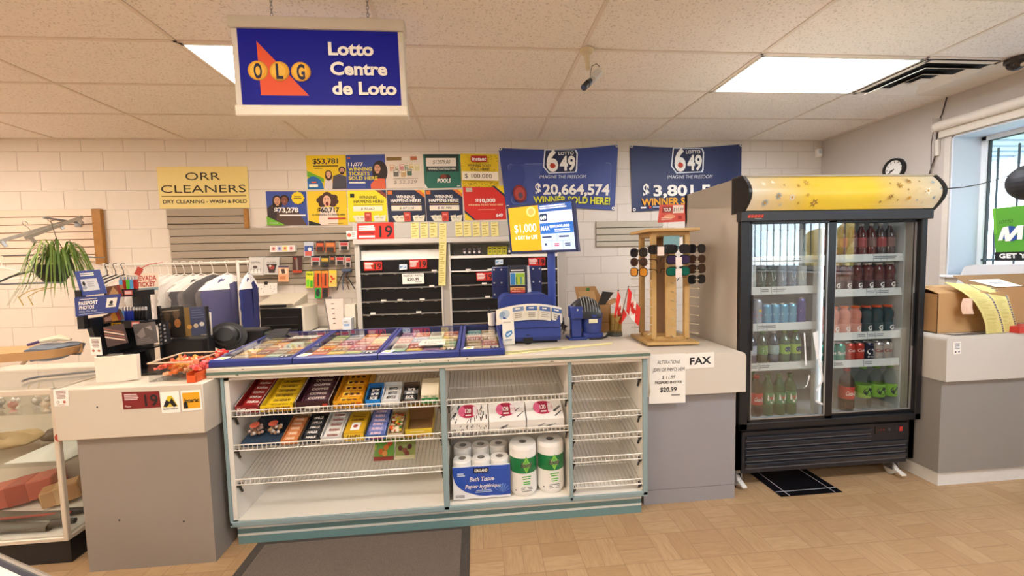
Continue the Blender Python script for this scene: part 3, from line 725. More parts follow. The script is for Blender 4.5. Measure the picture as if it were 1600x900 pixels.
sh = Sheet(mb, *q, BLU, .05)
sh.poly([(.115, .17), (.415, .86), (.12, .86)], P('e8572a'))
for i, ch in enumerate('OLG'):
    u = .112+.132*i; v = .545+.006*i
    for r, c_ in ((.062, 'c58a1c'), (.057, 'eeb12a'), (.043, 'f6c548')): sh.circ(u-(.062-r)*.25, v-(.062-r)*.3, r, P(c_))
    sh.text(ch, u, v+.095, .19, P('141a40'), al='C', bold=.055, w=(.05 if ch != 'L' else .042))
for i, (t, w) in enumerate((('Lotto', .285), ('Centre', .36), ('de Loto', .41))): sh.text(t, .555+.005*i, .335+.255*i, .165, PW, w=w, al='L', bold=.045)
mb.build('sign_face', os_)
for px in (425, 575):
    p = hy(px, 33, -2.40); m = MB()
    m.box(p.x-.04, -2.42, p.z-.012, p.x+.04, -2.38, p.z+.006, alu, .002)
    z = p.z; k = 0
    while z < ZC-.01:
        m.tube([(p.x+(.006*math.cos(a) if k % 2 else 0), -2.40+(0 if k % 2 else .006*math.cos(a)), z+.011+.012*math.sin(a)) for a in [i*PI/4 for i in range(8)]], .0018, STEEL, 5, True); z += .018; k += 1
    m.build('chain', os_)

# security camera on its ceiling bracket
sc_ = thing('security_camera', 'silver and black bullet security camera on a cream ceiling bracket', 'camera', (.75, -1.95, ZC))
p0 = Vector((.745, -1.945, ZC)); crm = M('d9ccae', .5)
m = MB(); m.lathe(p0, [(0, -.022), (.036, -.022), (.045, -.006), (.045, -.001)], crm, 18); m.cyl(p0-Vector((0, 0, .02)), p0-Vector((-.004, .02, .13)), .018, crm, .015); m.build('bracket', sc_)
a = hy(917, 132, -2.10); bq = hy(938, 111, -1.99); d = (bq-a).normalized()
m = MB(); rt = Vector((0, 0, 1)).rotation_difference(d).to_matrix(); m.obox(a.lerp(bq, .64), (.021, .021, .052), M('cfcfcf', .35, .3, .02), rt, .004); m.build('camera_body', sc_)
m = MB(); m.cyl(a-d*.035, a+d*.05, .017, BLACK, n=16); m.cyl(a-d*.045, a-d*.02, .02, BLACK, n=16); m.cyl(a+d*.0, a+d*.03, .021, DKGREY, n=16); m.cyl(a-d*.0455, a-d*.044, .015, M('3a4a6a', .1), n=16); m.build('lens', sc_)
m = MB(); m.tube([bq+Vector((0, 0, 0)), bq+Vector((.03, 0, .0)), bq+Vector((.055, .02, .04)), bq+Vector((.05, .03, .09)), (bq.x+.02, bq.y+.05, ZC-.002)], .0022, PAPER, 6)
m.tube([bq+Vector((-.005, -.01, .02)), bq+Vector((-.03, -.02, .035)), bq+Vector((-.06, -.02, .02)), bq+Vector((-.07, -.03, -.015)), a+d*.04], .002, BLACK, 6); m.build('cable', sc_)

# dome camera and air vent
dm = thing('dome_camera', 'dark dome security camera on the ceiling by the window', 'camera', (3.735, -1.90, ZC))
q = Vector((3.818, -1.955, ZC-.0045)); m = MB(); m.lathe(q, [(0, -.001), (.062, -.001), (.062, -.022), (.052, -.026), (.052, -.03)], M('3a3330', .4), 24); m.build('dome_base', dm)
m = MB(); m.lathe(q-Vector((0, 0, .026)), [(.052*math.cos(t), -.052*math.sin(t)) for t in [i*PI/16 for i in range(9)]], M('241c1a', .12), 24); m.build('dome_cover', dm)
m = MB(); m.sphere(q-Vector((.02, .05, .058)), .014, M('b9a792', .2), 10, 6); m.build('lens', dm)
vt = thing('air_vent', 'square stepped ceiling air vent beside the right ceiling light', 'air vent', (3.46, -1.63, ZC))
vx, vy, vw = GX[8]+.018, GY[2]+.018, .574
m = MB(); vm = M('e6ddd0', .5)
m.box(vx, vy, ZC-.004, vx+vw, vy+vw, ZC+.004, M('0e0e10', .8)); m.build('duct_opening', vt)
m = MB()
for (x0, y0, x1, y1) in ((vx, vy, vx+vw, vy+.03), (vx, vy+vw-.03, vx+vw, vy+vw), (vx, vy, vx+.03, vy+vw), (vx+vw-.03, vy, vx+vw, vy+vw)): m.box(x0, y0, ZC-.010, x1, y1, ZC-.0045, vm)
for o0, o1 in ((.055, .115), (.15, .215)):
    lo, hi = [(vx+o0, vy+o0), (vx+vw-o0, vy+o0), (vx+vw-o0, vy+vw-o0), (vx+o0, vy+vw-o0)], [(vx+o1, vy+o1), (vx+vw-o1, vy+o1), (vx+vw-o1, vy+vw-o1), (vx+o1, vy+vw-o1)]
    for i in range(4):
        j = (i+1) % 4; m.prism([lo[i]+(ZC-.034,), lo[j]+(ZC-.034,), hi[j]+(ZC-.007,), hi[i]+(ZC-.007,)], (0, 0, .003), vm)
m.box(vx+.232, vy+.232, ZC-.030, vx+vw-.232, vy+vw-.232, ZC-.024, vm, .003)
m.build('louvre', vt)
m = MB(); m.box(vx+vw+.02, vy-.0, ZC-.003, XW-.02, vy+vw, ZC+.004, vm); m.build('filler_panel', vt)

# dry cleaning sign
def skin(n): return P(n)
m = MB(); sh = Sheet(m, hy(244, 261, -.006), hy(386, 260, -.006), hy(390, 325, -.006), hy(250, 326, -.006), M('eed98a', .5, 0, .03), .004)
bk = P('33291a'); sh.text('ORR', .5, .32, .19, bk, w=.385); sh.text('CLEANERS', .5, .62, .19, bk, w=.94); sh.rect(.03, .695, .97, .715, P('7c6428'))
sh.text('DRY CLEANING', .27, .875, .085, bk, w=.46, bold=.02); sh.circ(.53, .845, .008, P('8b7a40')); sh.text('WASH & FOLD', .765, .875, .085, bk, w=.42, bold=.02)
m.build('wall_sign', label='pale yellow dry cleaning sign on the white block wall', cat='sign')

# ---- posters
def poster(px, mat, label, draw, Y=-.005):
    m = MB(); s = Sheet(m, *[hy(x, y, Y) for x, y in px], mat, .003); draw(s); return m.build('poster', label=label, cat='poster', group='winner posters on the block wall')
SK1, SK2, SK3 = P('d99f7c'), P('8a5740'), P('e8b596'); HR = P('2a1a14'); HR2 = P('4a2a1c')
def face(s, u, v, r, sk, hair, long=True, mouth=True, beard=False):
    k = s.W/s.H
    if long: s.ell(u, v+r*.5*k, r*1.25, r*1.75*k, hair)
    s.ell(u, v-r*.25*k, r*1.12, r*1.1*k, hair); s.rect(u-r*.35, v+r*.6*k, u+r*.35, v+r*1.35*k, sk); s.ell(u, v+r*.08*k, r*.8, r*1.05*k, sk)
    if beard: s.ell(u, v+r*.75*k, r*.7, r*.45*k, hair)
    for d_ in (-.32, .32): s.ell(u+r*d_, v-r*.1*k, r*.11, r*.09*k, INK); s.rect(u+r*(d_-.17), v-r*.36*k, u+r*(d_+.17), v-r*.29*k, hair)
    s.poly([(u-.05*r, v), (u+.05*r, v), (u+.12*r, v+.3*r*k), (u-.12*r, v+.3*r*k)], P('b97a58'))
    if mouth: s.ell(u, v+r*.58*k, r*.3, r*.17*k, P('7a2620')); s.rect(u-.2*r, v+.5*r*k, u+.2*r, v+.56*r*k, PW)
def d1(s):
    s.poly([(0, .45), (.42, .68), (.42, .80), (0, .62)], P('6fb52e')); s.poly([(0, 1), (0, .70), (.06, .64), (.15, .61), (.24, .64), (.33, .72), (.39, .84), (.41, 1)], P('2a6fb4'))
    s.text('$53,781', .48, .245, .15, INK, w=.64, bold=.02); s.lines(.17, .80, .30, .345, 1, P('6a5a18'), fill=.8, jit=0); s.lines(.2, .4, .38, .41, 1, P('6a5a18'))
    s.poly([(.42, .98), (.46, .72), (.62, .70), (.66, 1), (.42, 1)], P('e3d6cf')); s.poly([(.63, 1), (.66, .62), (.82, .56), (1, .64), (1, 1)], P('4a4850'))
    face(s, .55, .56, .075, SK3, HR2); face(s, .9, .47, .08, SK1, HR, False, True, True); s.rect(.12, .78, .24, .82, P('d2603a')); s.text('Primary', .16, .93, .07, PW, w=.25) if False else s.rrect(.05, .86, .28, .94, .02, PW)
poster([(478, 243), (540, 242), (542, 295), (481, 296)], P('f2cf22'), 'yellow and green $53,781 winner poster with a laughing couple', d1)
def d2(s):
    s.ell(.86, .5, .2, .32, HR); s.poly([(.55, 1), (.62, .86), (.75, .70), (.98, .70), (1, 1)], P('e2643c')); s.poly([(.5, 1), (.48, .82), (.6, .72), (.62, 1)], P('2f3f8c')); face(s, .8, .40, .10, SK1, HR, False)
    s.rect(.04, .08, .12, .12, P('d2603a')); s.text('11,077', .06, .33, .10, PW, w=.38, al='L', bold=.03)
    for i, (t, w) in enumerate((('WINNING', .60), ('TICKETS', .54), ('SOLD HERE', .74))): s.text(t, .06, .475+.133*i, .105, P('e9dc3c'), w=w, al='L', bold=.025)
    s.lines(.07, .48, .80, .85, 1, PW, fill=.9, jit=0)
poster([(540, 242), (601, 241), (603, 295), (542, 295)], P('3c4f9e'), 'blue poster saying 11,077 winning tickets sold here', d2)
def d3(s):
    s.rect(.02, .07, .42, .17, P('8a6a2a')); s.rect(.44, .07, .64, .17, P('efe7da')); s.rect(.66, .06, .83, .17, P('b9683c'))
    for i, (u, v, c_) in enumerate(((.1, .3, 'd8a98c'), (.25, .36, '7c7258'), (.36, .29, 'cf8e8a'), (.5, .33, '5e7a58'), (.62, .29, 'd7c07c'), (.76, .3, 'd9cf9c'), (.2, .46, '6d675e'), (.55, .44, '4f6a56'), (.4, .48, 'c9a878'))):
        s.rect(u-.02, v-.01, u+.16, v+.21, P('f1e9dc')); s.rect(u, v, u+.14, v+.2, P(c_)); s.rect(u+.02, v+.02, u+.12, v+.06, P('efe3c8'))
    s.lines(.2, .85, .72, .75, 1, P('9a8f82'), jit=0); s.text('$ 52,329', .5, .88, .10, P('9a8f86'), w=.6, slant=.2)
poster([(602, 242), (661, 241), (663, 293), (604, 294)], P('e9dccd'), 'pale handwritten winner poster showing many small scratch tickets', d3)
def d4(s):
    s.rect(.05, .0, .95, .52, P('17322c')); s.rect(.07, .11, .88, .36, P('f2e9df')); s.text('$12079.00', .48, .28, .11, INK, w=.46, slant=.2); s.text('WINNING TICKET SOLD HERE', .49, .46, .06, PW, w=.74, bold=.02)
    s.poly([(.38, .72), (.5, .6), (.68, .6), (.72, .72)], P('3a1a18')); s.ell(.52, .66, .09, .06, P('8a3a2a')); s.text('POOLS', .53, .84, .115, PW, w=.36, bold=.04, slant=.1); s.poly([(0, .86), (.08, 1), (0, 1)], PW); s.rect(.88, .93, .97, .97, P('cfd8d0'))
poster([(661, 241), (719, 241), (721, 293), (664, 294)], P('1f6a58'), 'dark green winner poster with a handwritten white strip', d4)
def d5(s):
    for i in range(90): s.rect(u := R.random()*.97, v := R.choice([R.uniform(0, .5), R.uniform(.86, .98)]), u+.02, v+.02, (P('2a2a1a'), P('c9a018'), P('b98a20'))[i % 3])
    s.rrect(.27, .08, .70, .27, .04, P('b3241c')); s.text('Instant', .485, .225, .10, PW, w=.36, bold=.03, slant=.2); s.text('WINNING TICKET', .49, .41, .075, P('3a3420'), w=.62, bold=.02); s.text('SOLD HERE!', .5, .52, .075, P('3a3420'), w=.5, bold=.02)
    s.rect(.02, .56, .98, .82, P('f2e6cf')); s.text('$ 100,000', .45, .75, .13, P('3a2c24'), w=.72)
poster([(719, 240), (778, 241), (780, 293), (722, 292)], P('eccb1e'), 'yellow confetti poster handwritten with $100,000', d5)
def d6(s):
    s.poly([(.0, .5), (.18, .35), (.34, .95), (.1, 1), (0, 1)], P('3d3030')); s.poly([(.2, 1), (.25, .6), (.5, .45), (.78, .6), (.98, 1)], P('5c463c')); face(s, .27, .27, .10, SK1, HR); face(s, .46, .26, .10, SK2, HR, False)
    for i in range(12): a = PI*i/6; s.circ(.80+.135*math.cos(a), .20+.155*math.sin(a), .028, PY)
    s.circ(.80, .20, .15, PY); s.lines(.70, .90, .15, .25, 2, P('6a5a18'), jit=.1, center=True)
    s.text('$73,278', .5, .62, .14, PW, w=.60, bold=.04); s.lines(.32, .98, .69, .735, 1, PW, fill=.9, jit=0); s.poly([(0, .74), (.46, 1), (0, 1)], P('76b832')); s.lines(.06, .28, .93, .96, 1, PW)
poster([(415, 299), (478, 299), (481, 352), (419, 352)], P('3d55a4'), 'blue $73,278 winner poster at the left end of the lower row', d6)
def d7(s):
    for u, v, r in ((.5, .17, .13), (.38, .24, .11), (.62, .22, .11), (.70, .19, .07), (.29, .27, .07), (.36, .38, .09), (.64, .36, .10), (.72, .31, .07)): s.circ(u, v, r, HR2)
    s.poly([(.26, .8), (.34, .47), (.66, .47), (.76, .8), (.74, 1), (.26, 1)], P('efdccc')); s.ell(.49, .29, .10, .16, SK3)
    for d_ in (-.04, .04): s.ell(.49+d_, .23, .018, .02, INK)
    s.ell(.495, .375, .04, .06, P('7a2016')); s.text('$60,717', .52, .625, .14, INK, w=.56, bold=.04); s.text('IN WINNINGS TO SHARE HERE', .52, .725, .05, INK, w=.84, bold=.02); s.rect(.5, .79, .95, .84, P('c0452e'))
    s.poly([(0, .86), (.3, .97), (.32, 1), (0, 1)], INK); s.lines(.5, .9, .95, .98, 1, P('8a7620'))
poster([(480, 299), (541, 298), (544, 351), (483, 352)], P('f0cb28'), 'yellow $60,717 winner poster with an amazed curly-haired woman', d7)
def tickets(s):
    for i, (u, a) in enumerate(((.2, .09), (.3, .05), (.68, .03), (.8, -.03))): s.poly([(u-a, .82), (u+.15-a, .79), (u+.15, 1), (u, 1)], P('ece4cf')); s.rect(u+.02, .86, u+.11, .89, P('b9b19a')); s.rect(u+.03, .91, u+.1, .93, P('c9c1aa'))
    s.rect(.42, .70, .60, .99, P('cf4a3c')); s.rect(.46, .76, .56, .80, P('e79a86')); s.ell(.51, .9, .05, .06, P('b93a30'))
def d8(s):
    s.poly([(.72, 0), (1, 0), (1, .26)], P('8a3a2a')); s.poly([(.86, 0), (1, 0), (1, .14)], P('1d2850')); s.rect(.06, .10, .17, .22, INK); s.text('WINNING', .52, .27, .10, INK, w=.46, bold=.01); s.text('HAPPENS HERE!', .54, .40, .10, INK, w=.78, bold=.01); s.rect(.14, .45, .92, .465, P('7a6a10'))
    s.rect(.13, .50, .89, .66, P('f6f0da')); s.text('$ 93,663', .5, .62, .075, P('3a3628'), w=.34, slant=.25); tickets(s)
poster([(543, 298), (603, 297), (605, 346), (545, 347)], P('f4e41c'), 'bright yellow winning happens here poster with $93,663', d8)
def d9(num):
    def f_(s):
        s.poly([(.74, 0), (1, 0), (1, .24)], P('e0761e')); s.poly([(.88, 0), (1, 0), (1, .13)], PY); s.rect(.02, .02, .14, .14, P('e0761e')); s.text('WINNING', .49, .26, .10, PW, w=.48, bold=.03); s.text('HAPPENS HERE!', .49, .38, .10, PW, w=.80, bold=.03); s.rect(.1, .43, .9, .445, P('d2a526'))
        s.rect(.1, .49, .9, .65, P('f2ead8')); s.text(num, .5, .605, .075, INK, w=.38, slant=.25); tickets(s)
    return f_
poster([(604, 297), (663, 297), (666, 346), (607, 347)], P('1c2545'), 'navy winning happens here poster with $87,330', d9('$ 87,330'))
poster([(664, 297), (722, 296), (724, 346), (667, 346)], P('1c2545'), 'navy winning happens here poster with $81,986', d9('$ 81,986'))
def d10(s):
    s.poly([(.7, 0), (1, 0), (1, .3)], PY); s.poly([(.7, 0), (.76, 0), (1, .26), (1, .34)], P('22304f')); s.poly([(0, .78), (.24, 1), (0, 1)], PY); s.poly([(0, .70), (0, .78), (.2, 1), (.26, 1)], P('22304f'))
    s.rect(.07, .05, .22, .17, P('c9b9a9')); s.text('$10,000', .52, .48, .11, PW, w=.48, bold=.04); s.text('WINNING TICKET SOLD HERE', .52, .58, .05, P('f4d9a0'), w=.84, bold=.02); s.lines(.33, .75, .69, .72, 1, P('f0a08a'), jit=0); s.text('649', .84, .92, .1, PW, w=.16, bold=.04)
poster([(723, 291), (788, 290), (791, 343), (727, 344)], P('d82a20'), 'red $10,000 winner poster with a yellow corner', d10)

# ---- two lottery banners pinned by their eyelets
def banner(px, mat, label, money, word, wcol, card):
    m = MB(); cs = [hy(x, y, -.012) for x, y in px]
    def bul(u, v): return Vector((0, -.012*math.sin(3*PI*u+1.3*v)**2*(1-abs(2*v-1))-.006*(1-abs(2*u-1)), -.035*math.sin(PI*u)*(1-v)+(.02*math.sin(PI*u)*v)))
    s = Sheet(m, *cs, mat, .002, bul, 20, 10, gap=.0012)
    if card: s.rrect(.055, .26, .95, .93, .03, P('6f7fb4'), 1); s.rrect(.058, .27, .947, .922, .028, P('44559a'), 2)
    s.k = 3
    s.poly([(.375, .0), (.64, .02), (.655, .08), (.65, .36), (.64, .40), (.40, .42), (.355, .30)], P('dfe6f2')); s.poly([(.385, .02), (.63, .03), (.642, .09), (.637, .35), (.628, .385), (.405, .40), (.366, .29)], P('1a2248'))
    s.text('LOTTO', .555, .10, .055, PW, w=.13, bold=.02); s.text('6', .435, .37, .36, PW, w=.10, bold=.05); s.circ(.437, .285, .024, P('c8402a')); s.text('49', .565, .36, .24, PW, w=.135, bold=.05)
    s.text('IMAGINE THE FREEDOM', .52, .50, .055, P('dfe4ee'), w=.40, slant=.15)
    s.text(money[0], .30 if card else .125, .78, .20, PW, w=.05 if card else .055, bold=.05); s.text(money[1], .64 if card else .54, .77, .17, PW, w=.60 if card else .70, bold=.05)
    s.text(word, .60 if card else .48, .915, .11, wcol, w=.70 if card else .80, bold=.04)
    if card: s.ell(.135, .76, .06, .15, P('8a2a2a')); s.ell(.135, .76, .045, .11, P('b4463e')); s.ell(.14, .79, .02, .05, P('5a4a5a')); s.rect(.08, .88, .19, .89, P('2a3050'))
    else: s.rect(.07, .935, .12, .96, PW); s.circ(.155, .945, .012, P('c8402a')); s.rect(.18, .935, .28, .96, P('9aa4c4'))
    t = m.build('banner', label=label, cat='banner', group='lottery banners on the back wall')
    for q in (0, 1, 2, 3):
        g = MB(); p = s.P((.012, .988, .985, .015)[q], (.02, .02, .97, .97)[q], 8)
        g.lathe(p+Vector((0, .0, 0)), [(.009, 0), (.018, .001), (.018, .004), (.009, .004)], M('e6e2da', .3, .3, 0), 14, (0, -1, 0)); g.build('eyelet', t)
banner([(779, 231), (966, 226), (960, 329), (791, 326)], M('34468f', .5, 0, .06, 0, 3), 'blue lottery banner announcing a $20,664,574 winner', ('$', '20,664,574'), 'WINNER SOLD HERE!', P('dfe23a'), True)
banner([(984, 227), (1159, 225), (1157, 330), (988, 331)], M('27335f', .5, 0, .08, 0, 3), 'navy lottery banner partly hidden behind the drinks cooler', ('$', '3,801,542'), 'WINNER SOLD HERE!', P('e8a62a'), False)

# ---- wall clock, alarm sensor, window things
ck = thing('wall_clock', 'round black wall clock on the side wall above the cooler', 'clock', (XW, -.88, 2.2))
p = Vector((XW-.002, -.875, 2.265)); m = MB(); m.lathe(p, [(0, .001), (.105, .001), (.105, .03), (.088, .034), (.085, .016)], BLACK, 32, (-1, 0, 0)); m.build('clock_rim', ck)
m = MB(); m.lathe(p, [(0, .014), (.087, .014)], PAPER, 32, (-1, 0, 0)); 
for i in range(12):
    a = PI*i/6; c_ = p+Vector((-.0145, .07*math.sin(a), .07*math.cos(a))); m.obox(c_, (.0005, .003, .006), INK, Matrix.Rotation(-a, 3, 'X'))
m.build('clock_dial', ck)
m = MB()
for a, L in ((-1.9, .05), (-2.15, .065)): m.obox(p+Vector((-.016, -math.sin(a)*L/2, -.0+math.cos(a)*L/2)), (.001, .004, L/2), INK, Matrix.Rotation(a, 3, 'X'))
m.build('clock_hand', ck)
m = MB(); m.box(4.03, -.045, 2.60, 4.09, -.002, 2.69, PAPER, .006); m.box(4.045, -.05, 2.635, 4.075, -.045, 2.675, M('c9d2da', .2)); m.build('alarm_sensor', label='small white alarm sensor high in the corner of the back wall', cat='sensor')
# roller blind
rb = thing('roller_blind', 'rolled cream roller blind over the window', 'blind', (XW-.06, -2.3, 2.48))
m = MB(); m.cyl((XW-.055, -1.262, 2.545), (XW-.055, -3.3, 2.545), .04, M('e0d6c8', .6, 0, .02), n=20); m.build('blind_roll', rb)
m = MB(); m.box(XW-.10, -1.262, 2.50, XW-.003, -1.255, 2.62, M('d6ccbe', .5), .002); m.build('blind_bracket', rb)
m = MB(); m.box(XW-.035, -3.3, 2.445, XW-.028, -1.268, 2.51, M('d9cfc0', .7)); m.build('blind_fabric', rb)
m = MB(); m.tube([(XW-.06, -1.25, 2.56), (XW-.075, -1.245, 2.40), (XW-.06, -1.24, 2.05), (XW-.055, -1.235, 1.95)], .004, M('5a4a42', .6), 6); m.build('blind_cord', rb)
m = MB(); pts = [(XW-.01, -1.30, 2.785), (XW-.012, -1.27, 2.65), (XW-.02, -1.25, 2.60), (XW-.01, -1.225, 2.30), (XW-.03, -1.2, 2.15), (XW-.012, -1.19, 1.97)]
m.tube(pts, .005, M('4a3d37', .6), 6); m.build('wall_cable', label='dark cable running down the side wall from the ceiling by the blind', cat='cable')
m = MB(); m.box(XW-.03, -1.262, 2.30, XW-.003, -1.235, 2.44, M('e4dccf', .5), .004); m.build('cable_box', label='small pale cable box on the side wall below the blind', cat='cable box')
a = hx(1478, 273, 2.80)+Vector((0, .0, 0)); m = MB(); q0 = Vector((2.79, -2.0, 1.93)); q1 = Vector((XW+.2, -1.75, 2.10))
m.tube([q0+(q1-q0)*t+Vector((0, 0, -.10*math.sin(PI*t))) for t in [i/10 for i in range(11)]]+[(XW+.262, -1.9, 2.14)], .004, M('3a3a40', .5), 6); m.build('power_cord', label='thin dark cord strung from the cooler top to the window', cat='cord')
# poster hanging in the window
m = MB(); X = XW+.1; cs = [hx(1551, 326, X), hx(1551, 326, X)+Vector((0, -.62, -.0)), hx(1556, 407, X)+Vector((0, -.60, -.0)), hx(1556, 407, X)]
G1 = M('5aa832', .5, 0, .04); s = Sheet(m, *cs, G1, .002, lambda u, v: Vector((-.006*math.sin(PI*u*2), 0, 0)), 8, 4, gap=.001)
s.poly([(0, 0), (1, 0), (1, .3), (0, .5)], P('74bf3a')); s.text('LOTTO', .13, .30, .06, P('1f3a12'), w=.14, slant=.3); s.circ(.17, .50, .10, P('2a4f9c')); s.circ(.32, .5, .09, P('3a8a4a')); s.poly([(.04, .62), (.10, .38), (.16, .36), (.17, .52), (.25, .36), (.31, .36), (.29, .62), (.24, .62), (.25, .48), (.17, .64), (.12, .64), (.115, .5), (.09, .62)], PW)
s.text('AX', .44, .62, .22, PW, w=.22, bold=.05, slant=.1); s.rect(0, .84, 1, 1, INK); s.text('GET YOUR TICKETS', .5, .955, .085, PW, w=.9, bold=.04)
m.build('window_poster', label='green lottery poster hanging inside the window', cat='poster')
# round dark hanging shade by the window edge
ls_ = thing('pendant_lamp', 'round dark hanging lamp in front of the window at the picture edge', 'lamp', (3.6, -2.2, 1.8)); c_ = hx(1614, 284, 3.6); m = MB(); m.lathe(c_, [(.12*math.sin(t), -.12*math.cos(t)) for t in [i*PI/14 for i in range(15)]], M('1e1e22', .6), 22); m.build('lamp_shade', ls_)
m = MB(); m.cyl(c_+Vector((0, 0, .115)), (c_.x, c_.y, ZC-.006), .003, BLACK, n=6); m.build('cord', ls_)

# ================================================================ GOODS ON THE WIRE SHELVES
YSF, YSB = -2.415, -2.085
def spt(zf, x, t, up=0.0):                      # a point over a sloping wire shelf; t runs from its front (0) to its back (1)
    return Vector((x, YSF+(YSB-YSF)*t, zf+SL*(t*(YSB-YSF)+.01)/.35+.004+up))
SLR = Matrix.Rotation(math.atan2(SL, .35), 3, 'X')
def xpx(x, y, Y=-2.40): return hy(x, y, Y).x
def on_shelf(zf, x, t, lift=0.0): return spt(zf, x, t)+SLR @ Vector((0, 0, lift))

def wrapper(mb, c, L, dp, h, mat, rot, seal=None):
    """a crimped bar wrapper lying across: length L along x"""
    c = Vector(c); n = 10
    def sec(x, k, kd):
        return [c + rot @ Vector((x, dp/2*kd*math.cos(2*PI*i/n), h/2*k*math.sin(2*PI*i/n))) for i in range(n)]
    rings = [sec(-L/2, .12, 1), sec(-L*.43, .15, .98), sec(-L*.36, .95, .95), sec(L*.36, .95, .95), sec(L*.43, .15, .98), sec(L/2, .12, 1)]
    for a in range(5):
        vs = rings[a]+rings[a+1]; mb.add(vs, [(i, (i+1) % n, n+(i+1) % n, n+i)[::-1] for i in range(n)], mat if a in (1, 2, 3) else (seal or mat), True)
    mb.add(rings[0]+rings[5], [tuple(range(n)), tuple(range(2*n-1, n-1, -1))], seal or mat)

def tray_box(name, label, zf, x0, x1, t0, t1, hf, hb, out, inn, front=None, lid=None, cat='box', group=None, lip=None):
    """an open display carton lying on a sloping shelf"""
    t = thing(name, label, cat, spt(zf, (x0+x1)/2, t0), group)
    a, b_, c_, d_ = spt(zf, x0, t0), spt(zf, x1, t0), spt(zf, x1, t1), spt(zf, x0, t1)
    up = SLR @ Vector((0, 0, 1)); w = .003; fwd = SLR @ Vector((0, 1, 0))
    m = MB(); m.prism([a, b_, c_, d_], up*.003, inn)
    for p, q in ((a, d_), (b_, c_)):
        s_ = Vector((w if p is a else -w, 0, 0)); m.prism([p, q, q+up*hb, p+up*hf], s_, out, inn)
    m.prism([d_, c_, c_+up*hb, d_+up*hb], -fwd*w, inn); m.prism([a, b_, b_+up*(lip if lip is not None else hf), a+up*(lip if lip is not None else hf)], fwd*w, out)
    if lid: m.prism([d_+up*hb, c_+up*hb, c_+up*(hb+lid)+fwd*.02, d_+up*(hb+lid)+fwd*.02], -fwd*w, inn)
    m.build('carton', t)
    if front:
        f = MB(); hh = lip if lip is not None else hf
        s_ = Sheet(f, a+up*hh-fwd*.001, b_+up*hh-fwd*.001, b_-fwd*.001, a-fwd*.001, None); front(s_); f.build('printed_front', t)
    return t
def bars(name, label, cat, group, zf, x0, x1, ts, mat, txt, ink, seal=None, hgt=.02, dp=.036, terr=.0, base=.008, mats=None, band_=None):
    first = None
    for k, t in enumerate(ts):
        m = MB(); L = x1-x0-.014; c = on_shelf(zf, (x0+x1)/2+R.uniform(-.002, .002), t, base+hgt/2+terr*k); rot = SLR @ Matrix.Rotation(.35 if terr else .12, 3, 'X')
        mm = mats[k % len(mats)] if mats else mat
        wrapper(m, c, L, dp, hgt, mm, rot, seal)
        up, bk_ = rot @ Vector((0, 0, 1)), rot @ Vector((0, 1, 0)); X = Vector((1, 0, 0))
        def face_at(u0, u1):
            e = .9
            return [c+X*u0*L/2+up*(hgt*.52)+bk_*dp*.2, c+X*u1*L/2+up*(hgt*.52)+bk_*dp*.2, c+X*u1*L/2+up*(hgt*.40)-bk_*dp*.36, c+X*u0*L/2+up*(hgt*.40)-bk_*dp*.36]
        s_ = Sheet(m, *[p+up*.0012 for p in face_at(-.66, .66)], None)
        if band_: s_.rect(.0, .12, .34, .9, band_)
        if txt: s_.text(txt, .5, .82, .62, ink, w=.86, bold=.04, slant=.12)
        m.build(name, label=label, cat=cat, group=group)

ZT_, ZM_, ZL_ = .695, .517, .335
KIT = M('b3201f', .35, 0, .08); YEL = M('f0cf1e', .35, 0, .06); DKB = M('3a1a1e', .4, 0, .08); PUR = M('4a2348', .35, 0, .08); AMB = M('eaa81e', .35, 0, .08)
CARD = M('9b8f80', .7, 0, .05); LCARD = M('d8d0c8', .7, 0, .04); BCARD = M('8a6a48', .7, 0, .06)
B_ = [(xpx(371, 655), xpx(408, 652)), (xpx(410, 652), xpx(461, 648)), (xpx(464, 648), xpx(517, 645)), (xpx(522, 644), xpx(569, 642))]
tray_box('candy_box', 'red open carton of chocolate bars at the left end of the top wire shelf', ZT_, *B_[0], .02, .97, .045, .088, M('8f1d20', .5), LCARD, lambda s: (s.text('KitKat', .32, .8, .55, PW, w=.5, bold=.03, slant=.15), s.lines(.62, .95, .35, .75, 2, P('f0b8a8'))))
bars('chocolate_bar', 'red-wrapped chocolate bar in the red carton on the top shelf', 'chocolate bar', 'bars in the red carton', ZT_, *B_[0], [.10, .21, .32, .43, .54, .65, .76], KIT, 'KitKat', PW, M('8a1618', .4), terr=.006)
tray_box('candy_box', 'yellow open carton of chocolate bars between red and dark brown cartons', ZT_, *B_[1], .02, .97, .04, .088, YEL, CARD, lambda s: (s.text('OH HENRY!', .5, .85, .6, P('7a2a18'), w=.8, bold=.04), s.poly([(0, 0), (.2, .5), (0, .9)], PY)))
bars('chocolate_bar', 'yellow-wrapped chocolate bar in the yellow carton on the top shelf', 'chocolate bar', 'bars in the yellow carton', ZT_, *B_[1], [.10, .21, .32, .43, .54, .65, .76], YEL, 'OH HENRY!', P('54240f'), P('c9a414'), terr=.006)
tray_box('candy_box', 'dark brown open carton of purple-brown chocolate bars on the top shelf', ZT_, *B_[2], .02, .97, .05, .092, DKB, LCARD, lambda s: (s.rect(.3, .5, .72, .85, P('e4d9cf')), s.text('CRUNCHY', .51, .76, .22, DKB, w=.36), s.rect(.8, .3, .95, .6, P('c33a28'))))
bars('chocolate_bar', 'dark purple-wrapped chocolate bar in the brown carton on the top shelf', 'chocolate bar', 'bars in the brown carton', ZT_, *B_[2], [.12, .22, .32, .42, .52, .62, .72, .82], M('4b2536', .35, 0, .1), 'COFFEE', P('e8d8d2'), None, terr=.007)
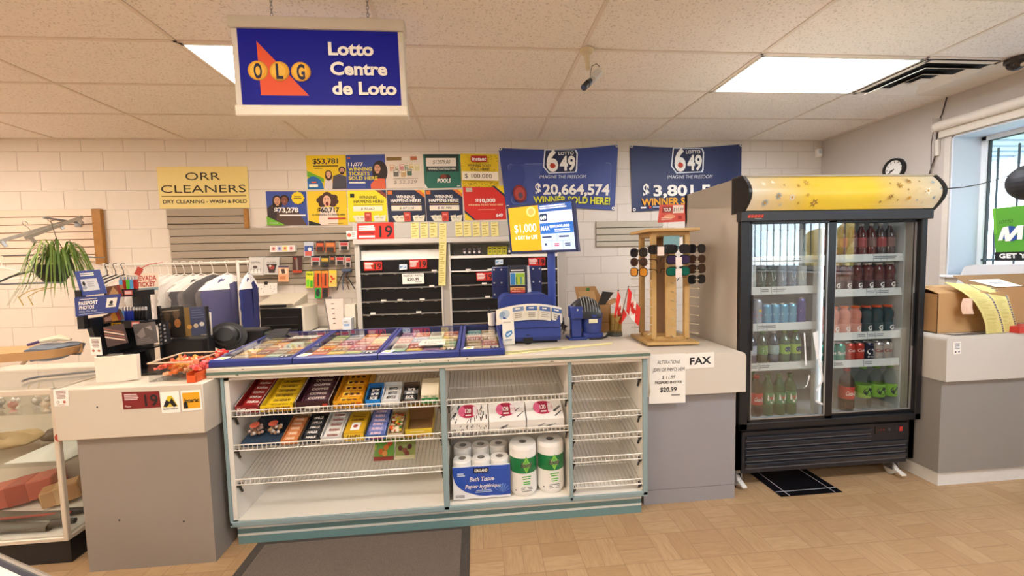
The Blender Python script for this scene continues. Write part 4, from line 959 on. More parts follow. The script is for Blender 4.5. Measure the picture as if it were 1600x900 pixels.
tray_box('candy_box', 'amber open carton of peanut candy bags near the middle of top shelf', ZT_, *B_[3], .02, .97, .045, .092, AMB, DKB, lambda s: (s.text('PEANUT', .45, .8, .5, P('4a2a10'), w=.55, bold=.03), s.rect(.78, .3, .95, .7, P('d4602a'))))
bars('candy_bag', 'yellow peanut candy bag in the amber carton on the top shelf', 'candy bag', 'bags in the amber carton', ZT_, *B_[3], [.14, .29, .44, .59, .74, .87], AMB, 'm', P('4a2a10'), P('d4941a'), hgt=.026, dp=.055, terr=.006, band_=P('f6d04a'))
# small boxes right half of the top shelf
def gum(label, x0, x1, t0, t1, hf, hb, out, inn, item, ilab, group, mats, ts, txt, ink, base=.02):
    tray_box('candy_box', label, ZT_, x0, x1, t0, t1, hf, hb, out, inn)
    bars(item, ilab, 'mint roll' if item == 'mint_roll' else 'gum pack', group, ZT_, x0, x1, ts, None, txt, ink, mats=mats, hgt=.02, dp=.05, base=base, terr=.004)
gum('small bright blue carton on the top shelf beside the white mint carton', xpx(572, 642), xpx(596, 640), .03, .36, .04, .075, M('1f86d8', .4), M('2a6fb0', .5), 'gum_pack', 'dark gum pack inside the bright blue carton', 'packs in the blue carton', [M('20242c', .35, 0, .1), M('2b3c5c', .35)], [.11, .2, .29], 'ICE', PW)
gum('white open carton of mints with round black logos on the top shelf', xpx(597, 640), xpx(626, 638), .03, .40, .035, .07, M('dfe3e4', .4), M('cfd3d4', .5), 'gum_pack', 'white pack with black round mark in the white mint carton', 'packs in the white mint carton', [M('dfe0e0', .35, 0, .05)], [.11, .22, .33], 'MENTOS', INK, .02)
gum('brown open carton of black and white mints on the top shelf', xpx(628, 638), xpx(654, 636), .03, .36, .025, .07, M('6d5a4a', .6), M('5a4a3c', .6), 'gum_pack', 'black and silver pack in the brown mint carton', 'packs in the brown mint carton', [M('26272b', .3, 0, .2, 0, 60), M('8d8f92', .3, 0, .2, 0, 60)], [.1, .19, .28], 'EXCEL', PW, .018)
gc = thing('candy_box', 'cream and green dispenser box at the right end of the top shelf', 'box', spt(ZT_, xpx(673, 636), .3))
x0, x1 = xpx(659, 636), xpx(686, 634); m = MB()
a = [spt(ZT_, x0, .04), spt(ZT_, x0, .36)]; up = SLR @ Vector((0, 0, 1)); prf = [a[0], a[0]+up*.05, a[0].lerp(a[1], .12)+up*.055, a[0].lerp(a[1], .6)+up*.085, a[1]+up*.088, a[1]]
m.prism(prf, (x1-x0, 0, 0), M('e6dcc2', .5)); m.build('carton', gc)
m = MB(); fw = SLR @ Vector((0, -.0012, 0)); X = Vector((x1-x0, 0, 0)); s = Sheet(m, prf[1]+fw, prf[1]+fw+X, prf[0]+fw+X, prf[0]+fw, None); s.rect(.03, .35, .97, 1, P('2f8a4a')); s.text('TIC', .28, .3, .22, P('2f8a4a'), w=.3, bold=.05); s.text('TAC', .72, .3, .22, P('2f8a4a'), w=.3, bold=.05); s.rect(.2, .5, .45, .8, P('bfe0c0')); s.rect(.55, .5, .8, .8, P('bfe0c0')); m.build('printed_front', gc)

# middle shelf
tray = thing('cup_tray', 'dark blue card tray holding two clear tubs at the left of the middle shelf', 'tray', spt(ZM_, xpx(400, 700), .3))
x0, x1 = xpx(378, 703), xpx(440, 699); m = MB(); NV = M('2c4056', .5, 0, .06)
a, b_, c_, d_ = spt(ZM_, x0, .03), spt(ZM_, x1, .03), spt(ZM_, x1, .85), spt(ZM_, x0, .85); up = SLR @ Vector((0, 0, 1)); fwd = SLR @ Vector((0, 1, 0))
m.prism([a, b_, b_+up*.02, a+up*.02], fwd*.003, NV); m.prism([a+up*.02, b_+up*.02, c_+up*.035, d_+up*.035], -up*.003, NV); m.prism([a, a+up*.02, d_+up*.035, d_], (.003, 0, 0), NV); m.prism([b_, b_+up*.02, c_+up*.035, c_], (-.003, 0, 0), NV); m.build('carton', tray)
tubm = thin_glass('tub_plastic', (.93, .94, .95), 1.5)
for i, (u, tt, c_) in enumerate(((.28, .22, 'd9b6a8'), (.74, .24, 'c9a27a'))):
    p = spt(ZM_, x0+(x1-x0)*u, tt)+up*.028
    tb = thing('candy_tub', ('clear round tub of pink candies on the dark blue tray', 'clear round tub of tan candies on the dark blue tray')[i], 'tub', p, 'clear candy tubs')
    m = MB(); r = .046; m.lathe(p, [(r*.82, .004), (r, .055), (r*1.06, .057), (r*1.06, .062), (r*.98, .064)], tubm, 22, up+Vector((0, -.12, 0))); m.build('tub', tb)
    m = MB(); m.lathe(p, [(r*.98, .0615), (r*.5, .0625)], tubm, 22, up+Vector((0, -.12, 0))); m.lathe(p, [(r*.5, .0625), (0, .0635)], P('d6654a'), 16, up+Vector((0, -.12, 0))); m.build('lid', tb)
    m = MB()
    for k in range(26):
        a_ = R.random()*6.28; q = (up+Vector((0, -.12, 0))).normalized(); o1 = q.orthogonal().normalized(); o2 = q.cross(o1); rr = r*.72*math.sqrt(R.random())
        m.sphere(p+q*R.uniform(.012, .045)+o1*rr*math.cos(a_)+o2*rr*math.sin(a_), .0085, M(R.choice([c_, 'b98a6a', 'e6d6cc']), .4), 7, 5)
    props(m.build('candies', tb), kind='stuff')
def mid(label, px0, px1, t0, t1, hf, hb, out, inn, item, cat, ilab, group, mats, ts, txt, ink, base=.012, hgt=.018, dp=.034, terr=.006, front=None):
    xa, xb = xpx(px0, 700), xpx(px1, 697)
    tray_box('candy_box', label, ZM_, xa, xb, t0, t1, hf, hb, out, inn, front)
    if ts: bars(item, ilab, cat, group, ZM_, xa, xb, ts, None, txt, ink, mats=mats, hgt=hgt, dp=dp, base=base, terr=terr)
mid('orange and brown carton of wafer bars beside the clear tubs', 441, 468, .02, .55, .03, .06, M('d9874a', .5), BCARD, 'wafer_bar', 'wafer bar', 'orange wafer bar in the orange and brown carton', 'bars in the orange carton', [M('e0925a', .4, 0, .1)], [.08, .18, .28, .38, .47], 'ORANGE', P('f7e2c8'))
mid('dark grey carton of cough drop rolls on the middle shelf', 471, 501, .02, .58, .03, .06, M('3a3c40', .5), M('4a443e', .6), 'mint_roll', 'mint roll', 'black cough drop roll in the dark grey carton', 'rolls in the dark grey carton', [M('2a2b2f', .35, 0, .1), M('3d3f44', .35)], [.08, .18, .28, .38, .48], 'HALLS', PW)
mid('clear-sided white carton of white mint packs on the middle shelf', 503, 536, .02, .60, .035, .07, M('dcdcda', .4), M('e6e4df', .5), 'mint_pack', 'mint pack', 'white mint pack in the white carton on the middle shelf', 'packs in the white carton', [M('eceae4', .4, 0, .03)], [.09, .20, .31, .42, .52], 'FISHERMAN', P('8a3a2a'), hgt=.02, dp=.04)
xa, xb = xpx(540, 698), xpx(570, 696)
yb = thing('candy_box', 'yellow carton with a white window label on the middle shelf', 'box', spt(ZM_, (xa+xb)/2, .3))
m = MB(); a, b_, c_, d_ = spt(ZM_, xa, .02), spt(ZM_, xb, .02), spt(ZM_, xb, .52), spt(ZM_, xa, .52); m.prism([a, a+up*.05, d_+up*.065, d_], (xb-xa, 0, 0), M('dcae22', .5, 0, .05)); m.build('carton', yb)
m = MB(); k_ = up*.0012; s = Sheet(m, d_+up*.065+k_, c_+up*.065+k_, b_+up*.05+k_, a+up*.05+k_, None); s.lines(.15, .85, .18, .3, 2, P('8a5a10'), center=True); s.text('CARAMEL', .5, .46, .1, P('6a3a10'), w=.7, bold=.03); s.rect(.28, .55, .74, .9, PW); s.ell(.5, .72, .12, .07, P('a83a26')); m.build('printed_top', yb)
m = MB(); f_ = -fwd*.0012; s = Sheet(m, a+up*.05+f_, b_+up*.05+f_, b_+f_, a+f_, None); s.rect(0, .1, 1, .9, P('e9c836')); s.text('CANDY', .5, .75, .5, P('6a3a10'), w=.7, bold=.03); m.build('printed_front', yb)
mid('blue carton packed with blue and pink gum strips on the middle shelf', 573, 605, .02, .60, .03, .05, M('4d6fb0', .5), M('3a5a9a', .5), 'gum_pack', 'gum pack', 'blue and pink gum strip in the blue carton', 'strips in the blue carton', [M('6f7fc4', .4, 0, .15, 0, 50), M('8a90cc', .4, 0, .15, 0, 50)], [.07, .16, .25, .34, .43, .52], 'BUBBLE', P('f0d0d8'), base=.016, front=lambda s: s.text('HUBBA', .5, .8, .5, P('d04a6a'), w=.7, bold=.03))
xa, xb = xpx(606, 696), xpx(631, 694)
tray_box('candy_box', 'low clear carton of small mixed candies on the middle shelf', ZM_, xa, xb, .02, .55, .03, .05, M('d8c8a8', .4), M('c9b48a', .5))
for k in range(70):
    m = MB(); p = on_shelf(ZM_, R.uniform(xa+.015, xb-.015), t_ := R.uniform(.07, .49), R.uniform(.018, .034)+.03*t_); m.obox(p, (.009, .007, .005), M(R.choice(['e0642a', 'e8c83a', '5a9a4a', 'd8b48a', 'c2402a', 'efe4cc']), .4), Matrix.Rotation(R.random()*3, 3, 'Z'), .002)
    m.build('wrapped_candy', label='small wrapped candy in the low clear carton on the middle shelf', cat='candy', group='mixed candies in the clear carton')
xa, xb = xpx(634, 694), xpx(677, 691)
ob = tray_box('candy_box', 'open empty yellow carton with its lid folded back on the middle shelf', ZM_, xa, xb, .02, .50, .05, .085, M('e2c53a', .5, 0, .05), BCARD, lambda s: (s.lines(.2, .8, .25, .4, 1, P('f6ecae')), s.text('SOUR PATCH', .5, .72, .2, P('8a6a10'), w=.62), s.rect(.02, .8, .98, .98, P('c9952a')), [s.circ(.1+.13*i, .88, .025, P(c)) for i, c in enumerate(('7a3a8a', 'c23a2a', '4a8a3a', 'e0762a', '7a3a8a', 'c9c23a', '4a8a3a'))]))
m = MB(); d_, c_ = spt(ZM_, xa, .50)+up*.085, spt(ZM_, xb, .50)+up*.085; m.prism([d_, c_, c_+up*.05-fwd*.05, d_+up*.05-fwd*.05], fwd*.003, M('c9a426', .5, 0, .05)); m.build('lid_flap', ob)
# two candy bags on the lowest wire shelf
def bag(label, px0, px1, y0, y1, main, top_, draw):
    t0 = .28; zb = spt(ZL_, 0, t0).z; m = MB(); xa, xb = xpx(px0, y1, -2.31), xpx(px1, y1, -2.31); H = .155; lean = .09
    def P_(u, v): return Vector((xa+(xb-xa)*u, spt(ZL_, 0, t0).y+.0+lean*v, zb+.002+H*v))
    bul = lambda u, v: Vector((0, -.014*math.sin(PI*u)*math.sin(PI*v), 0))
    s = Sheet(m, P_(0, 1), P_(1, 1), P_(1, 0), P_(0, 0), M(main, .3, 0, .1), .006, bul, 10, 10, gap=.0012)
    s.rect(0, 0, 1, .12, P(top_)); draw(s)
    m.build('candy_bag', label=label, cat='candy bag', group='candy bags on the lowest wire shelf')
bag('green candy bag with orange candies printed on the lowest wire shelf', 586, 617, 707, 742, '6fae3a', '2f7a2a', lambda s: (s.circ(.22, .2, .15, P('b8321e')), s.poly([(.0, .55), (1, .2), (1, .35), (.0, .7)], P('c9d84a')), [s.ell(u, v, .13, .09, P(c)) for u, v, c in ((.35, .72, 'e0722a'), (.6, .6, 'e88a2a'), (.78, .48, 'd85a2a'), (.55, .78, 'eaa04a'))], s.rect(.0, .88, 1, 1, P('8a2a1e'))))
bag('pink and green candy bag with brown candies beside the green bag', 619, 650, 707, 740, '9fae5a', 'a23a6a', lambda s: (s.rect(.05, .18, .95, .34, P('b04a74')), s.lines(.1, .9, .36, .5, 2, P('4a7a2a'), center=True), [s.ell(u, v, .12, .08, P(c)) for u, v, c in ((.25, .65, '6a3426'), (.5, .72, '8a4a36'), (.72, .62, '5a2a20'), (.6, .82, '7a3a2a'))], s.rect(.0, .88, 1, 1, P('c9c29a'))))

# tissue boxes
def tissue(label, px0, px1, zebra):
    xa, xb = xpx(px0, 688), xpx(px1, 684); t = thing('tissue_box', label, 'tissue box', spt(ZM_, (xa+xb)/2, .3), 'tissue boxes on the wire shelf')
    m = MB(); a, b_, c_, d_ = spt(ZM_, xa, .04), spt(ZM_, xb, .04), spt(ZM_, xb, .40), spt(ZM_, xa, .40); h = .085
    wcol = M('f1eee8', .5, 0, .02); m.prism([a, a+up*h*.72, d_+up*h*1.25, d_], (xb-xa, 0, 0), wcol); m.build('carton', t)
    m = MB(); A, B2, C2, D2 = a+up*h*.72, b_+up*h*.72, c_+up*h*1.25, d_+up*h*1.25; nn = (B2-A).cross(D2-A).normalized()*.0008
    s = Sheet(m, D2+nn, C2+nn, B2+nn, A+nn, None); f = Sheet(m, A-fwd*.0008, B2-fwd*.0008, b_-fwd*.0008, a-fwd*.0008, None)
    if zebra:
        for sh_ in (s, f):
            for i in range(34):
                u, v = R.uniform(.03, .95), R.uniform(.05, .9); l, w2, sl = R.uniform(.03, .06), .018, R.choice([-1, 1])*R.uniform(.1, .3)
                sh_.poly([(u, v), (min(1, u+w2), v), (min(1, max(0, u+l*sl*3)), min(1, v+.22)), (max(0, min(1, u+l*sl*3)-w2), min(1, v+.22))], INK, l=1)
    else:
        for sh_ in (s, f):
            for i in range(5): u = R.uniform(.2, .8); v = R.uniform(.55, .9); sh_.poly([(u, v), (u+.2, v-.25), (u+.21, v-.22), (u+.02, v+.04)], P('55555a'), l=1)
        f.rect(.0, .55, 1, .58, P('d8d4cc'))
    s.k = 3; s.ell(.47, .42, .27, .34, P('c22a55')); s.rect(.36, .1, .58, .74, P('a81e3e')); s.ell(.30, .42, .09, .26, P('e86a92')); s.rrect(.60, .2, .72, .66, .02, P('f2dfe2')); s.text('120', .47, .5, .2, PW, w=.16, bold=.03); s.rect(.4, .6, .55, .66, PW)
    m.build('printed_top', t)
tissue('black and white patterned tissue box on the middle bay wire shelf', 705, 763, True)
tissue('white tissue box with pink oval in the middle of the three', 765, 822, False)
tissue('white tissue box with pink oval at the right of three', 824, 881, False)

# bath tissue pack and paper towel rolls on the bay floor
tp = thing('bath_tissue_pack', 'blue and white bath tissue pack on the floor of the middle bay', 'toilet paper pack', (0, -2.35, .151))
roll = M('f3f1ec', .8, 0, .03, .2, 60)
for j in range(2):
    for i in range(3):
        for k in range(2):
            m = MB(); c_ = Vector((-.105+.104*i, -2.352+.104*j, .1515+.108*k+(.0 if j == 0 else .028))); m.lathe(c_, [(.0, 0), (.050, 0), (.052, .008), (.052, .098), (.048, .106), (.021, .106), (.020, .07), (0, .07)], roll, 24, mats=[roll]*5+[M('9a9288', .8)]*2); m.build('tissue_roll', tp)
m = MB(); wrapm = M('2a52b4', .3, 0, .06); xa, xb = -.157, .157
s = Sheet(m, (xa, -2.407, .345), (xb, -2.407, .345), (xb, -2.407, .160), (xa, -2.407, .160), None, bulge=lambda u, v: Vector((0, -.004*abs(math.sin(3*PI*u)), 0)), nu=24, nv=8, gap=.0008)
n_ = 14; top_ = [(0, .02)]+[(1, .02)]; arc = [(1, .92)]+[(1-.75*math.sin(PI/2*i/n_) if False else .62-.62*math.sin(PI/2*i/n_), .25+.68*math.cos(PI/2*i/n_)) for i in range(n_+1)]
m.surf(lambda u, v: s.P(u, v*(lambda q: .93 if q > .6 else .25+.68*math.sqrt(max(0, 1-((.62-q)/.62)**2)))(u)+(1-v)*.02, 3), 30, 6, wrapm)
m.surf(lambda u, v: s.P(u, 1-v, 0), 24, 6, M('eef0f2', .3, 0, .02), .002)
for i, q in enumerate(range(14)): pass
s.k = 6; s.rect(.36, .06, .62, .21, INK); s.text('KIRKLAND', .49, .175, .085, PW, w=.22, bold=.04); s.text('Bath Tissue', .50, .45, .13, PW, w=.42, slant=.2, bold=.01); s.text('Papier hygiénique', .52, .66, .12, PW, w=.62, slant=.2, bold=.01); s.lines(.38, .68, .72, .82, 2, P('b9cdf0'), center=True)
s.lines(.08, .22, .18, .3, 2, P('cfe0f6')); s.lines(.04, .2, .84, .92, 2, P('5a5a5e'), jit=.1)
for i in range(9):
    a = PI+PI*i/8; s.poly([(.86, .82), (.86+.12*math.cos(a)-.012, .82+.26*math.sin(a)), (.86+.13*math.cos(a), .82+.30*math.sin(a)), (.86+.12*math.cos(a)+.012, .82+.26*math.sin(a))], P('6f9ae0'))
m.build('printed_wrap', tp)
def towel(label, x, y):
    t = thing('paper_towel_roll', label, 'paper towel', (x, y, .151), 'paper towel rolls in the middle bay'); r = .076; H = .285
    m = MB(); m.lathe((x, y, .152), [(0, 0), (r*.86, 0), (r, .02), (r, H-.02), (r*.92, H), (.022, H), (.021, H-.05), (0, H-.05)], roll, 30, mats=[roll]*5+[M('8a8278', .8)]*2); m.build('towel_roll', t)
    m = MB(); GR = M('1c7a44', .35, 0, .04)
    def cylp(u, z, dr=.0): a = -PI/2+(u-.5)*2.6; return Vector((x+(r+dr)*math.cos(a), y+(r+dr)*math.sin(a), .152+z))
    m.surf(lambda u, v: cylp(u, .135+.085*v, .0010), 24, 2, GR)
    class C(Sheet):
        def __init__(s): s.mb = m; s.W, s.H, s.k, s.bulge, s.n, s.g, s.nu, s.nv = r*2.6, H, 1, None, Vector((0, -1, 0)), .0006, 1, 1
        def P(s, u, v, l=1): return cylp(u, H*(1-v), .001+.0005*l)
    s = C()
    lg_ = P('7fc24a')
    for rr, c_ in ((.125, '2f9a52'), (.115, '9ed65a'), (.09, '6fbf4a')): s.poly([(.55, .36-rr*1.35), (.55+rr, .36), (.55, .36+rr*1.35), (.55-rr, .36)], P(c_))
    s.text('Bounty', .55, .40, .10, P('f7f3ea'), w=.30, bold=.06, slant=.15); s.text('Bounty', .55, .40, .10, P('32211c'), w=.30, bold=.02, slant=.15)
    s.lines(.42, .68, .58, .66, 2, P('5fae4a'), center=True); s.lines(.45, .65, .68, .76, 2, P('6fbf5a'), center=True); s.lines(.38, .72, .80, .9, 3, P('9a9a9a'), center=True); s.circ(.25, .86, .02, P('5a5a5a'))
    m.build('printed_sleeve', t)
towel('green and white paper towel roll beside the bath tissue pack', .236, -2.345)
towel('green and white paper towel roll nearer the narrow shelf bay', .395, -2.33)

# ================================================================ ON THE MAIN COUNTER
NAVY = M('2a3880', .35, 0, .05); CLR = thin_glass('clear_acrylic', (.97, .98, .98), 1.45)
def ticket(c, rx, w, d, slope, cols, label, group):
    m = MB(); rot = Matrix.Rotation(slope, 3, 'X') @ Matrix.Rotation(rx, 3, 'Z'); U, Vv = rot @ Vector((w/2, 0, 0)), rot @ Vector((0, d/2, 0))
    s = Sheet(m, c-U+Vv, c+U+Vv, c+U-Vv, c-U-Vv, P(cols[0]), .0009)
    s.rect(.06, .05, .94, .30, P(cols[1])); s.lines(.12, .88, .36, .56, 2, P(cols[2]), center=True); s.rect(.1, .62, .9, .92, P(cols[2] if R.random() < .5 else 'e9e0d0'))
    for q in range(3): s.rect(.14+.26*q, .66, .32+.26*q, .88, P(cols[3]))
    m.build('scratch_ticket', label=label, cat='scratch ticket', group=group)
TX = [(-1.345, -.947), (-.942, -.522), (-.517, -.098), (-.093, .142)]
TL = ['leftmost', 'second', 'third', 'narrow rightmost']
PALS = [[('a79a8c', 'cfc6ba', '8a6f5c', 'd8cfc0'), ('c9c4bc', 'e6e0d6', 'a8988a', 'b9685a'), ('d9853c', 'f0b64a', 'b9502a', 'f4e0b0'), ('e3b43c', 'f4dc7a', 'c98a2a', 'f2ead0'), ('9fc4b4', 'd4e8dc', '6fa48f', 'e6d8a0'), ('b05a5a', 'e0a8a0', '7a3a3a', 'e9d8c8'), ('8f8f6a', 'c9c79a', '6a6a4a', 'd9d2b0')],
        [('d8483c', 'f0a090', 'b02a2a', 'f4e0d0'), ('e27a34', 'f4c04a', 'c2562a', 'f6e8c0'), ('e9c23a', 'f6e48a', 'cf9a2a', 'f8f0d0'), ('cfa880', 'ece0cc', 'a4805a', 'f0e6d4'), ('8fae6a', 'd4dfa0', '6a8a4a', 'e9e2b8'), ('c96a8a', 'eec0cc', 'a8446a', 'f6e4e4'), ('7a8fb0', 'c9d4e4', '566a90', 'e6e2d8')],
        [('6fa47f', 'c4dcc0', '4a805a', 'e9e4c4'), ('efe8dc', 'd8cfc0', 'a89a8c', 'c0b0a0'), ('d8b04a', 'f0d88a', 'b98a2a', 'f4ead0'), ('d86a6a', 'f0b4a8', 'b44a4a', 'f6e4d8'), ('b07aa8', 'e0c0dc', '8a5486', 'efe0ea'), ('8a9ac0', 'cdd6ea', '667aa6', 'e9e6de'), ('c98a6a', 'ecc8ac', 'a0664a', 'f2e2d0')],
        [('d4b488', 'ece0c4', 'b08a5a', 'f2e8d4'), ('c4a070', 'e6d4b0', '9a7848', 'efe2c8'), ('e4c8a0', 'f4e8d0', 'c09a6a', 'f6eede'), ('d88a8a', 'f2c8c0', 'b45a5a', 'f6e6de'), ('6fb4bc', 'c4e4e4', '4a8e96', 'e6eee4')]]
YTF, YTB = -2.44, -1.79
for k, (x0, x1) in enumerate(TX):
    zf, zb = .958, .966; sl = math.atan2(.03, .62)
    t = thing('ticket_tray', ['leftmost blue lottery ticket tray with glass lid', 'second blue lottery ticket tray from the left', 'third blue ticket tray holding the white price card', 'narrow blue ticket tray beside the lottery terminal'][k], 'ticket tray', ((x0+x1)/2, -2.1, .957), 'lottery ticket trays on the counter')
    def tz(y, up=0): return .966+.03*(y-YTF)/(YTB-YTF)+up
    m = MB(); m.prism([(x0, YTF+.01, .957), (x1, YTF+.01, .957), (x1, YTB, .957), (x0, YTB, .957)], (0, 0, .004), NAVY)
    def rail(a, b_, w, h):
        pass
    m.prism([(x0, YTF, .957), (x0, YTF-.004, .962), (x0, YTF-.002, .985), (x0, YTF+.01, .992), (x0, YTF+.03, .992), (x0, YTF+.03, .957)], (x1-x0, 0, 0), NAVY)
    m.prism([(x0, YTB, .957), (x0, YTB, tz(YTB, .03)), (x0, YTB-.02, tz(YTB, .03)), (x0, YTB-.02, .957)], (x1-x0, 0, 0), NAVY)
    for xa in (x0, x1-.018): m.prism([(xa, YTF+.02, .957), (xa, YTB-.02, .957), (xa, YTB-.02, tz(YTB, .028)), (xa, YTF+.02, .990)], (.018, 0, 0), NAVY)
    m.build('tray_frame', t)
    m = MB(); m.prism([(x0+.018, YTF+.03, .988), (x1-.018, YTF+.03, .988), (x1-.018, YTB-.02, tz(YTB, .026)), (x0+.018, YTB-.02, tz(YTB, .026))], (0, 0, .003), CLR); m.build('glass_lid', t)
    m = MB(); s = Sheet(m, (x0+.022, YTF+.07, .9945), (x0+.075, YTF+.07, .9945), (x0+.065, YTF+.012, .9935), (x0+.012, YTF+.012, .9935), None); s.rrect(0, 0, 1, 1, .12, PW); s.circ(.5, .5, .3, P('e2cf2e')); s.circ(.5, .5, .16, P('c9a81e')); m.build('yellow_sticker', t)
    m = MB(); s = Sheet(m, (x1-.075, YTF+.07, .9945), (x1-.022, YTF+.07, .9945), (x1-.022, YTF+.012, .9935), (x1-.075, YTF+.012, .9935), None); s.rrect(0, 0, 1, 1, .1, P('1a1f38')); s.lines(.15, .85, .2, .45, 1, PW, jit=0); s.circ(.3, .7, .12, PW); s.circ(.7, .7, .12, PW); m.build('dark_sticker', t)
    ncol = 4 if k < 3 else 2; nrow = 4
    W = (x1-x0-.05)/ncol; D = (YTB-YTF-.09)/nrow
    for i in range(ncol):
        for j in range(nrow):
            c = Vector((x0+.025+W*(i+.5), YTF+.045+D*(j+.5), 0)); c.z = tz(c.y, .0015)-.0005*0
            ticket(c, R.uniform(-.02, .02), W*.95, D*.95, math.atan2(.03, YTB-YTF), PALS[k][(i*2+j*(1 if k else 3)+(j > 1)) % len(PALS[k])], 'bright scratch ticket under the glass of the %s ticket tray' % TL[k], 'scratch tickets in the %s tray' % TL[k])
m = MB(); s = Sheet(m, (-.33, -2.13, 1.0005), (-.19, -2.13, 1.0005), (-.185, -2.29, .9975), (-.335, -2.29, .9975), PAPER, .001); s.text('$10.00', .5, .62, .28, P('6a625a'), w=.66); s.lines(.2, .8, .75, .9, 1, P('b8b0a6')); m.build('price_card', label='white $10.00 price card lying on the third ticket tray', cat='card')
m = MB(); s = Sheet(m, (-1.17, -1.86, 1.008), (-1.0, -1.86, 1.008), (-1.01, -1.95, 1.007), (-1.18, -1.95, 1.007), PAPER, .001); [s.circ(u, .5, .05, P(c)) for u, c in ((.2, '9a8a9a'), (.5, '8a9a5a'), (.75, '9a9a9a'))]; m.build('ticket_card', label='small white card at the back of the leftmost ticket tray', cat='card')
# white cup with a pen
cu = thing('pen_cup', 'small white cup holding a pen behind the rightmost ticket tray', 'cup', (.09, -1.84, 1.03)); m = MB(); c = Vector((.098, -1.845, 1.0275)); m.lathe(c, [(0, 0), (.022, 0), (.026, .085), (.023, .085), (.02, .006), (0, .006)], M('ece4d8', .5), 18); m.build('cup', cu)
m = MB(); m.cyl(c+Vector((0, 0, .01)), c+Vector((-.018, 0, .125)), .004, DKGREY, n=8); m.build('pen', cu)

# lottery terminal
tm_ = thing('lottery_terminal', 'blue lottery ticket terminal with a curved white instruction panel', 'terminal', (.33, -1.95, .957)); TB = M('304289', .3, 0, .05, 0, 6); TBD = M('222e64', .35, 0, .05)
m = MB()
def rbox(mb, x0, x1, y0, y1, z0, z1, r, mat, n=6):
    pts = [(x0, y0, z0), (x1, y0, z0)]+[(x1-r+r*math.cos(PI/2*i/n), y0, z1-r+r*math.sin(PI/2*i/n)) for i in range(n+1)]+[(x0+r-r*math.sin(PI/2*i/n), y0, z1-r+r*math.cos(PI/2*i/n)) for i in range(n+1)]
    mb.prism(pts, (0, y1-y0, 0), mat, smooth=True)
rbox(m, .145, .475, -2.03, -1.78, .958, 1.245, .06, TB); m.build('rear_housing', tm_)
m = MB(); pr = [(-2.03, .975), (-2.17, .975), (-2.185, 1.0), (-2.165, 1.12), (-2.13, 1.15), (-2.03, 1.17)]
m.prism([(.155, y, z) for y, z in pr], (.345, 0, 0), TB); m.box(.17, -2.15, .958, .485, -2.03, .976, BLACK); m.box(.163, -2.182, 1.052, .492, -2.1745, 1.056, TBD); m.build('front_housing', tm_)
m = MB(); m.lathe((.30, -2.1835, .985), [(0, 0), (.03, 0)], BLACK, 16, (0, -1, 0)); m.build('ticket_slot', tm_)
m = MB(); cx_ = .32
def arch(u, v): 
    x = .115+.40*u; z = 1.20-.035*(2*u-1)**2*1.0-.095*v; return Vector((x, -2.19+.05*(2*u-1)**2, z))
class A_(Sheet):
    def __init__(s, f, W, H): s.mb = m; s.fn = f; s.W, s.H, s.k, s.bulge, s.n, s.g, s.nu, s.nv = W, H, 1, None, Vector((0, -1, 0)), .0008, 1, 1
    def P(s, u, v, l=1): return s.fn(u, v)+Vector((0, -.0008*l, 0))
CW = M('f1ece0', .4, 0, .02); m.surf(lambda u, v: arch(u, 1-v), 20, 3, CW, .003); s = A_(arch, .40, .095)
s.ell(.12, .45, .08, .3, P('b9c9da')); s.ell(.09, .4, .04, .18, P('8fa9c4'))
for i, u in enumerate((.24, .44, .64, .83)): s.rrect(u, .16, u+.165, .92, .01, P('e3ddd0')); s.rrect(u, .12, u+.165, .40, .01, P('4a6aa4') if i else P('7f94b8')); s.lines(u+.04, u+.13, .2, .34, 1, PW); s.lines(u+.02, u+.145, .5, .85, 3, P('a9a296'), center=True)
lg2 = lambda u, v: Vector((.146+.004*v+.07*u, -2.19, 1.115-.155*v)); m.surf(lambda u, v: lg2(u, 1-v), 4, 4, CW, .003); s = A_(lg2, .07, .155); s.k = 2
s.poly([(.2, .62), (.35, .48), (.8, .44), (.85, .56), (.6, .68), (.3, .72)], P('4a8ac0')); s.poly([(.3, .6), (.7, .5), (.75, .56), (.4, .66)], P('cfe4f4')); s.lines(.15, .85, .78, .86, 1, P('9aa6b4')); s.lines(.1, .8, .1, .2, 1, P('c9c2b4')); m.build('instruction_panel', tm_)
m = MB(); m.box(.11, -1.783, 1.20, .455, -1.77, 1.42, TBD, .006); m.box(.15, -1.782, .958, .22, -1.771, 1.22, TBD)
for x in (.125, .175, .395, .44):
    for z in (1.23, 1.31, 1.40): m.lathe((x, -1.7835, z), [(0, .001), (.006, 0)], M('d6d6d8', .3, .6, 0), 8, (0, -1, 0))
m.build('back_board', tm_)
lh = thing('leaflet_holder', 'small dark leaflet holder with bright cards above the terminal', 'leaflet holder', (.27, -1.83, 1.25)); m = MB(); m.obox((.27, -1.93, 1.338), (.062, .008, .09), M('2b3040', .4), None, .004); m.prism([(.335, -1.938, 1.25), (.335, -1.938, 1.425), (.35, -1.91, 1.425), (.365, -1.88, 1.25)], (.002, 0, 0), WHITE); m.build('holder', lh)
m = MB(); s = sheetY(m, .222, 1.405, .318, 1.30, -1.9395, PW, .001); s.rect(0, 0, 1, .22, P('2b3040')); s.lines(.06, .94, .05, .18, 1, PW, jit=0); s.rect(.02, .26, .35, .98, P('3a86c4')); s.rect(.38, .26, .98, .98, P('9ac43a')); [s.rect(u, .5, u+.06, .95, P(c)) for u, c in ((.4, '2a6a3a'), (.55, 'e9d84a'), (.7, '3a86c4'), (.85, 'd8e48a'))]; m.build('upper_card', lh)
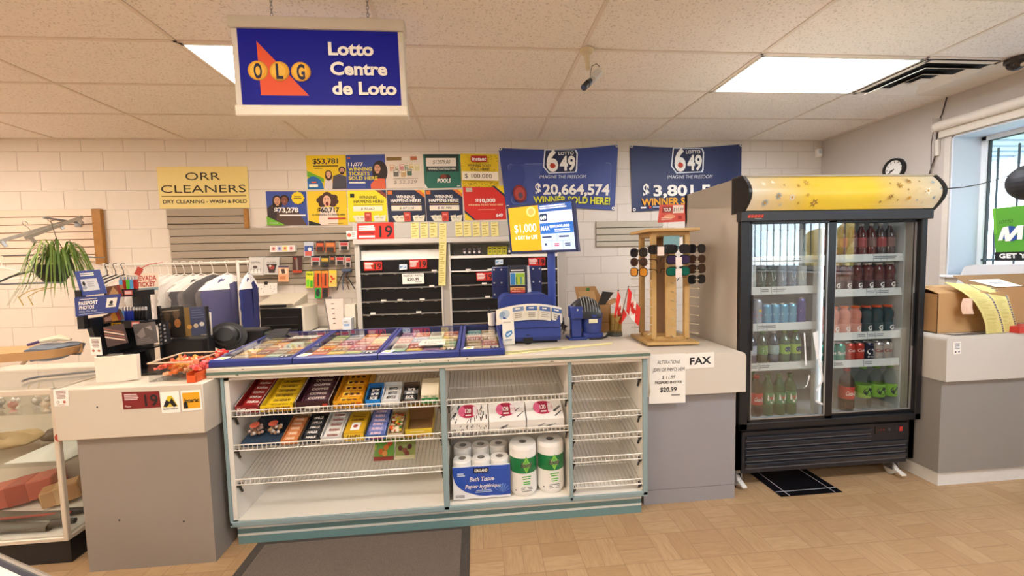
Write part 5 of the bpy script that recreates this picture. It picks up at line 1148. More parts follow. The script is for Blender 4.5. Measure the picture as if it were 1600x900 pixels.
m = MB(); s = sheetY(m, .222, 1.285, .318, 1.25, -1.9395, P('e9b06a'), .001); s.rect(0, .5, 1, 1, P('cf4a3a')); s.text('LOTTERY', .5, .55, .4, P('b02a2a'), w=.8, bold=.03); s.lines(.1, .9, .65, .9, 1, P('f0c0a0')); m.build('lower_card', lh)

# monitor on its pole
mo = thing('pole_monitor', 'tilted advertising screen on a blue pole above the counter', 'monitor', (.5, -1.75, .957))
m = MB(); m.cyl((.53, -1.75, .958), (.53, -1.75, 1.60), .028, M('3a52a8', .35), n=20); m.cyl((.53, -1.75, .957), (.53, -1.75, .965), .06, TBD, n=20); m.build('pole', mo)
cs = [hy(791, 322, -1.64), hy(896, 311, -1.90), hy(904, 393, -1.90), hy(798, 396, -1.64)]
m = MB(); s0 = Sheet(m, *cs, M('1d2c5c', .35), .045); ux_ = (cs[1]-cs[0]).normalized()
m.build('screen_housing', mo)
m = MB(); m.obox((cs[0]+cs[1]+cs[2]+cs[3])/4-s0.n*.06, (.05, .04, .06), TBD, Matrix.Rotation(math.radians(-30), 3, 'Z')); m.build('bracket', mo)
m = MB(); q = [s0.P(u, v, 2) for u, v in ((.03, .055), (.965, .04), (.965, .95), (.03, .955))]
SCR = lambda n, c, k=.75: emis('screen_'+n, c, k*.6)
s = Sheet(m, *q, None, gap=.0006); BLK_ = SCR('base', 'c9d4ec'); s.rect(0, 0, 1, 1, BLK_)
s.rect(0, 0, .49, 1, SCR('gold', 'e09a10')); s.rect(.49, 0, 1, .16, SCR('top', '24509a')); s.rect(.49, .41, 1, .64, SCR('mid', '1f62b4')); s.rect(.49, .64, 1, 1, SCR('low', 'b9c9ea'))
sw = SCR('white', 'fbf8f0', .9); sd = SCR('dark', '14305a', .5); s.circ(.37, .13, .075, SCR('ring', 'f0c878')); s.circ(.37, .13, .05, SCR('ring2', 'dca050'))
s.text('$1,000', .255, .575, .19, sw, w=.36, bold=.0); s.text('a DAY for LIFE', .26, .74, .09, sw, w=.36, bold=.01); s.lines(.52, .96, .03, .12, 2, sw, jit=.2)
s.rrect(.505, .2, .62, .36, .02, sd); s.text('649', .56, .33, .09, sw, w=.09, bold=.04); s.text('MAX', .575, .57, .10, sw, w=.13, bold=.02, slant=.1); s.text('$80,000,000', .80, .515, .055, sw, w=.30, bold=.02); s.lines(.72, .96, .55, .62, 2, sw, jit=.1)
for v in (.64, .80): s.rect(.49, v, 1, v+.008, SCR('rule', '8fa9d8'))
for u in (.655, .825): s.rect(u, .80, u+.006, 1, SCR('rule', '8fa9d8'))
s.rect(.745, .64, .751, .8, SCR('rule', '8fa9d8')); s.lines(.52, .7, .7, .76, 1, sd); s.lines(.78, .94, .7, .76, 1, sd); s.rect(.55, .85, .58, .9, sd); s.lines(.7, .78, .86, .94, 2, SCR('red', 'c23a4a')); s.lines(.86, .95, .86, .94, 2, sd); m.build('screen', mo)

# ticket checker
tk = thing('ticket_checker', 'blue ticket checker with a dark ribbed hood beside the terminal', 'ticket checker', (.66, -2.05, .957)); m = MB()
m.box(.565, -2.125, .957, .68, -2.0, .972, TB, .005); m.box(.585, -2.105, .972, .648, -2.05, 1.10, TB, .004); m.box(.578, -2.12, 1.09, .655, -2.04, 1.165, TB, .004); m.lathe((.62, -2.1205, 1.145), [(0, .0015), (.006, 0)], M('d6d6d8', .3, .6, 0), 8, (0, -1, 0)); m.build('stand', tk)
m = MB(); hood = M('24262c', .3, 0, .05); m.surf(lambda u, v: Vector((.60+.17*u, -2.06+.01+.07*(-math.cos(PI*v)), 1.09+.13*math.sin(PI*v)*(1-.35*(2*u-1)**2 if True else 1))), 14, 10, hood, .004); m.build('hood', tk)
m = MB()
for i in range(7):
    u = .3+.1*i; m.tube([(.60+.17*u, -2.052-.074*math.cos(PI*v)*-1 if False else -2.05-.075*math.cos(PI*v), 1.092+.133*math.sin(PI*v)*(1-.35*(2*u-1)**2)) for v in [j/10 for j in range(1, 7)]], .0022, M('8d8f8a', .3), 5)
m.build('hood_rib', tk)
m = MB(); m.lathe((.725, -2.05, .995), [(0, 0), (.06, 0), (.072, .115), (.068, .115), (.056, .006), (0, .006)], TB, 22); m.box(.66, -2.10, .957, .79, -2.0, .997, TB, .01); m.build('cup', tk)
m = MB(); m.box(.69, -2.124, 1.06, .745, -2.119, 1.085, M('e6dcb8', .5)); m.build('label_plate', tk)
cbm = M('17181c', .45)
m = MB()
for k in range(7): m.tube([(.50+.012*k, -2.0, .985+.03*R.random()), (.53+.01*R.random(), -2.06-.01*k, 1.02+.05*R.random()), (.55, -2.03, 1.05+.04*R.random()), (.56, -1.98, .97+.05*R.random()), (.575, -1.96-.01*k, 1.03)], .0028, (cbm, M('8a8275', .5))[k % 2], 6)
m.build('cable_bundle', label='tangle of dark cables between the terminal and the ticket checker', cat='cables')
m = MB(); pts = [(.69, -2.125, .962), (.76, -2.12, .962), (.81, -2.07, .963), (.86, -1.97, .963), (.90, -1.86, .963)]
for dz in (0, .007): m.tube([(x+dz*1.2, y-dz, z) for x, y, z in pts], .0035, cbm, 6)
m.build('cable', label='dark cable on the counter running back past the flag jar', cat='cable')
# cardboard carton behind
cb_ = thing('cardboard_box', 'small open cardboard box on the counter behind the ticket checker', 'box', (.8, -1.84, .957)); CB = M('b48c5e', .8, 0, .06, 0, 12); CBI = M('8a683f', .8, 0, .05)
m = MB(); x0, x1, y0, y1, z0, z1 = .715, .905, -1.90, -1.76, .957, 1.145
for a in ((x0, y0, x1, y0+.004), (x0, y1-.004, x1, y1), (x0, y0, x0+.004, y1), (x1-.004, y0, x1, y1)): m.box(a[0], a[1], z0, a[2], a[3], z1, CB)
m.box(x0, y0, z0, x1, y1, z0+.004, CB); m.box(x0+.002, y0-.0008, 1.025, x1-.002, y0+.001, 1.03, CBI); m.build('carton', cb_)
m = MB(); m.prism([(x0-.04, y0-.02, z1+.10), (x0+.07, y0-.02, z1+.10), (x0+.10, y0, z1), (x0, y0, z1)], (0, .003, 0), M('c9a06c', .8, 0, .05)); m.build('flap', cb_)
m = MB(); m.prism([(x0+.0, y1-.003, z1), (x1, y1-.003, z1), (x1-.06, y1+.02, z1+.12), (x0-.02, y1+.02, z1+.12)], (0, .003, 0), CB); m.box(x0+.06, y1+.0, z1+.02, x0+.085, y1+.004, z1+.11, M('3f7a3a', .6)); m.build('flap', cb_)
m = MB(); m.prism([(x1, y0, z1), (x1, y1, z1), (x1+.07, y1, z1+.03), (x1+.07, y0, z1+.03)], (0, 0, .003), CB); m.prism([(x0+.11, y0+.03, z1+.0), (x0+.15, y0+.05, z1+.09), (x1+.04, y0+.05, z1+.08), (x1-.03, y0+.03, z1)], (0, .004, 0), M('2a2622', .7)); m.build('flap', cb_)
# jar with flags
jr = thing('flag_jar', 'amber glass jar with dark base holding two small flags', 'jar', (.895, -2.02, .957)); c = Vector((.893, -2.02, .957)); m = MB(); m.lathe(c, [(.041, .02), (.044, .14), (.041, .14), (.038, .02)], thin_glass('amber_glass', (.80, .72, .50), 1.5), 22); m.build('glass', jr)
m = MB(); m.lathe(c, [(0, 0), (.044, 0), (.044, .026), (0, .026)], M('45443c', .3), 22); m.build('base', jr)
def flag(label, base, top_, fl):
    t = thing('flag', label, 'flag', base, 'small flags in the amber jar'); b_, tp_ = Vector(base), Vector(top_); m = MB(); m.cyl(b_, tp_, .0028, M('6a4a2a', .5), n=8); m.sphere(tp_, .005, BLACK, 8, 6); m.build('stick', t)
    m = MB(); cs = [tp_+Vector(q) for q in fl]
    bul = lambda u, v: Vector((0, -.012*math.sin(2.2*PI*u+v), 0)); s = Sheet(m, *cs, PW, .0015, bul, 16, 8, gap=.001); RD = P('dd2a20'); s.rect(0, 0, .26, 1, RD, 1); s.rect(.74, 0, 1, 1, RD, 1)
    lf = [(0, -.42), (.07, -.28), (.15, -.32), (.12, -.05), (.25, -.17), (.28, -.1), (.42, -.12), (.37, 0), (.42, .05), (.22, .2), (.24, .28), (.02, .25), (.02, .42)]
    s.poly([(.5+x*.62, .5+y*.85) for x, y in lf]+[(.5-x*.62, .5+y*.85) for x, y in lf[::-1][:-1]], RD, 2); m.build('cloth', t)
flag('small maple leaf flag in the jar hanging limp on the left', (.882, -2.02, .985), hy(966, 454, -2.03), [(-.004, 0, 0), (.055, -.0, -.16), (.01, -.0, -.22), (-.035, 0, -.17)])
flag('small maple leaf flag in the jar leaning to the right', (.905, -2.03, .985), hy(982, 448, -2.035), [(-.002, 0, -.005), (.075, -.005, -.14), (.06, -.005, -.255), (-.02, 0, -.16)])
# receipt strip
m = MB(); s = Sheet(m, (.145, -2.36, .9585), (.80, -2.235, .9585), (.78, -2.28, .9585), (.14, -2.445, .9585), M('ece4a4', .7, 0, .03), .001); s.lines(.02, .6, .2, .8, 4, P('8d8a5c'), jit=.4); m.build('receipt_strip', label='pale yellow receipt strip lying along the counter front edge', cat='paper')

# ================================================================ FAX COUNTER
m = MB(); s = Sheet(m, hy(1016, 554, -2.3825), hy(1071, 552, -2.3825), hy(1071, 629, -2.3825), hy(1014, 631, -2.3825), PAPER, .001)
for t_, v, h, w in (('ALTERATIONS', .20, .075, .64), ('JEAN OR PANTS HEM', .35, .075, .88), ('$ 11.99', .50, .07, .36), ('PASSPORT PHOTOS', .60, .055, .74), ('$20.99', .76, .09, .46)): s.text(t_, .52, v, h, INK, w=w, slant=.2 if h < .08 and v != .60 else 0, bold=.02 if v > .55 else 0)
s.lines(.6, .88, .82, .86, 1, P('77777a')); m.build('paper_sign', label='white alterations and passport photo price sheet on the end counter', cat='sign')
m = MB(); s = Sheet(m, hy(1071, 553, -2.3825), hy(1116, 550, -2.3825), hy(1116, 574, -2.3825), hy(1071, 577, -2.3825), PAPER, .001); s.text('FAX', .52, .72, .46, INK, w=.74, bold=.03); m.build('paper_sign', label='small white FAX sign taped to the end counter', cat='sign')
m = MB(); m.tube([(.948, -2.40, .86), (.943, -2.41, .82), (.95, -2.405, .76), (.96, -2.395, .70), (.955, -2.39, .67)], .005, M('d9cfba', .5), 6); m.build('cord', label='pale cord hanging by the corner of the FAX counter', cat='cord')
# sunglasses stand
sg = thing('sunglasses_stand', 'square wooden revolving sunglasses stand on the FAX counter', 'display stand', (1.23, -2.0, .90)); WD = M('c9a468', .5, 0, .12, 0, 18); WDD = M('8d6a4a', .6, 0, .12, 0, 20)
c = Vector((1.225, -2.0, .902)); ra = .13; RZ = Matrix.Rotation(-.06, 3, 'Z')
m = MB(); m.lathe(c, [(0, 0), (.12, 0), (.12, .008), (0, .008)], M('d9d6d0', .4), 26); m.obox(c+Vector((0, 0, .017)), (.165, .165, .009), WD, RZ, .003); m.obox(c+Vector((0, 0, .04)), (.11, .11, .014), WD, RZ, .003); m.build('base', sg)
m = MB(); m.obox(c+Vector((0, 0, .723)), (.165, .165, .009), WD, RZ, .003); m.obox(c+Vector((0, 0, .70)), (.12, .12, .014), WD, RZ, .003); m.build('top_board', sg)
posts = [RZ @ Vector((a*.105, b_*.105, 0)) for a, b_ in ((-1, -1), (1, -1), (1, 1), (-1, 1))]
for p in posts:
    m = MB(); m.obox(c+p+Vector((0, 0, .37)), (.016, .016, .33), WD, RZ, .003); m.build('post', sg)
m = MB(); m.obox(c+RZ @ Vector((0, .03, 0))+Vector((0, 0, .37)), (.045, .02, .33), WDD, RZ, .002); m.build('core_panel', sg)
m = MB(); m.obox(c+RZ @ Vector((0, -.118, 0))+Vector((.0, 0, .30)), (.034, .008, .25), WD, RZ, .003); m.build('front_slat', sg)
m = MB(); q0 = c+RZ @ Vector((.0, -.13, 0))+Vector((0, 0, .645)); m.obox(q0, (.05, .004, .042), M('a9dbe2', .08, .6, .02), RZ, .002); m.build('mirror', sg)
pegm = M('d8cdb4', .35, .4, 0)
for k in range(9):
    z = .08+.056*k
    for p in posts:
        for sgn in (1,):
            o_ = p.normalized(); sd = Vector((-o_.y, o_.x, 0)); m = MB(); b0 = c+p+Vector((0, 0, z)); m.cyl(b0, b0+o_*.075-Vector((0, 0, .004)), .0028, pegm, n=6); m.sphere(b0+o_*.075-Vector((0, 0, .004)), .0045, pegm, 8, 5); m.build('peg', sg)
    b0 = c+RZ @ Vector((0, -.126, 0))+Vector((0, 0, z-.02)); m = MB(); m.cyl(b0, b0+RZ @ Vector((0, -.05, 0)), .0028, pegm, n=6); m.build('peg', sg)
def shades(label, pos, ang, fr_, ln, tag=False, round_=False):
    t = thing('sunglasses', label, 'sunglasses', (0, 0, 0), 'sunglasses on the wooden stand'); w, h = .058, .042
    for s_ in (-1, 1):
        m = MB(); cx = s_*.033; n = 16; pts = []
        for i in range(n):
            a = 2*PI*i/n; e = 1.0 if round_ else .72; co, si = math.cos(a), math.sin(a); x = cx+.5*w*.92*abs(co)**e*(1 if co > 0 else -1); z = .5*h*abs(si)**e*(1 if si > 0 else -1)-(.004 if (si < 0) else 0); pts.append((x, -.006+.12*(x**2)*2, z))
        m.prism(pts, (0, .002, 0), ln); m.build('lens', t, local=True)
        r_ = MB(); r_.tube([Vector(p)+Vector((0, .001, 0)) for p in pts], .0026, fr_, 6, True); r_.build('rim', t, local=True)
        a_ = MB(); a_.tube([(s_*.064, .002, .012), (s_*.066, .03, .012), (s_*.064, .055, .009), (s_*.06, .075, -.01)], .0022, fr_, 6); a_.build('temple', t, local=True)
    m = MB(); m.tube([(-.008, -.006, .008), (0, -.008, .011), (.008, -.006, .008)], .0025, fr_, 6); m.build('bridge', t, local=True)
    if tag: m = MB(); m.box(-.016, -.012, -.035, .016, -.0105, .012, M('f0e2dc', .6)); m.build('price_tag', t, local=True)
    t.location = pos; t.rotation_euler = (0, 0, ang); t.scale = (1.22, 1.1, 1.15)
    return t
BK_ = M('191a1c', .25); BRN = M('4a2e20', .3); LB = M('1b1a1c', .08); LBR = M('3a2418', .08); LPU = M('33244a', .08); LGR = M('0f6a58', .06, .3); LBL = M('1f6fd0', .06, .3)
fp = lambda a, z, r=.155: Vector((c.x+r*math.sin(a), c.y-r*math.cos(a), c.z+z))
for lab, a, z, f_, l_, tg, rd in (('black sunglasses on the front of the stand, topmost row', -.02, .60, BK_, LB, False, False), ('purple-lens sunglasses with pale tag on the front second row', -.02, .535, BK_, LPU, True, False), ('green and blue mirrored sunglasses on the front third row', -.02, .465, BK_, LGR, True, False),
        ('black sunglasses sticking out on the left side, topmost row', -1.2, .585, BK_, LB, False, False), ('round brown sunglasses on the left side, second row', -1.2, .525, BRN, LBR, False, True), ('amber-lens sunglasses on the left side, third row', -1.2, .462, BK_, M('c9862a', .1), False, False),
        ('black sunglasses on the right side, topmost row', .80, .60, BK_, LB, False, False), ('round brown sunglasses on the right side, second row', .82, .535, BRN, LBR, False, True), ('brown-lens sunglasses on the right side, third row', .82, .475, BK_, LBR, False, False), ('lone black sunglasses on the right side, fourth row', .80, .41, BK_, LB, False, False),
        ('white-tagged sunglasses between left and front, topmost row', -.5, .60, BK_, LB, True, False)):
    shades(lab, fp(a, z+.006, .205), a*.42 if a > .5 else a, f_, l_, tg, rd)
m = MB(); cs = [hy(1031, 320, -2.06), hy(1070, 319, -2.06), hy(1071, 346, -2.06), hy(1028, 348, -2.06)]; s = Sheet(m, *cs, P('d8584a'), .003); s.rect(.12, .12, .5, .45, P('8a2a24')); s.text('YOUR', .31, .38, .2, PW, w=.32, bold=.02); s.rect(.52, .05, .95, .5, P('f4e6da')); s.text('$11.99', .73, .38, .2, P('5a4a44'), w=.38, slant=.15); s.ell(.4, .68, .22, .12, P('e9a07a')); s.lines(.1, .6, .72, .9, 2, P('f0c8b4')); s.rect(.72, .65, .86, .85, P('a83228'))
bz = c.z+.7335
m.obox((1.225, -2.045, bz+.004), (.05, .03, .004), CLR); m.build('price_sign', label='red price sign standing on top of the sunglasses stand', cat='sign')

# ================================================================ BEHIND THE COUNTER, LEFT SIDE
class Cyl(Sheet):
    """printed band around an upright can or bottle, facing the shop"""
    def __init__(s, mb, x, y, z0, z1, r, arc=2.8, turn=0.0): s.mb = mb; s.a = (x, y, z0, z1, r, arc, turn); s.W, s.H, s.k, s.bulge, s.n, s.g, s.nu, s.nv = r*arc, z1-z0, 1, None, Vector((0, -1, 0)), .0004, 1, 1
    def P(s, u, v, l=1):
        x, y, z0, z1, r, arc, turn = s.a; t = -PI/2+(u-.5)*arc+turn; q = r+.0004*l; return Vector((x+q*math.cos(t), y+q*math.sin(t), z1+(z0-z1)*v))
# ---- signs on the tobacco cabinet
def sign19(px, Y, label):
    m = MB(); s = Sheet(m, *[hy(x, y, Y) for x, y in px], M('c8281e', .5, 0, .03), .0015); s.text('19', .77, .88, .70, INK, w=.38, bold=.018); s.lines(.05, .55, .12, .85, 5, PW, fill=.5, jit=.35); s.rect(.05, .2, .5, .3, P('f4d0c8')); m.build('age_sign', label=label, cat='sign', group='red age 19 signs')
m = MB(); s = Sheet(m, *[hy(x, y, -.4365) for x, y in ((558, 349), (615, 347), (616, 373), (558, 374))], M('d02c1e', .5, 0, .03), .002)
s.text('19', .78, .88, .70, INK, w=.36, bold=.018); s.lines(.04, .5, .16, .5, 3, PW, fill=.62, jit=.1); s.lines(.04, .55, .56, .72, 2, P('7a1a12'), jit=.2); s.rect(.05, .78, .48, .9, PW); m.build('age_sign', label='large red age 19 sign on the tobacco cabinet header', cat='sign')
m = MB(); s = Sheet(m, *[hy(x, y, -.4405) for x, y in ((541, 361), (557, 361), (557, 373), (542, 374))], PAPER, .001); s.circ(.27, .5, .2, P('d8583a')); s.lines(.5, .92, .2, .8, 3, P('a9a29a')); m.build('sticker', label='small white sticker with red dot beside the large red sign', cat='sticker')
sign19([(568, 409), (597, 409), (597, 422), (569, 423)], -.412, 'red age 19 sign on the left bay of the tobacco cabinet')
sign19([(639, 406), (667, 405), (667, 419), (640, 420)], -.412, 'red age 19 sign beside a blue card on the left bay')
sign19([(744, 426), (770, 425), (770, 438), (745, 439)], -.412, 'red age 19 sign half hidden behind the blue terminal board')
sign19([(825, 403), (852, 402), (852, 415), (826, 415)], -.412, 'red age 19 sign on the right bay near the monitor pole')
for px, lab in ((((624, 413), (636, 413), (636, 421), (624, 422)), 'small blue and white card on the left cabinet bay'), (((774, 406), (786, 405), (786, 413), (774, 414)), 'small blue and white card on the right cabinet bay')):
    m = MB(); s = Sheet(m, *[hy(x, y, -.412) for x, y in px], P('e4ecf4'), .001); s.rect(.08, .3, .9, .7, P('6fa4d4')); s.poly([(.2, .6), (.6, .35), (.85, .4), (.5, .62)], PW); m.build('card', label=lab, cat='card')
m = MB(); s = Sheet(m, *[hy(x, y, -.416) for x, y in ((628, 428), (662, 427), (663, 443), (629, 444))], PAPER, .001); s.text('PASSPORT PHOTO', .5, .3, .2, INK, w=.86, bold=.01); s.text('$20.99', .5, .68, .28, INK, w=.56, bold=.02); s.lines(.6, .9, .8, .88, 1, P('8a8a8a')); m.build('price_sign', label='white passport photo $20.99 sign on the tobacco cabinet', cat='sign')
def strip(px, lab, Y=-.4335, grp='yellow ticket strips on the cabinet header'):
    m = MB(); s = Sheet(m, *[hy(x, y, Y) for x, y in px], M('e9dc94', .7, 0, .04), .0012); n = max(3, int(s.H/s.W*3)); s.lines(.12, .9, .04, .97, n, P('b5a557'), fill=.35, jit=.5)
    for i in range(max(1, n//4)): s.circ(R.uniform(.3, .7), (i+.5)/max(1, n//4), .12, P('cdbb6a'))
    m.build('ticket_strip', label=lab, cat='tickets', group=grp)
for i, x in enumerate((642, 656.5, 671)): strip([(x, 348), (x+12, 347.5), (x+12.5, 372-i*.8), (x+.5, 373-i*.8)], 'short pale yellow ticket strip hanging left of the long strip')
for i, x in enumerate((711, 724, 738, 752, 767)): strip([(x, 347), (x+11, 346.5), (x+12.5, 368.5), (x+1, 370)], 'short pale yellow ticket strip hanging right of the long strip')
strip([(686, 349), (697.5, 349), (697.5, 376), (686, 376)], 'short yellow strip hanging at the top of the long strip', -.436)
strip([(686, 376.5), (697.5, 376.5), (696, 446), (685, 446)], 'long yellow ticket strip hanging down the cabinet middle post', -.4375, None)
# goods on the open cabinet shelf
for i in range(9):
    x = -.13+.05*i+(.06 if i > 3 else 0); y_ = i >= 4 and i < 8; m = MB(); c_ = M('c9c02e', .4, 0, .1) if y_ else M('2a2426', .4, 0, .1)
    m.box(x, -.36, 1.529, x+.045, -.30, 1.529+(.085 if y_ else .075), c_, .003); s = sheetY(m, x+.003, 1.529+.075, x+.042, 1.533, -.3605, None); s.rect(.1, .1, .9, .25, P('2a2a1a') if y_ else P('8a7a7a')); s.ell(.5, .6, .3, .2, P('8a8a2a') if y_ else P('d8d0d0'))
    m.build('tobacco_pack', label='yellow pack on the open shelf of the right cabinet bay' if y_ else 'dark pack on the open shelf of the right cabinet bay', cat='pack', group='yellow packs on the open shelf' if y_ else 'dark packs on the open shelf')

# ---- goods hanging on the wide slatted panel
def hangpack(px, Y, base, draw, name, label, cat, thick=.004, blister=None, group=None):
    t = thing(name, label, cat, hy(sum(p[0] for p in px)/4, px[2][1], Y), group)
    m = MB(); s = Sheet(m, *[hy(x, y, Y) for x, y in px], M(base, .4, 0, .06), thick); draw(s); m.build('card', t)
    if blister:
        u0, v0, u1, v1, c_ = blister; b = MB(); b.prism([s.P(u0, v0, 1), s.P(u1, v0, 1), s.P(u1, v1, 1), s.P(u0, v1, 1)], s.n*.014, M(c_, .25, 0, .1)); b.build('blister', t)
    p = s.P(.5, .06, 0); h = MB(); h.tube([(p.x, -.0255, p.z+.012), (p.x, Y+.012, p.z+.012), (p.x, Y-.012, p.z+.012), (p.x, Y-.02, p.z+.02)], .0022, CHROME, 6); h.build('hook', t)
    return t
def r4(x0, y0, x1, y1, sk=0): return [(x0, y0), (x1, y0-sk), (x1, y1-sk), (x0, y1)]
t = thing('card_box', 'white box with four coloured squares on the slatted panel', 'box', hy(441, 394, -.05)); m = MB(); s = Sheet(m, *[hy(x, y, -.075) for x, y in r4(422, 384, 461, 394, 1)], PAPER, .045)
for u, c_ in ((.04, 'f0d4cc'), (.28, 'd4cfe4'), (.5, 'eee494'), (.75, 'f2d4d0')): s.rect(u, .08, u+.2, .88, P(c_)); s.ell(u+.1, .48, .05, .25, P('c96a6a' if u != .28 else '6a6aa0'))
m.build('box', t)
bagd = lambda s: (s.text('COTTON', .45, .34, .1, P('5a5a60'), w=.6, bold=.03), s.ell(.42, .55, .16, .08, P('5a4a48')), s.rect(.1, .7, .85, .9, P('f6f4f0')), [s.poly([(u, .65), (u+.1, .6), (u+.05, .9)], P('b4b2b0')) for u in (.1, .3, .55, .75)])
hangpack(r4(389, 402, 412, 430), -.09, 'dcdad6', bagd, 'clear_bag', 'white clear-fronted bag at the left end of the slatted panel', 'bag', .02)
hangpack(r4(413, 402, 436, 429), -.09, 'cfccc8', lambda s: (s.text('PLAYERS', .5, .34, .09, P('3a3a40'), w=.6), s.poly([(.15, .4), (.85, .4), (.7, .9), (.32, .9)], P('3a2a2a')), s.ell(.5, .58, .2, .12, P('a84a44')), s.ell(.4, .5, .08, .06, PW)), 'clear_bag', 'white bag with a dark picture beside the left bag', 'bag', .02)
hangpack(r4(434.5, 416, 451, 440), -.105, 'e8ae84', lambda s: (s.rect(.0, 0, 1, .08, P('3a3f6a')), s.rect(.1, .16, .9, .5, P('f0d8c0')), s.poly([(.25, .2), (.6, .16), (.7, .45), (.4, .5)], P('4a3028')), s.rect(.15, .65, .7, .85, P('d88a5a'))), 'accessory_card', 'orange accessory card below the white bags', 'card')
hangpack(r4(457, 400, 472, 426), -.08, '4a2a28', lambda s: (s.poly([(.3, .2), (.5, .1), (.6, .9), (.4, .9)], P('8a8078')), s.rect(0, .85, 1, 1, P('c04a2a')), s.circ(.3, .15, .12, P('b8382a'))), 'scissors_card', 'dark scissors card in the middle of the slatted panel', 'card')
hangpack(r4(475, 378, 490, 401), -.07, 'c9d0dc', lambda s: (s.rect(.05, .26, .95, .62, P('3a5ca8')), s.rect(.1, .62, .8, .95, P('d86a5a')), s.circ(.6, .5, .2, P('e8ecf2'))), 'blister_card', 'blue and red card at the upper left of the small packs', 'card')
def bat(x0, y0, x1, y1, c1, c2, lab, Y=-.07): hangpack(r4(x0, y0, x1, y1), Y, c1, lambda s: (s.rect(.0, 0, 1, .16, INK), s.rect(.1, .2, .9, .5, P(c2))), 'battery_pack', lab, 'battery pack', .004, (.2, .58, .85, .95, '3a3a38'))
bat(494, 377, 506, 392, 'a8503a', 'd8653a', 'small red battery pack on the slatted panel, topmost row'); bat(508, 376, 524, 394, 'b8683a', 'e08a4a', 'wide orange and black battery pack in the topmost row')
bat(530, 376, 545, 391, 'd8cfc8', 'd04a4a', 'white and red pack at the right of the topmost row'); bat(486, 400, 500, 415, 'dcd0c8', 'cc4a4a', 'white and red pack at the left of the second row')
bat(501, 400, 514, 417, '4a463a', 'd8b03a', 'yellow and black battery pack in the second row'); bat(516, 400, 523, 412, '5a4038', 'd8653a', 'small orange and black pack in the second row')
bat(524.5, 399, 538, 414, 'dcd2cc', 'cc3f44', 'white and red pack near the right of the second row'); bat(540, 399, 548, 418, 'e0d4cc', 'd0524a', 'narrow white and red pack at the right end of second row')
def cut(x0, y0, x1, y1, c1, c2, lab, dr=None): hangpack(r4(x0, y0, x1, y1), -.08, c1, dr or (lambda s: (s.rect(.1, .1, .9, .2, P('3a3a1a')), s.rect(.2, .28, .8, .7, P(c2)))), 'utility_card', lab, 'card')
cut(478, 424, 490, 450, 'd8e02a', '5ac83a', 'lime green and yellow card in the lowest row', lambda s: (s.text('Handy', .5, .22, .12, P('2a4a1a'), w=.8, bold=.03), s.rect(.1, .3, .9, .38, P('e8d83a')), s.rect(.1, .5, .45, .9, P('6ad83a')), s.rect(.55, .55, .9, .95, P('3fae2a'))))
kn = lambda g: (lambda s: (s.rect(.4, .1, .66, .55, P('5a2a1a')), s.rect(.0, 0, 1, .10, P('e8a02a')), s.rect(.05, .62, .95, 1, P(g)), s.ell(.5, .8, .3, .14, P('2a2a2a'))))
cut(491.5, 423, 502, 466, 'd8622a', '', 'orange knife card with a green handle in the lowest row', kn('2fae4a')); cut(503, 423, 513, 466, 'd8622a', '', 'orange knife card with a dark handle in the lowest row', kn('3a3430'))
cut(514, 422, 526, 448, 'eed06a', 'd8482a', 'yellow card with red marks at the right of the lowest row', lambda s: (s.rect(.1, .05, .9, .18, P('f2dc3a')), [s.circ(R.uniform(.25, .75), R.uniform(.3, .9), .13, P('d8482a')) for i in range(6)]))
m = MB()
for k in range(4): 
    p = hy(540+2*k, 422, -.06); m.tube([p, p+Vector((-.03, -.02, -.05)), p+Vector((-.07+.03*k, -.03, -.14)), p+Vector((-.09+.05*k, -.03, -.21))], .006, M(('3a2f2a', '4a5a78', '6a4a3a', '2a2a2c')[k], .5), 6)
m.box(p.x-.08, -.075, p.z-.02, p.x+.02, -.027, p.z+.015, M('5a6a88', .5), .01)
m.build('strap_bundle', label='bundle of dark straps hanging beside the tobacco cabinet', cat='straps')
nt_ = thing('note_card', 'white note card clipped to the slatted panel above the printer', 'note', hy(418, 460, -.05)); m = MB(); s = Sheet(m, *[hy(x, y, -.035) for x, y in r4(402, 443, 433, 462, 1)], PAPER, .0015); [s.circ(R.uniform(.1, .9), R.uniform(.2, .8), .02, P('a48a8a')) for i in range(9)]; m.build('card', nt_)
m = MB(); p = hy(416, 443, -.035); m.box(p.x-.014, -.05, p.z-.012, p.x+.014, -.026, p.z+.02, BLACK, .003); m.build('clip', nt_)

# ---- printer, tray and papers on the back counter
pr_ = thing('printer', 'white and black laser printer on the low back counter', 'printer', (-1.86, -.35, .807)); PWH = M('e3dac8', .45, 0, .03)
m = MB(); x0, x1, yf, yb = -2.07, -1.66, -.52, -.15; m.box(x0, yf+.01, .809, x1, yb, 1.075, PWH, .012); m.build('printer_body', pr_)
m = MB(); m.box(x0+.012, yf, .813, x1-.015, yf+.012, 1.06, BLACK, .01); m.box(x0+.05, yf-.02, .90, x1-.06, yf, .905, DKGREY); m.box(x0+.05, yf-.008, .97, x1-.05, yf, .978, DKGREY); m.box(x0+.04, yf-.03, .815, x1-.05, yf, .86, M('1c1c1f', .4), .006); m.build('front_panel', pr_)
m = MB(); m.prism([(x0+.01, yf+.0, 1.076), (x0+.01, yf+.02, 1.10), (x0+.01, yb-.06, 1.165), (x0+.01, yb, 1.165), (x0+.01, yb, 1.076)], (.30, 0, 0), PWH); m.prism([(x0+.005, yf-.015, 1.10), (x0+.005, yb-.05, 1.175), (x0+.005, yb-.05, 1.187), (x0+.005, yf-.015, 1.112)], (.34, 0, 0), M('d8cfbc', .4)); m.build('scanner_lid', pr_)
m = MB(); m.box(x0+.02, yf-.012, 1.072, x0+.26, yf+.005, 1.10, BLACK, .004); m.build('control_strip', pr_)
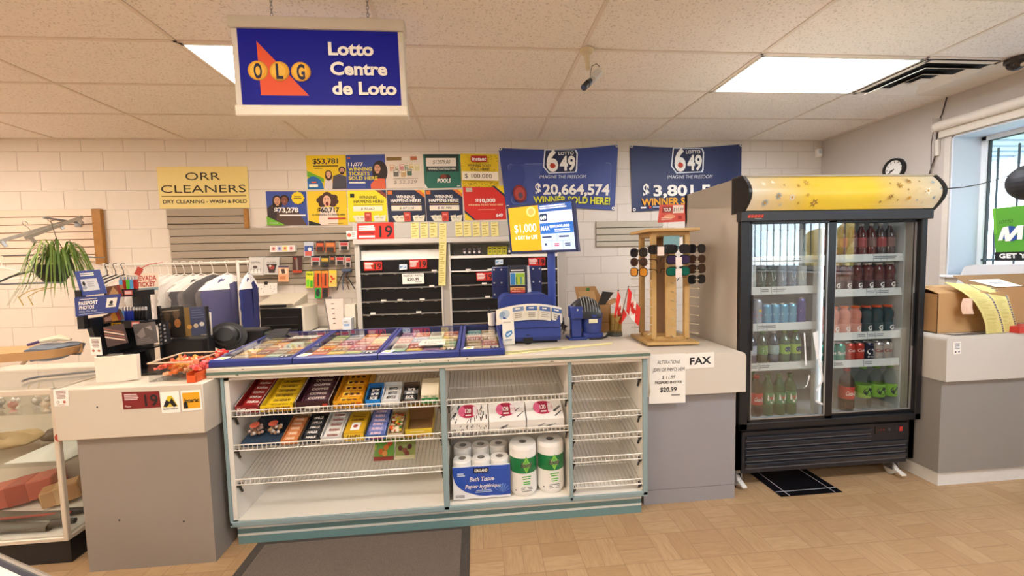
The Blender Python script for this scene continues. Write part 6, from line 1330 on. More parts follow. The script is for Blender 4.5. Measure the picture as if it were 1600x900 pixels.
m = MB(); s = Sheet(m, (-1.64, -.20, .8085), (-1.30, -.20, .8085), (-1.30, -.50, .8085), (-1.68, -.50, .8085), PAPER, .0015); s.lines(.3, .9, .3, .7, 3, P('b8b4a8')); m.build('paper_sheet', label='loose white paper lying on the back counter beside the printer', cat='paper')
fo_ = thing('file_holder', 'upright grey file holder with papers beside the tobacco cabinet', 'file holder', (-1.42, -.2, .811)); m = MB(); m.prism([(-1.50, -.35, .812), (-1.495, -.35, .812), (-1.535, -.10, 1.10), (-1.54, -.10, 1.10)], (0, .0, .006), STEEL); m.prism([(-1.49, -.34, .812), (-1.48, -.34, .812), (-1.535, -.30, 1.13), (-1.545, -.30, 1.13)], (0, .2, 0), M('8a8580', .4, .3, 0)); m.build('frame', fo_)
m = MB(); s = Sheet(m, (-1.53, -.30, 1.12), (-1.36, -.28, 1.12), (-1.345, -.36, .815), (-1.475, -.36, .815), M('e6d4c8', .7, 0, .03), .006); [s.rect(.3, .15+.16*i, .48, .17+.16*i, P('6a5a50')) for i in range(5)]; m.build('paper', fo_)
for i, (xa, xb, za, zb, lab, c_) in enumerate(((-1.345, -1.24, .811, 1.06, 'tall white box standing between file holder and tobacco cabinet', 'ebe3d4'), (-1.335, -1.25, .811, .93, 'small white carton with blue mark in front of the tall white box', 'e4e6ea'))):
    m = MB(); m.box(xa, -.30+(-.12 if i else 0), za, xb, -.18+(-.125 if i else 0), zb, M(c_, .6, 0, .03), .003)
    if i: s = sheetY(m, xa+.01, zb-.02, xb-.01, za+.03, -.4205, None); s.rect(.1, .5, .9, .8, P('8fb0d8')); s.lines(.1, .8, .1, .3, 2, P('9a9aa0'))
    m.build('carton', label=lab, cat='box')

# ---- clothes rail with bagged garments
rl = thing('clothes_rail', 'white metal clothes rail hung with bagged garments', 'clothes rail', (-2.4, -1.0, 0)); RW = M('e6e0d6', .35, .2, 0)
m = MB(); m.cyl((-2.98, -1.0, 1.5), (-1.87, -1.0, 1.503), .009, RW, n=12); m.build('rail', rl)
for x in (-2.985, -1.965):
    m = MB(); m.cyl((x, -1.0, .03), (x, -1.0, 1.52), .012, RW, n=10); m.cyl((x, -1.22, .025), (x, -.78, .025), .012, RW, n=10); m.build('upright', rl)
film, n_, b_ = node_mat('plastic_film'); n_.nodes.remove(b_); ou = n_.nodes['Material Output']; mx = n_.nodes.new('ShaderNodeMixShader'); tr = n_.nodes.new('ShaderNodeBsdfTransparent'); gl = n_.nodes.new('ShaderNodeBsdfPrincipled'); gl.inputs['Base Color'].default_value = lin('f2e6e2')+(1,); gl.inputs['Roughness'].default_value = .22
tcf = n_.nodes.new('ShaderNodeTexCoord'); wv = n_.nodes.new('ShaderNodeTexNoise'); wv.inputs['Scale'].default_value = 14; wv.inputs['Detail'].default_value = 2; wv.inputs['Distortion'].default_value = 1.5; n_.links.new(tcf.outputs['Object'], wv.inputs['Vector'])
bpf = n_.nodes.new('ShaderNodeBump'); bpf.inputs['Strength'].default_value = .8; bpf.inputs['Distance'].default_value = .02; n_.links.new(wv.outputs[0], bpf.inputs['Height']); n_.links.new(bpf.outputs[0], gl.inputs['Normal'])
mx.inputs[0].default_value = .08; n_.links.new(tr.outputs[0], mx.inputs[1]); n_.links.new(gl.outputs[0], mx.inputs[2]); n_.links.new(mx.outputs[0], ou.inputs[0])
def garment(name, label, x, rz, L, W, T, cloth, cape=None, bagged=True, group=None, hookc='e8e4dc', yo=0.0, extra=None):
    t = thing(name, label, 'garment', (x, -1.0+yo, 1.503), group); hm = M(hookc, .4)
    m = MB(); m.tube([(0, .014, -.014), (0, .021, .002), (0, .011, .0155), (0, -.011, .0155), (0, -.021, .002), (0, -.006, -.02), (0, 0, -.05), (0, 0, -.085)], .0022, hm, 6); m.tube([(0, -W*.43, -.165), (0, 0, -.085), (0, W*.43, -.165)], .004, hm, 6); m.build('hanger', t, local=True)
    def hw(z): return .035+(W/2-.035)*min(1, ((z)/.11))**.75 if z < .11 else W/2*(1+.05*math.sin(z*9))*(1 if z < .5 else 1-.08*(z-.5))
    def body(k, z0, dz, wob):
        return lambda u, v: Vector((k*(T/2)*math.cos(2*PI*u)*(.35+.65*min(1, (dz*v+.02)/.15))*(1+wob*math.sin(9*u+5*v)), k*hw(z0+dz*v)*math.sin(2*PI*u)*(1+wob*.3*math.sin(11*v*3+u*6)), -.10-z0-dz*v))
    m = MB(); m.surf(body(1, .0, L, .15), 20, 14, cloth); m.build('cloth', t, local=True)
    if cape: m = MB(); m.surf(body(1.10, 0, .12, .05), 20, 6, cape); m.build('paper_cape', t, local=True)
    if extra: extra(t, hw)
    if bagged: m = MB(); m.surf(body(1.2, 0, L+.05, .12), 20, 12, film); m.build('plastic_bag', t, local=True)
    t.rotation_euler = (0, 0, rz); return t
SHW = M('efe6de', .8, 0, .05, .3, 12); NVC = M('232b68', .75, 0, .08, .3, 14); BKC = M('1c1b20', .7, 0, .1, .3, 14); GRC = M('d8d4cc', .8, 0, .06, .3, 12)
gr_ = 'white shirts in plastic on the clothes rail'
for i, x in enumerate((-2.745, -2.685, -2.625, -2.565, -2.505, -2.445, -2.385)): garment('bagged_shirt', 'white shirt in clear plastic hanging on the clothes rail', x, -.6, .34+.02*(i % 3), .36, .036, SHW if i % 2 else GRC, None, True, gr_)
def orange(t, hw): m = MB(); m.box(-.019, -.13, -.34, .021, .13, -.25, M('e2683a', .8), .02); m.build('orange_collar', t, local=True); m = MB(); m.box(.024, -.12, -.44, .026, -.03, -.27, PAPER); m.build('paper_tag', t, local=True)
garment('bagged_garment', 'white and orange garment with a long paper tag in plastic', -2.318, -.6, .36, .32, .036, M('dfe2dc', .8, 0, .06, .3, 12), None, True, None, extra=orange)
garment('bagged_garment', 'black garment in clear plastic on the clothes rail', -2.255, -.62, .52, .42, .036, BKC, SHW, True)
garment('bagged_garment', 'black jacket hanging left of the broad navy jacket', -2.16, -.66, .54, .40, .04, BKC, None, True)
garment('bagged_jacket', 'broad navy jacket with white paper shoulders in plastic', -2.05, -.68, .56, .37, .05, NVC, M('efece8', .8, 0, .03), True)
garment('bagged_jacket', 'narrow navy jacket at the right end of the clothes rail', -1.885, .10, .54, .33, .045, NVC, M('e6e4e4', .8, 0, .03), False)
def hanger(label, pos, rz, col, W=.40, wire=.005, clips=False, group=None, tilt=0.0):
    t = thing('clothes_hanger', label, 'hanger', pos, group); hm = M(col, .4, .0 if col not in ('b9b6ae',) else .6, .02)
    m = MB(); m.tube([(.014, 0, -.012), (.017, 0, .006), (.008, 0, .0195), (-.006, 0, .0195), (-.016, 0, .008), (-.010, 0, -.018), (0, 0, -.04), (0, 0, -.075)], .0026, CHROME if clips else hm, 6); m.build('hook', t, local=True)
    m = MB()
    if clips: m.obox((0, 0, -.085), (W/2, .007, .016), hm, None, .003)
    else: m.tube([(-W/2, 0, -.165), (-W*.28, 0, -.115), (0, 0, -.075), (W*.28, 0, -.115), (W/2, 0, -.165), (W/2-.02, 0, -.178), (-W/2+.02, 0, -.178)], wire, hm, 7, True)
    m.build('bar', t, local=True)
    if clips:
        for s_ in (-1, 1): m = MB(); m.obox((s_*W*.42, 0, -.115), (.014, .012, .03), CHROME, None, .003); m.build('clip', t, local=True)
    t.rotation_euler = (0, tilt, rz); return t
for i, x in enumerate((-2.965, -2.935, -2.905, -2.875, -2.845, -2.815)): hanger('bare %s hanger at the left end of the clothes rail' % ('white' if i % 2 else 'black'), (x, -1.0, 1.4975), PI/2-.25, 'e6e0d8' if i % 2 else '26262a', .38, group='bare hangers on the clothes rail')
m = MB(); s = Sheet(m, *[hy(x, y, -1.25) for x, y in ((208, 428), (247, 426), (248, 453), (210, 455))], M('ead9c6', .6, 0, .03), .002); RS = P('b8453a'); s.text('NEVADA', .5, .42, .28, RS, w=.86, bold=.03); s.text('TICKET', .5, .76, .27, RS, w=.76, bold=.03); s.rect(0, .84, 1, 1, P('7f9aa4')); m.obox(hy(217, 424, -1.25), (.02, .004, .03), RS, Matrix.Rotation(.5, 3, 'Y')); p = hy(217, 421, -1.25); m.tube([p, (p.x, -1.15, 1.50), (p.x, -1.012, 1.515)], .003, RS, 6)
m.build('hanging_sign', label='small red-lettered ticket sign hung from the clothes rail', cat='sign')

# ---- display arm, clip hangers, hanging plant at the left wall panel
ar = thing('wall_bracket', 'steel display bracket on the cream slatted panel', 'bracket', (-3.95, -.1, 1.95)); e0, e1 = hy(122, 348, -.03), hy(68, 340, -.35); m = MB(); m.tube([e0, e1], .011, STEEL, 8); m.build('arm', ar); m = MB(); m.box(e0.x-.03, -.04, e0.z-.04, e0.x+.03, -.0255, e0.z+.04, STEEL, .003); m.build('back_plate', ar)
pa = e0.lerp(e1, .86); pb = e0.lerp(e1, .62)
hanger('steel clip hanger hooked on the wall display bracket', (pa.x, pa.y, pa.z-.004), PI/2-.32, 'b9b6ae', .50, clips=True, tilt=-.5)
hanger('second steel clip hanger tilting out to the left of picture', (pa.x-.16, pa.y-.05, pa.z-.05), PI/2-.5, 'b9b6ae', .50, clips=True, tilt=-.45)
ph = thing('hanging_plant', 'green spider plant in a hanging basket at the left wall', 'plant', hy(75, 440, -.95)); PC = hy(84, 424, -.95)
m = MB(); m.lathe(PC, [(0, -.09), (.06, -.085), (.10, -.02), (.112, .055), (.104, .055), (.09, -.01), (0, -.04)], M('2f3a2c', .5, 0, .08), 24); m.build('pot', ph)
m = MB(); top_ = hy(88, 372, -.95)
for a in (.4, 2.5, 4.6): m.tube([PC+Vector((.108*math.cos(a), .108*math.sin(a), .05)), top_], .003, M('5a4a34', .6), 5)
m.tube([top_, hy(79, 345, -.5), pb], .003, M('5a4a34', .6), 5); m.build('hanger_wire', ph)
LF = [M('6f8f3a', .5, 0, .15), M('8fa94a', .5, 0, .15), M('56762c', .5, 0, .15)]
for k in range(70):
    a = R.uniform(0, 2*PI); L = R.uniform(.12, .30); d = Vector((math.cos(a), math.sin(a), 0)); up_ = R.uniform(.10, .26); dr = R.uniform(.05, .30); wl = R.uniform(.006, .011)
    b0 = PC+Vector((.05, 0, .05))+d*.03; sd = Vector((-d.y, d.x, 0)); m = MB()
    m.surf(lambda u, v: b0+d*L*(v*.95)+Vector((0, 0, up_*math.sin(PI*min(1, v*1.3))*.9-dr*v*v*1.1))+sd*(u-.5)*2*wl*math.sin(PI*min(1, .12+.88*v))*(1-.3*v)+Vector((0, 0, .004*abs(u-.5))), 2, 9, LF[k % 3], .0006); m.build('leaf', ph)
m = MB(); q = hy(62, 455, -.95)
for dx, dz in ((0, 0), (.07, .05)): m.tube([hy(70, 445, -.95)+Vector((dx, 0, -.02)), q+Vector((dx-.07, -.02, 0)), q+Vector((dx-.13, -.03, -.04)), q+Vector((dx-.10, -.03, -.11))], .004, M('c9b06a', .6), 5)
m.build('runner', ph)
hanger('black hanger hooked over the plant basket', hy(46, 410, -.75), .15, '2a2a2c', .46, .008)
hanger('white hanger at the left edge of the picture', hy(2, 404, -.7), .1, 'efe9e0', .46, .006)
m = MB(); m.tube([hy(46, 406, -.75), (hy(46, 406, -.75).x, -.30, hy(46, 410, -.75).z+.05), (hy(46, 406, -.75).x, -.034, hy(46, 410, -.75).z+.05)], .006, STEEL, 8); pz = hy(2, 400, -.7); m.tube([pz, (pz.x, -.2, pz.z+.03), (pz.x, -.034, pz.z+.03)], .006, STEEL, 8); m.tube([(pz.x, -.1, pz.z+.03), (hy(46, 406, -.75).x, -.1, hy(46, 410, -.75).z+.05)], .005, STEEL, 8)
m.build('hanger_hook', label='pair of thin steel hook arms low on the cream slatted panel', cat='hook')

# ---- ironing board
ib = thing('ironing_board', 'tan covered ironing board at the far left', 'ironing board', (-3.75, -1.0, 0)); IC = M('cfa878', .8, 0, .08, .2, 10); IB = M('7d8796', .8, 0, .12, .3, 10)
def half(x): 
    t = (x+4.55)/1.35; return .19 if t < .62 else .19*math.sqrt(max(0, 1-((t-.62)/.38)**2))*1.0
def brd(u, v): x = -4.55+1.35*u; return Vector((x, -1.0+half(x)*(2*v-1), .845+.03*u-.02*(2*v-1)**2))
m = MB(); m.surf(lambda u, v: brd(u, v)+Vector((0, 0, .0)), 26, 6, IC, .07); m.build('padded_top', ib)
m = MB(); m.surf(lambda u, v: brd(.80+.197*u, v)+Vector((0, 0, .012+.006*math.sin(9*u+4*v))), 18, 8, IB, .10); m.build('blue_cloth', ib)
for s_ in (-1, 1):
    m = MB(); m.cyl((-4.3 if s_ > 0 else -3.5, -1.0+s_*.10, .80), (-3.55 if s_ > 0 else -4.25, -1.0+s_*.10, .02), .012, RW, n=8); m.cyl((-3.55 if s_ > 0 else -4.25, -1.2, .018), (-3.55 if s_ > 0 else -4.25, -.8, .018), .012, RW, n=8); m.build('leg', ib)
m = MB(); c0, c1 = hy(44, 539, -1.05), hy(64, 533, -1.05); m.tube([c0, c1], .011, M('4a3a78', .4), 8); m.tube([c1, c1+Vector((.12, .02, .02)), c1+Vector((.2, .02, .0))], .02, M('ece4cc', .7), 8, rs=[.018, .026, .012]); m.build('lint_brush', label='purple-handled lint brush lying on the ironing board', cat='brush')

# ---- goods in the showcase
for i in range(11):
    x = -2.62+.052*i+R.uniform(-.01, .01); y = R.uniform(-2.4, -2.28); col = ('efe6dc', 'd86a5a', 'c9c4bc', 'f0d4cc', 'a8a49c', 'e8e2d6', 'd8a89c', 'cfcac2', 'b8b4ae', 'e4d8c4', 'c98a7a')[i]; m = MB(); zb = .7685
    m.lathe((x, y, zb), [(0, 0), (.016, 0), (.007, .008), (.007, .018)], M(col, .15, .2, .05), 12); m.sphere((x, y, zb+.035), .019, M(col, .1, .3, .1), 10, 7); m.sphere((x+.008, y-.004, zb+.058), .010, M('f2eee8', .1, .2, .05), 8, 6)
    m.build('trinket', label='small shiny trinket on the upper glass shelf of the showcase', cat='trinket', group='trinkets in the showcase')
def lump(name, label, cat, c, sc, col, parts=None, rot=0):
    m = MB(); rz_ = Matrix.Rotation(rot, 3, 'Z'); c = Vector(c)
    m.surf(lambda u, v: c+rz_ @ Vector((sc[0]*math.sin(PI*v)**.7*math.cos(2*PI*u), sc[1]*math.sin(PI*v)**.7*math.sin(2*PI*u), sc[2]*(1-math.cos(PI*v))*(.72+.18*math.sin(3*u*2*PI+1)*math.sin(PI*v)+.12*math.sin(7*u*2*PI+5*v)))), 20, 10, M(col, .7, 0, .12, .3, 20)); m.build(name, label=label, cat=cat)
lump('folded_scarf', 'folded tan scarf on the lower glass shelf of the showcase', 'scarf', (-2.62, -2.18, .5065), (.20, .10, .05), 'b39a70', rot=.2); lump('dark_glove', 'dark brown glove lying on the showcase shelf beside the tan scarf', 'glove', (-2.37, -2.09, .5065), (.09, .07, .04), '5a4c3e', rot=.6)
m = MB(); m.surf(lambda u, v: Vector((-2.36+.285*u, -2.40+.30*v, .512+.018*math.sin(PI*u)*math.sin(PI*v)*(1+.5*math.sin(14*u+6*v)))), 18, 12, M('e2e4dc', .35, 0, .04, .3, 14), .004); m.build('plastic_packet', label='white plastic-wrapped packet flat on the lower glass shelf', cat='packet')
for i, (c_, hh, lab, col, rz_) in enumerate((((-2.58, -2.11, .157), (.15, .07, .055), 'large red packaged box at the bottom of the showcase', 'c2604e', .35), ((-2.35, -2.15, .157), (.075, .055, .045), 'tan and red packet leaning on the red box', 'cfa070', .6))):
    m = MB(); rot = Matrix.Rotation(rz_, 3, 'Z') @ Matrix.Rotation(-.12, 3, 'Y'); m.obox(Vector(c_)+Vector((0, 0, hh[2]+.02)), hh, M(col, .4, 0, .08), rot, .006); q = Vector(c_)+Vector((0, 0, hh[2]+.02))
    m.obox(q, (hh[0]*.3, hh[1]+.002, hh[2]+.002), M('e2bc8c' if i else 'a8483c', .4), rot, .004); m.build('packaged_box', label=lab, cat='box')
def sheath(y, x0, x1, lab, col):
    m = MB(); z = .1565; m.surf(lambda u, v: Vector((x0+(x1-x0)*u, y+.012*math.sin(4*u)+(.036+.012*math.sin(5*u))*math.cos(2*PI*v), z+.022+.021*math.sin(2*PI*v))), 20, 12, M(col, .5, 0, .1, .1, 30)); m.cyl((x1-.01, y+.01, z+.025), (x1+.09, y+.02, z+.027), .021, M('3a342e', .4), .014, 12); m.cyl((x0+.001, y, z+.022), (x0-.02, y, z+.022), .02, M('3a342e', .4), .01, 12); m.build('folded_umbrella', label=lab, cat='umbrella')
sheath(-2.30, -2.85, -2.19, 'long dark folded umbrella behind another at the showcase bottom', '625d52'); sheath(-2.40, -2.80, -2.17, 'long dark folded umbrella nearest the showcase front glass', '57534a')
m = MB(); m.cyl((-2.50, -2.345, .198), (-2.16, -2.31, .190), .006, M('a84a3e', .5), n=8); m.build('red_cord', label='thin red lace lying across the folded umbrellas', cat='lace')  # thin red cord across the umbrellas
m = MB(); m.lathe((-2.0315, -2.463, .655), [(0, 0), (.02, 0), (.02, .008), (0, .008)], M('a83a22', .4), 14, (0, -1, 0)); m.build('red_knob', label='small red stopper on the showcase corner under the counter edge', cat='stopper')  # red knob at the showcase corner
m = MB(); m.tube([(-2.34, -2.30, .8985), (-2.355, -2.26, .8985), (-2.34, -2.22, .8985), (-2.06, -2.12, .8985), (-1.99, -2.14, .8985)], .006, STEEL, 8); m.build('metal_hook', label='bent steel rod lying on top of the showcase', cat='rod')
m = MB(); m.box(-2.9, -1.93, .0, -1.98, -1.80, .882, M('ddd6c6', .5, 0, .08, 0, 6), .004); m.build('low_partition', label='pale low partition board standing behind the showcase', cat='partition')

# ================================================================ ON THE LEFT COUNTER
ZL = .9085
XT = lambda px, Y=-2.16: hy(px, 480, Y).x
dr_ = thing('display_rack', 'black countertop rack with a leaning back post and trays', 'display rack', (-1.9, -2.1, ZL)); BP = M('17171a', .35, 0, .06, 0, 20)
m = MB(); m.prism([(-1.955, -2.12, ZL), (-1.86, -2.12, ZL), (-1.945, -2.12, 1.24), (-2.06, -2.12, 1.24)], (0, .03, 0), BP); m.build('back_post', dr_)
m = MB(); m.prism([(-1.955, -2.30, ZL), (-1.93, -2.30, ZL), (-2.0, -2.30, 1.21), (-2.025, -2.30, 1.21)], (0, .2, 0), BP); m.build('side_frame', dr_)
m = MB(); m.box(-1.93, -2.34, ZL, -1.80, -2.02, ZL+.012, BP); m.box(-1.93, -2.34, ZL, -1.60, -2.20, ZL+.012, BP); m.box(-1.93, -2.30, 1.015, -1.81, -2.06, 1.022, BP); m.build('shelf', dr_)
m = MB(); m.box(XT(190), -2.09, ZL+.012, XT(208), -2.03, 1.33, BP, .004); m.build('tower', dr_)
for z in (1.345, 1.175):
    x0, x1 = (XT(184), XT(225)) if z > 1.2 else (XT(187), XT(232)); m = MB(); m.prism([(x0, -2.235, z-.03), (x1, -2.235, z-.03), (x1+.03, -2.235, z+.01), (x0, -2.235, z+.01)], (0, .008, 0), BP); m.box(x0, -2.23, z-.03, x1+.01, -2.09, z-.001, BP)
    s = sheetY(m, x0+.012, z+.002, x0+.062, z-.024, -2.2358, M('d8a82a', .5), .0006); s.text('BIC', .5, .75, .5, INK, w=.6, bold=.03); s = sheetY(m, x1-.035, z+.004, x1+.005, z-.022, -2.2358, M('d8685a', .5), .0006); s.rrect(.1, .2, .9, .8, .1, P('f0c8c0')); m.build('lighter_tray', dr_)
def lighter(x, y, z, col, lab, grp):
    t = thing('lighter', lab, 'lighter', (x, y, z), grp); m = MB(); m.lathe((x, y, z), [(0, 0), (.0115, 0), (.012, .004), (.012, .058), (0, .058)], M(col, .2, 0, .03), 12, sy=.7); m.build('body', t); m = MB(); m.lathe((x, y, z+.058), [(.0115, 0), (.0115, .016), (.006, .02), (0, .02)], M('d8d6d4', .25, .8, 0), 10, sy=.7); m.build('cap', t)
for i, c_ in enumerate(('5aa0d8', 'a82a22', '5ac83a', '5aa4d8', 'a82a22')): lighter(XT(187)+.020+(XT(218)-XT(187)-.03)/4*i, -2.16, 1.3455, c_, '%s lighter in the upper lighter tray%s' % (('light blue', 'dark red', 'lime green', 'light blue', 'dark red')[i], (', left end', ' beside the light blue one', '', ' next to the lime one', ', right end')[i]), 'lighters in the upper tray')
for i in range(8): lighter(XT(187)+.016+(XT(230)-XT(187)-.028)/7*i, -2.16, 1.1755, ('5a9ad0', '2a3a9a', '2a3a9a', '2a3a9a', '17171c', '17171c', '17171c', '17171c')[i], ('pale blue lighter at the left end of the lower tray', 'dark blue lighter in the lower lighter tray', 'black lighter in the lower lighter tray')[0 if i == 0 else 1 if i < 4 else 2], 'lighters in the lower tray')
# passport signs
ps = thing('passport_sign', 'blue two-part passport photos sign on the display rack', 'sign', (-1.95, -2.3, 1.22)); m = MB(); s = Sheet(m, *[hy(x, y, -2.325) for x, y in ((116, 424), (155, 421), (167, 458), (127, 463))], M('3a4f9a', .4, 0, .05), .003); s.rect(.14, .34, .78, .82, P('d6dce6')); s.ell(.24, .52, .06, .09, INK); s.ell(.24, .68, .09, .08, P('9aa6b8')); s.lines(.38, .7, .45, .7, 3, P('b4bac6')); s.lines(.2, .75, .1, .25, 2, PW, center=True, jit=.1); m.build('upper_card', ps)
m = MB(); s = Sheet(m, *[hy(x, y, -2.335) for x, y in ((116, 465), (189, 459), (183, 488), (118, 495))], M('2c3f86', .4, 0, .05), .003); s.text('PASSPORT', .30, .42, .19, PW, w=.42, bold=.03); s.text('PHOTOS', .27, .66, .19, PW, w=.34, bold=.03); s.text('While You Wait!', .30, .82, .1, P('cfd8ea'), w=.42); s.lines(.1, .85, .9, .95, 1, P('9fb0d8')); s.lines(.12, .5, .12, .17, 1, PW, jit=0); s.rect(.72, .18, .95, .68, P('e9e2da')); s.ell(.83, .42, .04, .1, INK); s.ell(.83, .55, .06, .06, P('6a6a70')); m.build('lower_banner', ps)
m = MB(); m.box(-2.03, -2.33, 1.16, -2.0, -2.305, 1.36, BP); m.build('post', ps)
m = MB(); s = Sheet(m, *[hy(x, y, -2.306) for x, y in ((139, 527), (157, 527), (160, 555), (143, 555))], PAPER, .001); s.lines(.15, .85, .12, .6, 6, P('8a6a64'), center=True); s.circ(.25, .75, .12, P('b8685a')); s.circ(.75, .75, .12, P('b8685a')); m.build('notice', label='small white notice stuck to the black rack post', cat='notice')
# neckties and packs on the rack
def packs(name, label, cat, px, Y, base, draw, th=.02): m = MB(); s = Sheet(m, *[hy(x, y, Y) for x, y in px], M(base, .5, 0, .08), th); draw(s); m.build(name, label=label, cat=cat)
packs('necktie_pack', 'boxed dark striped necktie on the black rack', 'necktie', ((161, 511), (190, 506), (198, 536), (168, 543)), -2.32, '4a3838', lambda s: [s.poly([(max(0, .0), u), (1, u+.35), (1, u+.42), (0, u+.07)], P('e0c8b8' if i % 2 else '8a5a50')) for i, u in enumerate((.05, .18, .32, .45))], .012)
packs('accessory_pack', 'clear-fronted pack of grey accessories beside the necktie', 'pack', ((207, 507), (238, 503), (243, 536), (214, 540)), -2.25, '5f5856', lambda s: (s.poly([(.1, .5), (.5, .2), (.55, .6), (.3, .7)], P('8d8480')), s.lines(.1, .9, .7, .95, 3, P('777070')), s.poly([(.6, .2), (.9, .15), (.95, .4)], P('9a928e'))), .02)
packs('snack_pack', 'brown and orange pack behind the passport banner, upper', 'pack', ((166, 448), (186, 445), (192, 462), (166, 466)), -2.24, '8a5a3a', lambda s: (s.poly([(.1, .9), (.5, .1), (.9, .9)], P('d8a468')), s.rect(.8, 0, 1, 1, P('9a3a30'))))
packs('snack_pack', 'orange and dark pack under the passport banner', 'pack', ((160, 494), (184, 484), (190, 500), (162, 506)), -2.26, '5a3c32', lambda s: (s.rect(.1, .3, .5, .8, P('b8948a')), s.poly([(.5, .2), (.8, .1), (.85, .95), (.5, .95)], P('d8983a')), s.rect(.86, 0, 1, 1, P('a8382a'))))
packs('beaded_card', 'dark card hung with beads beside the grey accessory pack', 'card', ((247, 505), (259, 502), (264, 536), (250, 540)), -2.17, '26262a', lambda s: [s.circ(.25+.5*(i % 2), .08+.085*i, .14, P('8d8c8c' if i % 3 else 'c9c6c2')) for i in range(11)], .02)
wb = thing('sign_box', 'blank cream box sign standing on the left counter', 'sign', (-1.81, -2.42, ZL)); m = MB(); s = Sheet(m, *[hy(x, y, -2.44) for x, y in ((147, 559), (213, 554), (215, 592), (151, 602))], M('e9dfd0', .55, 0, .03), .022); m.build('box', wb); m = MB(); p = hy(180, 555, -2.42); m.box(p.x-.03, -2.43, p.z-.002, p.x+.03, -2.41, p.z+.006, M('5a5650', .5)); m.build('clip', wb)
# dark perfume display, pouch, hat
pd = thing('card_display', 'dark acrylic display of gold coins and cards on the left counter', 'display', (-1.66, -2.05, ZL)); m = MB(); m.box(-1.795, -2.10, ZL, -1.58, -1.99, 1.05, BP, .004); m.prism([(-1.795, -2.105, ZL+.015), (-1.795, -2.19, ZL+.002), (-1.795, -2.19, ZL), (-1.795, -2.105, ZL)], (.24, 0, 0), BP); m.build('stand', pd)
m = MB(); s = Sheet(m, (-1.79, -2.115, 1.235), (-1.665, -2.115, 1.245), (-1.665, -2.115, 1.075), (-1.785, -2.115, 1.065), M('2f2924', .4, 0, .06), .004); [s.ell(u, v, .14, .15, P(c)) for u, v, c in ((.28, .62, '8a5a34'), (.72, .55, 'b0703a'), (.3, .3, '5a4632'), (.7, .25, '6a5138'))]; s.lines(.1, .9, .1, .16, 1, P('a89a84')); m.build('left_card', pd)
m = MB(); s = Sheet(m, (-1.66, -2.115, 1.235), (-1.548, -2.115, 1.24), (-1.54, -2.115, 1.08), (-1.66, -2.115, 1.07), M('39456e', .3, 0, .06), .004); s.rect(0, 0, .25, 1, P('8a6a2a')); [s.circ(u, v, .11, P(c)) for u, v, c in ((.2, .68, 'd8a040'), (.5, .66, 'd4c0a4'), (.78, .62, 'e6e2dc'))]; s.lines(.35, .95, .1, .45, 4, P('6a7aa8'), fill=.25); m.build('right_card', pd)
m = MB(); m.box(-1.80, -2.125, 1.06, -1.535, -2.122, 1.25, CLR); m.box(-1.80, -2.12, ZL, -1.79, -2.10, 1.25, BP); m.box(-1.545, -2.12, ZL, -1.537, -2.10, 1.24, BP); m.build('acrylic_front', pd)
m = MB(); xa, xb = hy(253, 502, -2.03).x, hy(303, 502, -2.03).x; n = 14
def pch(u, v): q = math.sin(PI*v)**.35 if 0 < v < 1 else 0; return Vector(((xa+xb)/2-(xb-xa)/2*math.cos(PI*v), -2.03+.028*q*math.cos(2*PI*u), 1.125+.042*q*math.sin(2*PI*u)+.012*math.sin(PI*v)))
m.surf(pch, 16, 16, M('1a1a1c', .35)); m.box((xa+xb)/2-.05, -2.035, 1.052, (xa+xb)/2+.05, -2.025, 1.10, BP); m.build('pouch', label='black oblong pouch standing on top of the coin display', cat='pouch')
m = MB(); m.box(-1.665, -1.985, 1.052, -1.600, -1.975, 1.19, M('e4dcd0', .5), .003); m.build('white_card', label='white card standing behind the black pouch', cat='card')
ht = thing('black_hat', 'black brimmed hat lying on its side at the counter corner', 'hat', (-1.47, -1.95, .957)); hc = hy(356, 525, -1.92); ax = Vector((.25, -1, .35)).normalized(); m = MB(); HT = M('141416', .5, 0, .08); m.lathe(hc, [(0, .06), (.04, .06), (.055, .05), (.062, .012), (.066, .0), (.088, -.006), (.088, -.009), (.06, -.004), (.055, .006), (.05, .05), (0, .055)], HT, 28, ax, sx=1.2); m.build('crown', ht)
m = MB(); m.lathe(hc, [(.0645, .003), (.066, .003), (.064, .016), (.0605, .016)], M('3a3a3e', .35), 28, ax, sx=1.2); m.build('band', ht)
m = MB(); m.box(-1.60, -1.86, ZL+.05, -1.37, -1.74, 1.06, M('1b1b1e', .45, 0, .06), .01); m.build('black_case', label='black case behind the hat at the end of the ticket trays', cat='case')
m = MB(); m.box(-1.39, -1.84, .99, -1.28, -1.76, 1.035, M('3b4038', .35), .01); m.box(-1.38, -1.83, .957, -1.30, -1.77, .992, BLACK); m.build('card_reader', label='dark card reader lying at the back of the leftmost ticket tray', cat='card reader')
m = MB(); m.prism([(-1.33, -1.92, 1.014), (-1.22, -1.90, 1.014), (-1.20, -1.87, 1.055), (-1.30, -1.88, 1.055)], (0, .03, 0), M('26262a', .4)); m.build('stapler', label='dark stapler on the glass of the leftmost ticket tray', cat='stapler')
